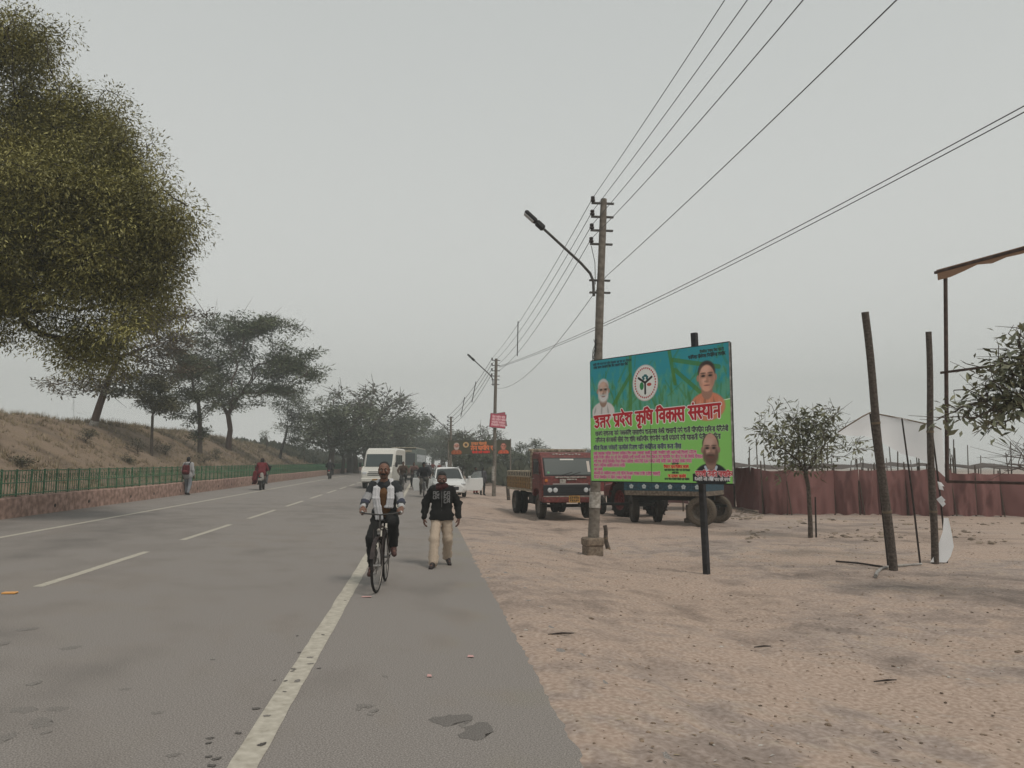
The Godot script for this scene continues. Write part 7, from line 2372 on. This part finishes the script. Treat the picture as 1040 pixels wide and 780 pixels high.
func build_walker():
	var g := ground_px(448, 575)
	var o := thing("person", "man in black zip jacket and beige trousers walking on the paved shoulder", "person", g, -0.03)
	var J := joints_standing(1.57)
	J.kr = Vector3(-0.115, 0.47, 0.16); J.ar = Vector3(-0.13, 0.085, 0.24); J.tr = Vector3(-0.165, 0.04, 0.385)
	J.kl = Vector3(0.10, 0.46, -0.02); J.al = Vector3(0.105, 0.13, -0.26); J.tl = Vector3(0.14, 0.04, -0.14)
	J.el = Vector3(0.275, 1.06, -0.02); J.wl = Vector3(0.29, 0.82, 0.06); J.er = Vector3(-0.275, 1.06, -0.04); J.wr = Vector3(-0.295, 0.82, 0.02)
	var bk := Color(0.010, 0.010, 0.011)
	var S := {"near": true, "cell": 0.0125, "skin": Color(0.115, 0.058, 0.040), "look": Vector3(0.0, -0.04, 1), "moustache": true, "top": bk, "loose": 0.022, "loose_arms": 0.026, "wrinkle": 0.026, "hem": 0.10, "hem_w": 0.112, "cut": 0.775,
		"hand_l": {"dir": Vector3(0.02, -1, 0.12), "palm": Vector3(-1, 0, 0), "thumb": Vector3(-0.3, 0, 1), "curl": 0.55}, "hand_r": {"dir": Vector3(-0.02, -1, 0.12), "palm": Vector3(1, 0, 0), "thumb": Vector3(0.3, 0, 1), "curl": 0.55},
		"legs": Color(0.55, 0.45, 0.35), "loose_legs": 0.027, "hem_r": 0.080, "leg_end": 0.95, "shoes": Color(0.02, 0.014, 0.012)}
	person_parts(o, J, S)
	var sc := MB.new()
	var mr := Color(0.052, 0.014, 0.013)
	var nk: Vector3 = J.neck
	var ring := []
	for k in 10:
		var a := TAU * k / 10.0
		var a2 := TAU * (k + 1) / 10.0
		ring.append([nk + Vector3(cos(a) * 0.082, 0.005 + 0.02 * sin(a * 2.0), sin(a) * 0.078 + 0.01), nk + Vector3(cos(a2) * 0.082, 0.005 + 0.02 * sin(a2 * 2.0), sin(a2) * 0.078 + 0.01), 0.04, 0.04, mr])
		ring.append([nk + Vector3(cos(a) * 0.07, 0.05, sin(a) * 0.066 + 0.012), nk + Vector3(cos(a2) * 0.07, 0.05, sin(a2) * 0.066 + 0.012), 0.026, 0.026, mr])
	sdf(sc, ring, 0.011, 0.02, 0.010)
	part(sc, "scarf", cloth("cloth"), o)
	# zip and pale chest print
	var tb := torso_bones(J, 0.032, bk)
	var zp := MB.new()
	var zpts := []
	for k in 9:
		var y := lerpf(0.84, 1.27, k / 8.0)
		zpts.append(Vector3(0.0, y, surf_z(tb, 0.0, y) + 0.004))
	zp.tube(zpts, [0.006], 5)
	part(zp, "zip", paint("zip_grey", Color(0.16, 0.16, 0.16)), o)
	var pr := MB.new()
	pr.col = Color(0.20, 0.20, 0.20)
	for row in 3:
		for k in 5:
			if k == 2: continue
			var x := -0.125 + k * 0.058 + (0.01 if k > 2 else 0.0)
			var y := 1.235 - row * 0.068
			for st in [[-0.018, 0.026, 0.018, 0.026], [-0.018, 0.026, -0.018, -0.026], [0.018, 0.026 - 0.03 * (k % 2), 0.018, -0.026], [-0.018, -0.026 * ((k + row) % 2), 0.018, -0.026 * ((k + row) % 2)]]:
				var a := Vector3(x + st[0], y + st[1], 0); a.z = surf_z(tb, a.x, a.y) + 0.012
				var b := Vector3(x + st[2], y + st[3], 0); b.z = surf_z(tb, b.x, b.y) + 0.012
				if row == 2 and k < 2: continue
				pr.bar(a, b, 0.011, 0.006, Vector3.BACK)
	part(pr, "jacket_print", mat("print", Color.WHITE), o)

func riding_joints() -> Dictionary:   # seated on a bicycle built by build_bicycle
	return {"hip": Vector3(0, 0.98, 0.20), "chest": Vector3(0, 1.28, 0.30), "neck": Vector3(0, 1.46, 0.36), "head": Vector3(0.0, 1.61, 0.415), "sl": Vector3(0.18, 1.42, 0.34), "sr": Vector3(-0.18, 1.42, 0.34), "el": Vector3(0.31, 1.20, 0.44), "er": Vector3(-0.31, 1.20, 0.44), "wl": Vector3(0.275, 1.05, 0.58), "wr": Vector3(-0.275, 1.05, 0.58), "hl": Vector3(0.09, 0.97, 0.20), "hr": Vector3(-0.09, 0.97, 0.20), "kl": Vector3(0.165, 0.88, 0.62), "kr": Vector3(-0.15, 0.65, 0.52), "al": Vector3(0.155, 0.545, 0.47), "ar": Vector3(-0.15, 0.255, 0.33), "tl": Vector3(0.18, 0.475, 0.60), "tr": Vector3(-0.17, 0.185, 0.47)}

func motor_joints(z: float, hands := true) -> Dictionary:   # seated on a motorbike, z shifts along the seat
	var J := {"hip": Vector3(0, 0.93, -0.2 + z), "chest": Vector3(0, 1.24, -0.13 + z), "neck": Vector3(0, 1.42, -0.08 + z), "head": Vector3(0, 1.56, -0.04 + z), "sl": Vector3(0.18, 1.38, -0.1 + z), "sr": Vector3(-0.18, 1.38, -0.1 + z), "hl": Vector3(0.09, 0.92, -0.2 + z), "hr": Vector3(-0.09, 0.92, -0.2 + z), "kl": Vector3(0.22, 0.78, 0.18 + z), "kr": Vector3(-0.22, 0.78, 0.18 + z), "al": Vector3(0.20, 0.40, 0.04 + z), "ar": Vector3(-0.20, 0.40, 0.04 + z), "tl": Vector3(0.22, 0.35, 0.18 + z), "tr": Vector3(-0.22, 0.35, 0.18 + z)}
	if hands:
		J.merge({"el": Vector3(0.36, 1.18, 0.05 + z), "er": Vector3(-0.36, 1.18, 0.05 + z), "wl": Vector3(0.34, 1.07, 0.20), "wr": Vector3(-0.34, 1.07, 0.20)})
	else:
		J.merge({"el": Vector3(0.28, 1.10, 0.02 + z), "er": Vector3(-0.28, 1.10, 0.02 + z), "wl": Vector3(0.14, 0.98, 0.14 + z), "wr": Vector3(-0.14, 0.98, 0.14 + z)})
	return J

func build_people():
	build_cyclist()
	build_walker()
	# man with red backpack by the pink wall
	var g := ground_px(190, 502.5)
	var o := thing("person", "man in pale hooded top and light jeans with a red backpack beside the pink wall", "person", g, PI - 0.15)
	var J := joints_standing(1.66)
	J.kl = Vector3(0.10, 0.47, 0.12); J.al = Vector3(0.10, 0.09, 0.12); J.tl = Vector3(0.11, 0.04, 0.26); J.ar = Vector3(-0.1, 0.1, -0.16); J.tr = Vector3(-0.11, 0.04, -0.03)
	person_parts(o, J, {"cell": 0.022, "top": Color(0.40, 0.40, 0.41), "loose": 0.03, "legs": Color(0.24, 0.26, 0.29), "loose_legs": 0.025, "shoes": Color(0.03, 0.022, 0.02), "top_name": "hooded_top"})
	var hd := MB.new()
	sdf(hd, [[J.neck + Vector3(-0.06, -0.01, -0.07), J.neck + Vector3(0.06, -0.01, -0.07), 0.06, 0.06, Color(0.42, 0.42, 0.43)]], 0.022, 0.03)
	part(hd, "hood", cloth("cloth"), o)
	var bp := thing("backpack", "dark red backpack worn by the man walking along the pink wall", "backpack", g, PI - 0.15)
	var bm := MB.new()
	var rc := Color(0.10, 0.014, 0.018)
	sdf(bm, [[Vector3(-0.07, 0.99, -0.22), Vector3(-0.07, 1.24, -0.21), 0.10, 0.09, rc], [Vector3(0.07, 0.99, -0.22), Vector3(0.07, 1.24, -0.21), 0.10, 0.09, rc]], 0.022, 0.03)
	part(bm, "bag_body", cloth("cloth"), bp)
	var pk := MB.new()
	sdf(pk, [[Vector3(-0.05, 1.02, -0.31), Vector3(0.05, 1.02, -0.31), 0.07, 0.07, Color(0.16, 0.03, 0.035)]], 0.02, 0.03)
	part(pk, "front_pocket", cloth("cloth"), bp)
	for s in [-1.0, 1.0]:
		var sp := MB.new()
		sp.col = Color(0.012, 0.012, 0.018)
		sp.tube([Vector3(s * 0.10, 1.20, -0.17), Vector3(s * 0.105, 1.36, -0.14), Vector3(s * 0.11, 1.45, -0.03), Vector3(s * 0.11, 1.38, 0.13), Vector3(s * 0.12, 1.15, 0.17), Vector3(s * 0.14, 1.0, 0.02)], [0.024], 6)
		part(sp, "strap", cloth("cloth"), bp)
	# motorbike with three riders going away
	g = ground_px(266, 497.5)
	var mb := thing("motorbike", "black motorbike carrying the family in red along the pink wall", "motorbike", g, PI + 0.08)
	build_motorbike(mb, Color(0.02, 0.02, 0.022))
	o = thing("person", "rider in dark jacket driving the motorbike by the pink wall", "person", g, PI + 0.08)
	person_parts(o, motor_joints(0.12), {"cell": 0.026, "top": Color(0.022, 0.022, 0.026), "legs": Color(0.13, 0.135, 0.14), "loose": 0.03})
	o = thing("person", "passenger in red shawl seated sideways behind the motorbike rider", "person", g, PI + 0.08)
	J = motor_joints(-0.22, false)
	J.kl = Vector3(0.30, 0.82, -0.35); J.kr = Vector3(0.26, 0.80, -0.55); J.al = Vector3(0.34, 0.45, -0.36); J.ar = Vector3(0.32, 0.42, -0.52); J.tl = Vector3(0.44, 0.38, -0.36); J.tr = Vector3(0.42, 0.36, -0.52)
	person_parts(o, J, {"cell": 0.026, "top": Color(0.17, 0.02, 0.028), "legs": Color(0.085, 0.008, 0.014), "loose": 0.045, "loose_legs": 0.05, "hem_r": 0.12, "top_name": "shawl", "legs_name": "skirt", "headgear": "cap", "cap": Color(0.03, 0.02, 0.022)})
	var bag := MB.new()
	sdf(bag, [[Vector3(0.30, 0.95, -0.62), Vector3(0.32, 0.60, -0.60), 0.10, 0.14, Color(0.15, 0.016, 0.02)], [Vector3(-0.06, 0.85, -0.78), Vector3(-0.08, 0.62, -0.80), 0.09, 0.11, Color(0.36, 0.33, 0.30)]], 0.028, 0.05)
	var bo := solo(bag, "cloth_bundle", cloth("cloth"), "red and pale cloth bundles tied on the family's motorbike tail", "bundle")
	bo.transform = Transform3D(Basis(Vector3.UP, PI + 0.08), g)
	# lone rider further on
	g = ground_px(335, 486.5)
	mb = thing("motorbike", "motorbike of the lone dark rider far along the railing", "motorbike", g, PI)
	build_motorbike(mb, Color(0.05, 0.05, 0.055))
	o = thing("person", "lone rider in dark coat and pale cap far along the railing", "person", g, PI)
	person_parts(o, motor_joints(0.0), {"cell": 0.03, "top": Color(0.016, 0.018, 0.02), "legs": Color(0.03, 0.03, 0.032), "loose": 0.04, "headgear": "cap", "cap": Color(0.22, 0.22, 0.22)})
	# cyclists coming behind the towel man
	var cy := [[430.5, 505.5, "dark roadster ridden by the cyclist in black jacket near the white car", "cyclist in black jacket and dark cap near the white car's open door", Color(0.014, 0.014, 0.018), Color(0.085, 0.08, 0.07), "cap"], [409.5, 498, "bicycle ridden by the cyclist in brown before the green bus", "cyclist in brown shawl riding before the green bus", Color(0.085, 0.052, 0.038), Color(0.05, 0.05, 0.05), ""], [419.5, 497, "bicycle ridden by the cyclist in grey and maroon", "cyclist in grey shirt and maroon vest beside the brown clad cyclist", Color(0.16, 0.10, 0.09), Color(0.03, 0.03, 0.03), ""]]
	for c in cy:
		g = ground_px(c[0], c[1])
		var turn := rng.randf_range(-0.08, 0.08)
		var at: Vector3 = g - Basis(Vector3.UP, turn) * Vector3(0, 0, 1.05)
		at.y = gy(g.x, g.z)
		var bk := thing("bicycle", c[2], "bicycle", at, turn)
		build_bicycle(bk, Color(0.03, 0.03, 0.032))
		o = thing("person", c[3], "person", at, turn)
		var S := {"cell": 0.028, "top": c[4], "legs": c[5], "loose": 0.04, "loose_legs": 0.03}
		if c[6] == "cap": S.merge({"headgear": "cap", "cap": Color(0.012, 0.012, 0.014)})
		person_parts(o, riding_joints(), S)
	# couple beside the white car
	g = ground_px(490, 503)
	o = thing("person", "man in grey jacket and black trousers standing beside the white car's open door", "person", g, 2.6)
	J = joints_standing(1.68)
	J.wl = Vector3(0.12, 1.15, 0.25); J.el = Vector3(0.25, 1.12, 0.02); J.head += Vector3(0, -0.01, 0.03)
	person_parts(o, J, {"cell": 0.028, "top": Color(0.10, 0.10, 0.11), "legs": Color(0.012, 0.012, 0.013), "loose": 0.035})
	g = ground_px(483, 501.5)
	o = thing("person", "person in black top and red trousers standing behind the white car's open door", "person", g, 0.6)
	J = joints_standing(1.62)
	J.wr = Vector3(-0.12, 1.2, 0.25)
	person_parts(o, J, {"cell": 0.028, "top": Color(0.012, 0.012, 0.014), "legs": Color(0.28, 0.02, 0.022), "loose": 0.035, "loose_legs": 0.04})
	# far figures on the road shoulder where the haze begins
	var walkers := [[446, 474, Color(0.25, 0.08, 0.07), "tiny walker in red far along the road shoulder"], [450.5, 475, Color(0.4, 0.4, 0.4), "tiny walker in white far along the road shoulder"], [436, 476, Color(0.1, 0.1, 0.12), "tiny walker in dark clothes far along the road shoulder"]]
	for w in walkers:
		g = at_px(w[0], 473, 92.0 + 6.0 * (w[0] - 440.0) * 0.2)
		g.y = gy(g.x, g.z)
		o = thing("person", w[3], "person", g, 0.0)
		person_parts(o, joints_standing(1.66), {"cell": 0.04, "top": w[2], "legs": Color(0.05, 0.05, 0.05)})

func build_traffic():
	# red tipper truck parked on the dirt
	var fl := ground_px(549.5, 527.5)
	var turn := 0.11
	var o := thing("truck", "parked maroon tipper truck with cream and orange cargo bed facing the road", "truck", fl, turn)
	o.position = fl - Basis(Vector3.UP, turn) * Vector3(-0.86, 0, 1.75)
	o.position.y = gy(o.position.x, o.position.z) - 0.01
	build_truck(o)
	# trailer behind the billboard, near wheels measured at the ground
	var rw := ground_px(713, 535)
	var fw := ground_px(649, 532.3)
	var h := (fw - rw)
	var ta := atan2(h.x, h.z)
	var bs := Basis(Vector3.UP, ta)
	var away := bs * Vector3(1, 0, 0)
	var sgn := 1.0 if away.z < 0.0 else -1.0
	o = thing("farm_trailer", "blue sided farm trailer with dusty tyres parked behind the billboard", "trailer", Vector3.ZERO, ta)
	o.position = rw - bs * Vector3(-sgn * 0.86, 0, -1.25)
	o.position.y = gy(o.position.x, o.position.z)
	build_trailer(o)
	var tp := ground_px(633, 525)
	var tt := PI + 0.28
	o = thing("tractor", "red tractor with red wheel rims hitched before the blue trailer", "tractor", Vector3.ZERO, tt)
	o.position = tp - Basis(Vector3.UP, tt) * Vector3(0.72, 0, -0.9)
	o.position.y = gy(o.position.x, o.position.z)
	build_tractor(o)
	# red cart far behind
	var rc := ground_px(612, 504)
	o = thing("cart", "red metal cart with yellow stripe on the dirt behind the billboard pole", "cart", rc, 0.1)
	pieces(o, "cart_body", paint("tractor_red", Color.WHITE), [[Vector3(0, 0.75, 0), Vector3(1.7, 0.8, 2.2), 0.03]])
	pieces(o, "stripe", paint("plate_yellow", Color.WHITE), [[Vector3(0, 0.98, 1.105), Vector3(1.5, 0.08, 0.02), 0.003]])
	for s in [-1.0, 1.0]: wheel(o, Vector3(s * 0.72, 0.3, -0.3), 0.3, 0.16, Color(0.1, 0.09, 0.08), 0.3)
	# white hatchback with both front doors open
	var cg := ground_px(455, 505)
	o = thing("car", "white hatchback standing on the shoulder with its front doors open", "car", cg, 0.05)
	o.position -= Vector3(0, 0, 1.3)
	o.position.y = gy(o.position.x, cg.z) + 0.005
	build_car(o)
	# things on the road behind it, coming towards the picture
	var vp := at_px(382.5, 493, 47.5)
	vp.y = gy(vp.x, vp.z)
	var vw := mat("van_white", Color(0.58, 0.57, 0.52), 0.35)
	o = thing("van", "white passenger van driving towards the cyclists on the road", "van", vp - Vector3(-0.3, 0, 2.6), -0.13)
	build_van(o, vw, mat("van_glass", Color(0.05, 0.065, 0.065), 0.12))
	var bp := at_px(411, 480, 72.0)
	bp.y = gy(bp.x, bp.z)
	o = thing("bus", "green and cream bus driving behind the white van", "bus", bp - Vector3(0, 0, 1.4), -0.10)
	build_bus(o, paint("bus_green", Color(0.03, 0.12, 0.05), 0.5), paint("bus_teal", Color(0.22, 0.27, 0.25), 0.5))
	pieces(o, "roof", paint("board_cream", Color.WHITE), [[Vector3(0, 3.02, -3.2), Vector3(2.36, 0.10, 8.8), 0.04]])
	var vb := at_px(423, 474, 112.0)
	vb.y = gy(vb.x, vb.z)
	o = thing("van", "white van far behind the green bus", "van", vb, 0.0)
	build_van(o, vw, glass_mat())
	var ub := at_px(393, 476, 92.0)
	ub.y = gy(ub.x, ub.z)
	o = thing("bus", "grey roofed bus hidden behind the white van", "bus", ub, 0.0)
	build_bus(o, paint("bus_blue", Color(0.06, 0.16, 0.2), 0.5), paint("bus_grey", Color(0.3, 0.3, 0.28), 0.5))
	# motorbike with a lit headlamp between bus and cyclists
	var mg := at_px(406.5, 488, 57.0)
	mg.y = gy(mg.x, mg.z)
	o = thing("motorbike", "motorbike with lit headlamp coming on beside the white van", "motorbike", mg, 0.0)
	build_motorbike(o, Color(0.03, 0.03, 0.035))
	var em := StandardMaterial3D.new()
	em.resource_name = "lit_lamp"
	em.albedo_color = Color(1, 0.95, 0.85)
	em.emission_enabled = true
	em.emission = Color(1.0, 0.86, 0.62)
	em.emission_energy_multiplier = 3.0
	lamp_disc(o, "lit_headlamp", em, Vector3(0, 0.93, 0.56), 0.13)
	var p := thing("person", "rider in dark clothes on the motorbike with the lit headlamp", "person", mg, 0.0)
	person_parts(p, motor_joints(0.0), {"cell": 0.04, "top": Color(0.05, 0.04, 0.035), "legs": Color(0.03, 0.03, 0.03), "loose": 0.03})
	for q in [[439.5, 96.0, "motorbike of the far rider beside the tiny walkers", "far rider in maroon coming along the shoulder", Color(0.2, 0.05, 0.04)], [433.5, 84.0, "motorbike of the far rider in grey", "far rider in grey coming along the road edge", Color(0.16, 0.16, 0.17)]]:
		var fg := at_px(q[0], 473, q[1])
		fg.y = gy(fg.x, fg.z)
		var m := thing("motorbike", q[2], "motorbike", fg, 0.0)
		build_motorbike(m, Color(0.05, 0.02, 0.02))
		var r := thing("person", q[3], "person", fg, 0.0)
		person_parts(r, motor_joints(0.0), {"cell": 0.04, "top": q[4], "legs": Color(0.04, 0.04, 0.04), "loose": 0.03})

func shared_materials():
	mat("steel", Color(0.30, 0.29, 0.28), 0.4, 0.7)
	mat("black_trim", Color(0.016, 0.016, 0.017), 0.65)
	mat("grille_black", Color(0.008, 0.009, 0.013), 0.5)
	mat("lamp_glass", Color(0.50, 0.52, 0.53), 0.12)
	mat("print", Color.WHITE, 0.8)
	mat("clod", Color.WHITE, 0.97)
	mat("dark_bark", Color(0.05, 0.040, 0.033), 0.95)
	paint("chassis_dark", Color(0.022, 0.021, 0.020), 0.8)
	paint("panel_white", Color(0.52, 0.50, 0.46))
	paint("plate_yellow", Color(0.55, 0.30, 0.06))
	paint("trailer_frame", Color(0.27, 0.22, 0.17), 0.85)
	paint("tractor_red", Color(0.26, 0.022, 0.02), 0.4)
	paint("board_cream", Color(0.55, 0.51, 0.40), 0.6)
	paint("galvanised", Color(0.13, 0.125, 0.12), 0.6, 0.3)
	paint("whitewash", Color(0.60, 0.58, 0.54), 0.9)
	paint("frame_steel", Color(0.05, 0.05, 0.05), 0.7, 0.2)
	paint("stake_wood", Color(0.05, 0.036, 0.03), 0.85)
	mat("rubber", Color.WHITE, 0.9, 0.0, noise_tex("grime", 0.012, Color(0.52, 0.50, 0.48), Color(1, 1, 1), 6), 3.0)
	noise_tex("bark", 0.02, Color(0.45, 0.42, 0.4), Color(1, 1, 1), 5)
	noise_tex("bark_n", 0.03, Color.BLACK, Color.WHITE, 5, 512, 8.0)
	noise_tex("pinkwear", 0.015, Color(0.62, 0.60, 0.58), Color(1, 1, 1), 6)
	noise_tex("dirt_n", 0.035, Color.BLACK, Color.WHITE, 6, 1024, 7.0)

func _ready():
	rng.seed = 20
	noise.seed = 3
	noise.frequency = 0.06
	noise.fractal_octaves = 4
	noise2.seed = 8
	noise2.frequency = 0.06
	noise2.fractal_octaves = 3
	cam_basis = Basis.from_euler(Vector3(deg_to_rad(PITCH), deg_to_rad(YAW), 0))
	# camera
	var cam := Camera3D.new()
	cam.name = "camera"
	cam.transform = Transform3D(cam_basis, EYE)
	cam.fov = rad_to_deg(2.0 * atan(0.5))
	cam.near = 0.1
	cam.far = 4000.0
	add_child(cam)
	cam.current = true
	# even grey sky
	var sky_m := ProceduralSkyMaterial.new()
	sky_m.sky_top_color = Color(0.697, 0.712, 0.71)
	sky_m.sky_horizon_color = Color(0.935, 0.935, 0.92)
	sky_m.sky_curve = 0.25
	sky_m.ground_horizon_color = Color(0.70, 0.69, 0.67)
	sky_m.ground_bottom_color = Color(0.45, 0.40, 0.35)
	sky_m.sun_angle_max = 1.0
	var sky := Sky.new()
	sky.sky_material = sky_m
	var env := Environment.new()
	env.background_mode = Environment.BG_SKY
	env.sky = sky
	env.tonemap_mode = Environment.TONE_MAPPER_LINEAR
	env.tonemap_exposure = 1.15
	env.fog_enabled = true
	env.fog_density = 0.0019
	env.fog_light_color = Color(0.76, 0.78, 0.775)
	env.sdfgi_enabled = true
	env.ssao_enabled = true
	env.ssil_enabled = true
	var we := WorldEnvironment.new()
	we.environment = env
	add_child(we)
	# veiled sun
	var sun := DirectionalLight3D.new()
	sun.name = "sun"
	sun.light_color = Color(1.0, 0.965, 0.92)
	sun.light_energy = 0.5
	sun.light_angular_distance = 14.0
	sun.shadow_enabled = true
	sun.rotation_degrees = Vector3(-58, 35, 0)
	add_child(sun)
	shared_materials()
	var t := Time.get_ticks_msec()
	build_ground()
	build_kerb_and_fence()
	print("ground ", Time.get_ticks_msec() - t)
	build_poles()
	build_billboard()
	build_gate()
	build_right_side()
	print("objects ", Time.get_ticks_msec() - t)
	build_trees()
	print("trees ", Time.get_ticks_msec() - t)
	build_traffic()
	print("traffic ", Time.get_ticks_msec() - t)
	build_people()
	print("people ", Time.get_ticks_msec() - t)
	build_loose()
	print("loose ", Time.get_ticks_msec() - t)
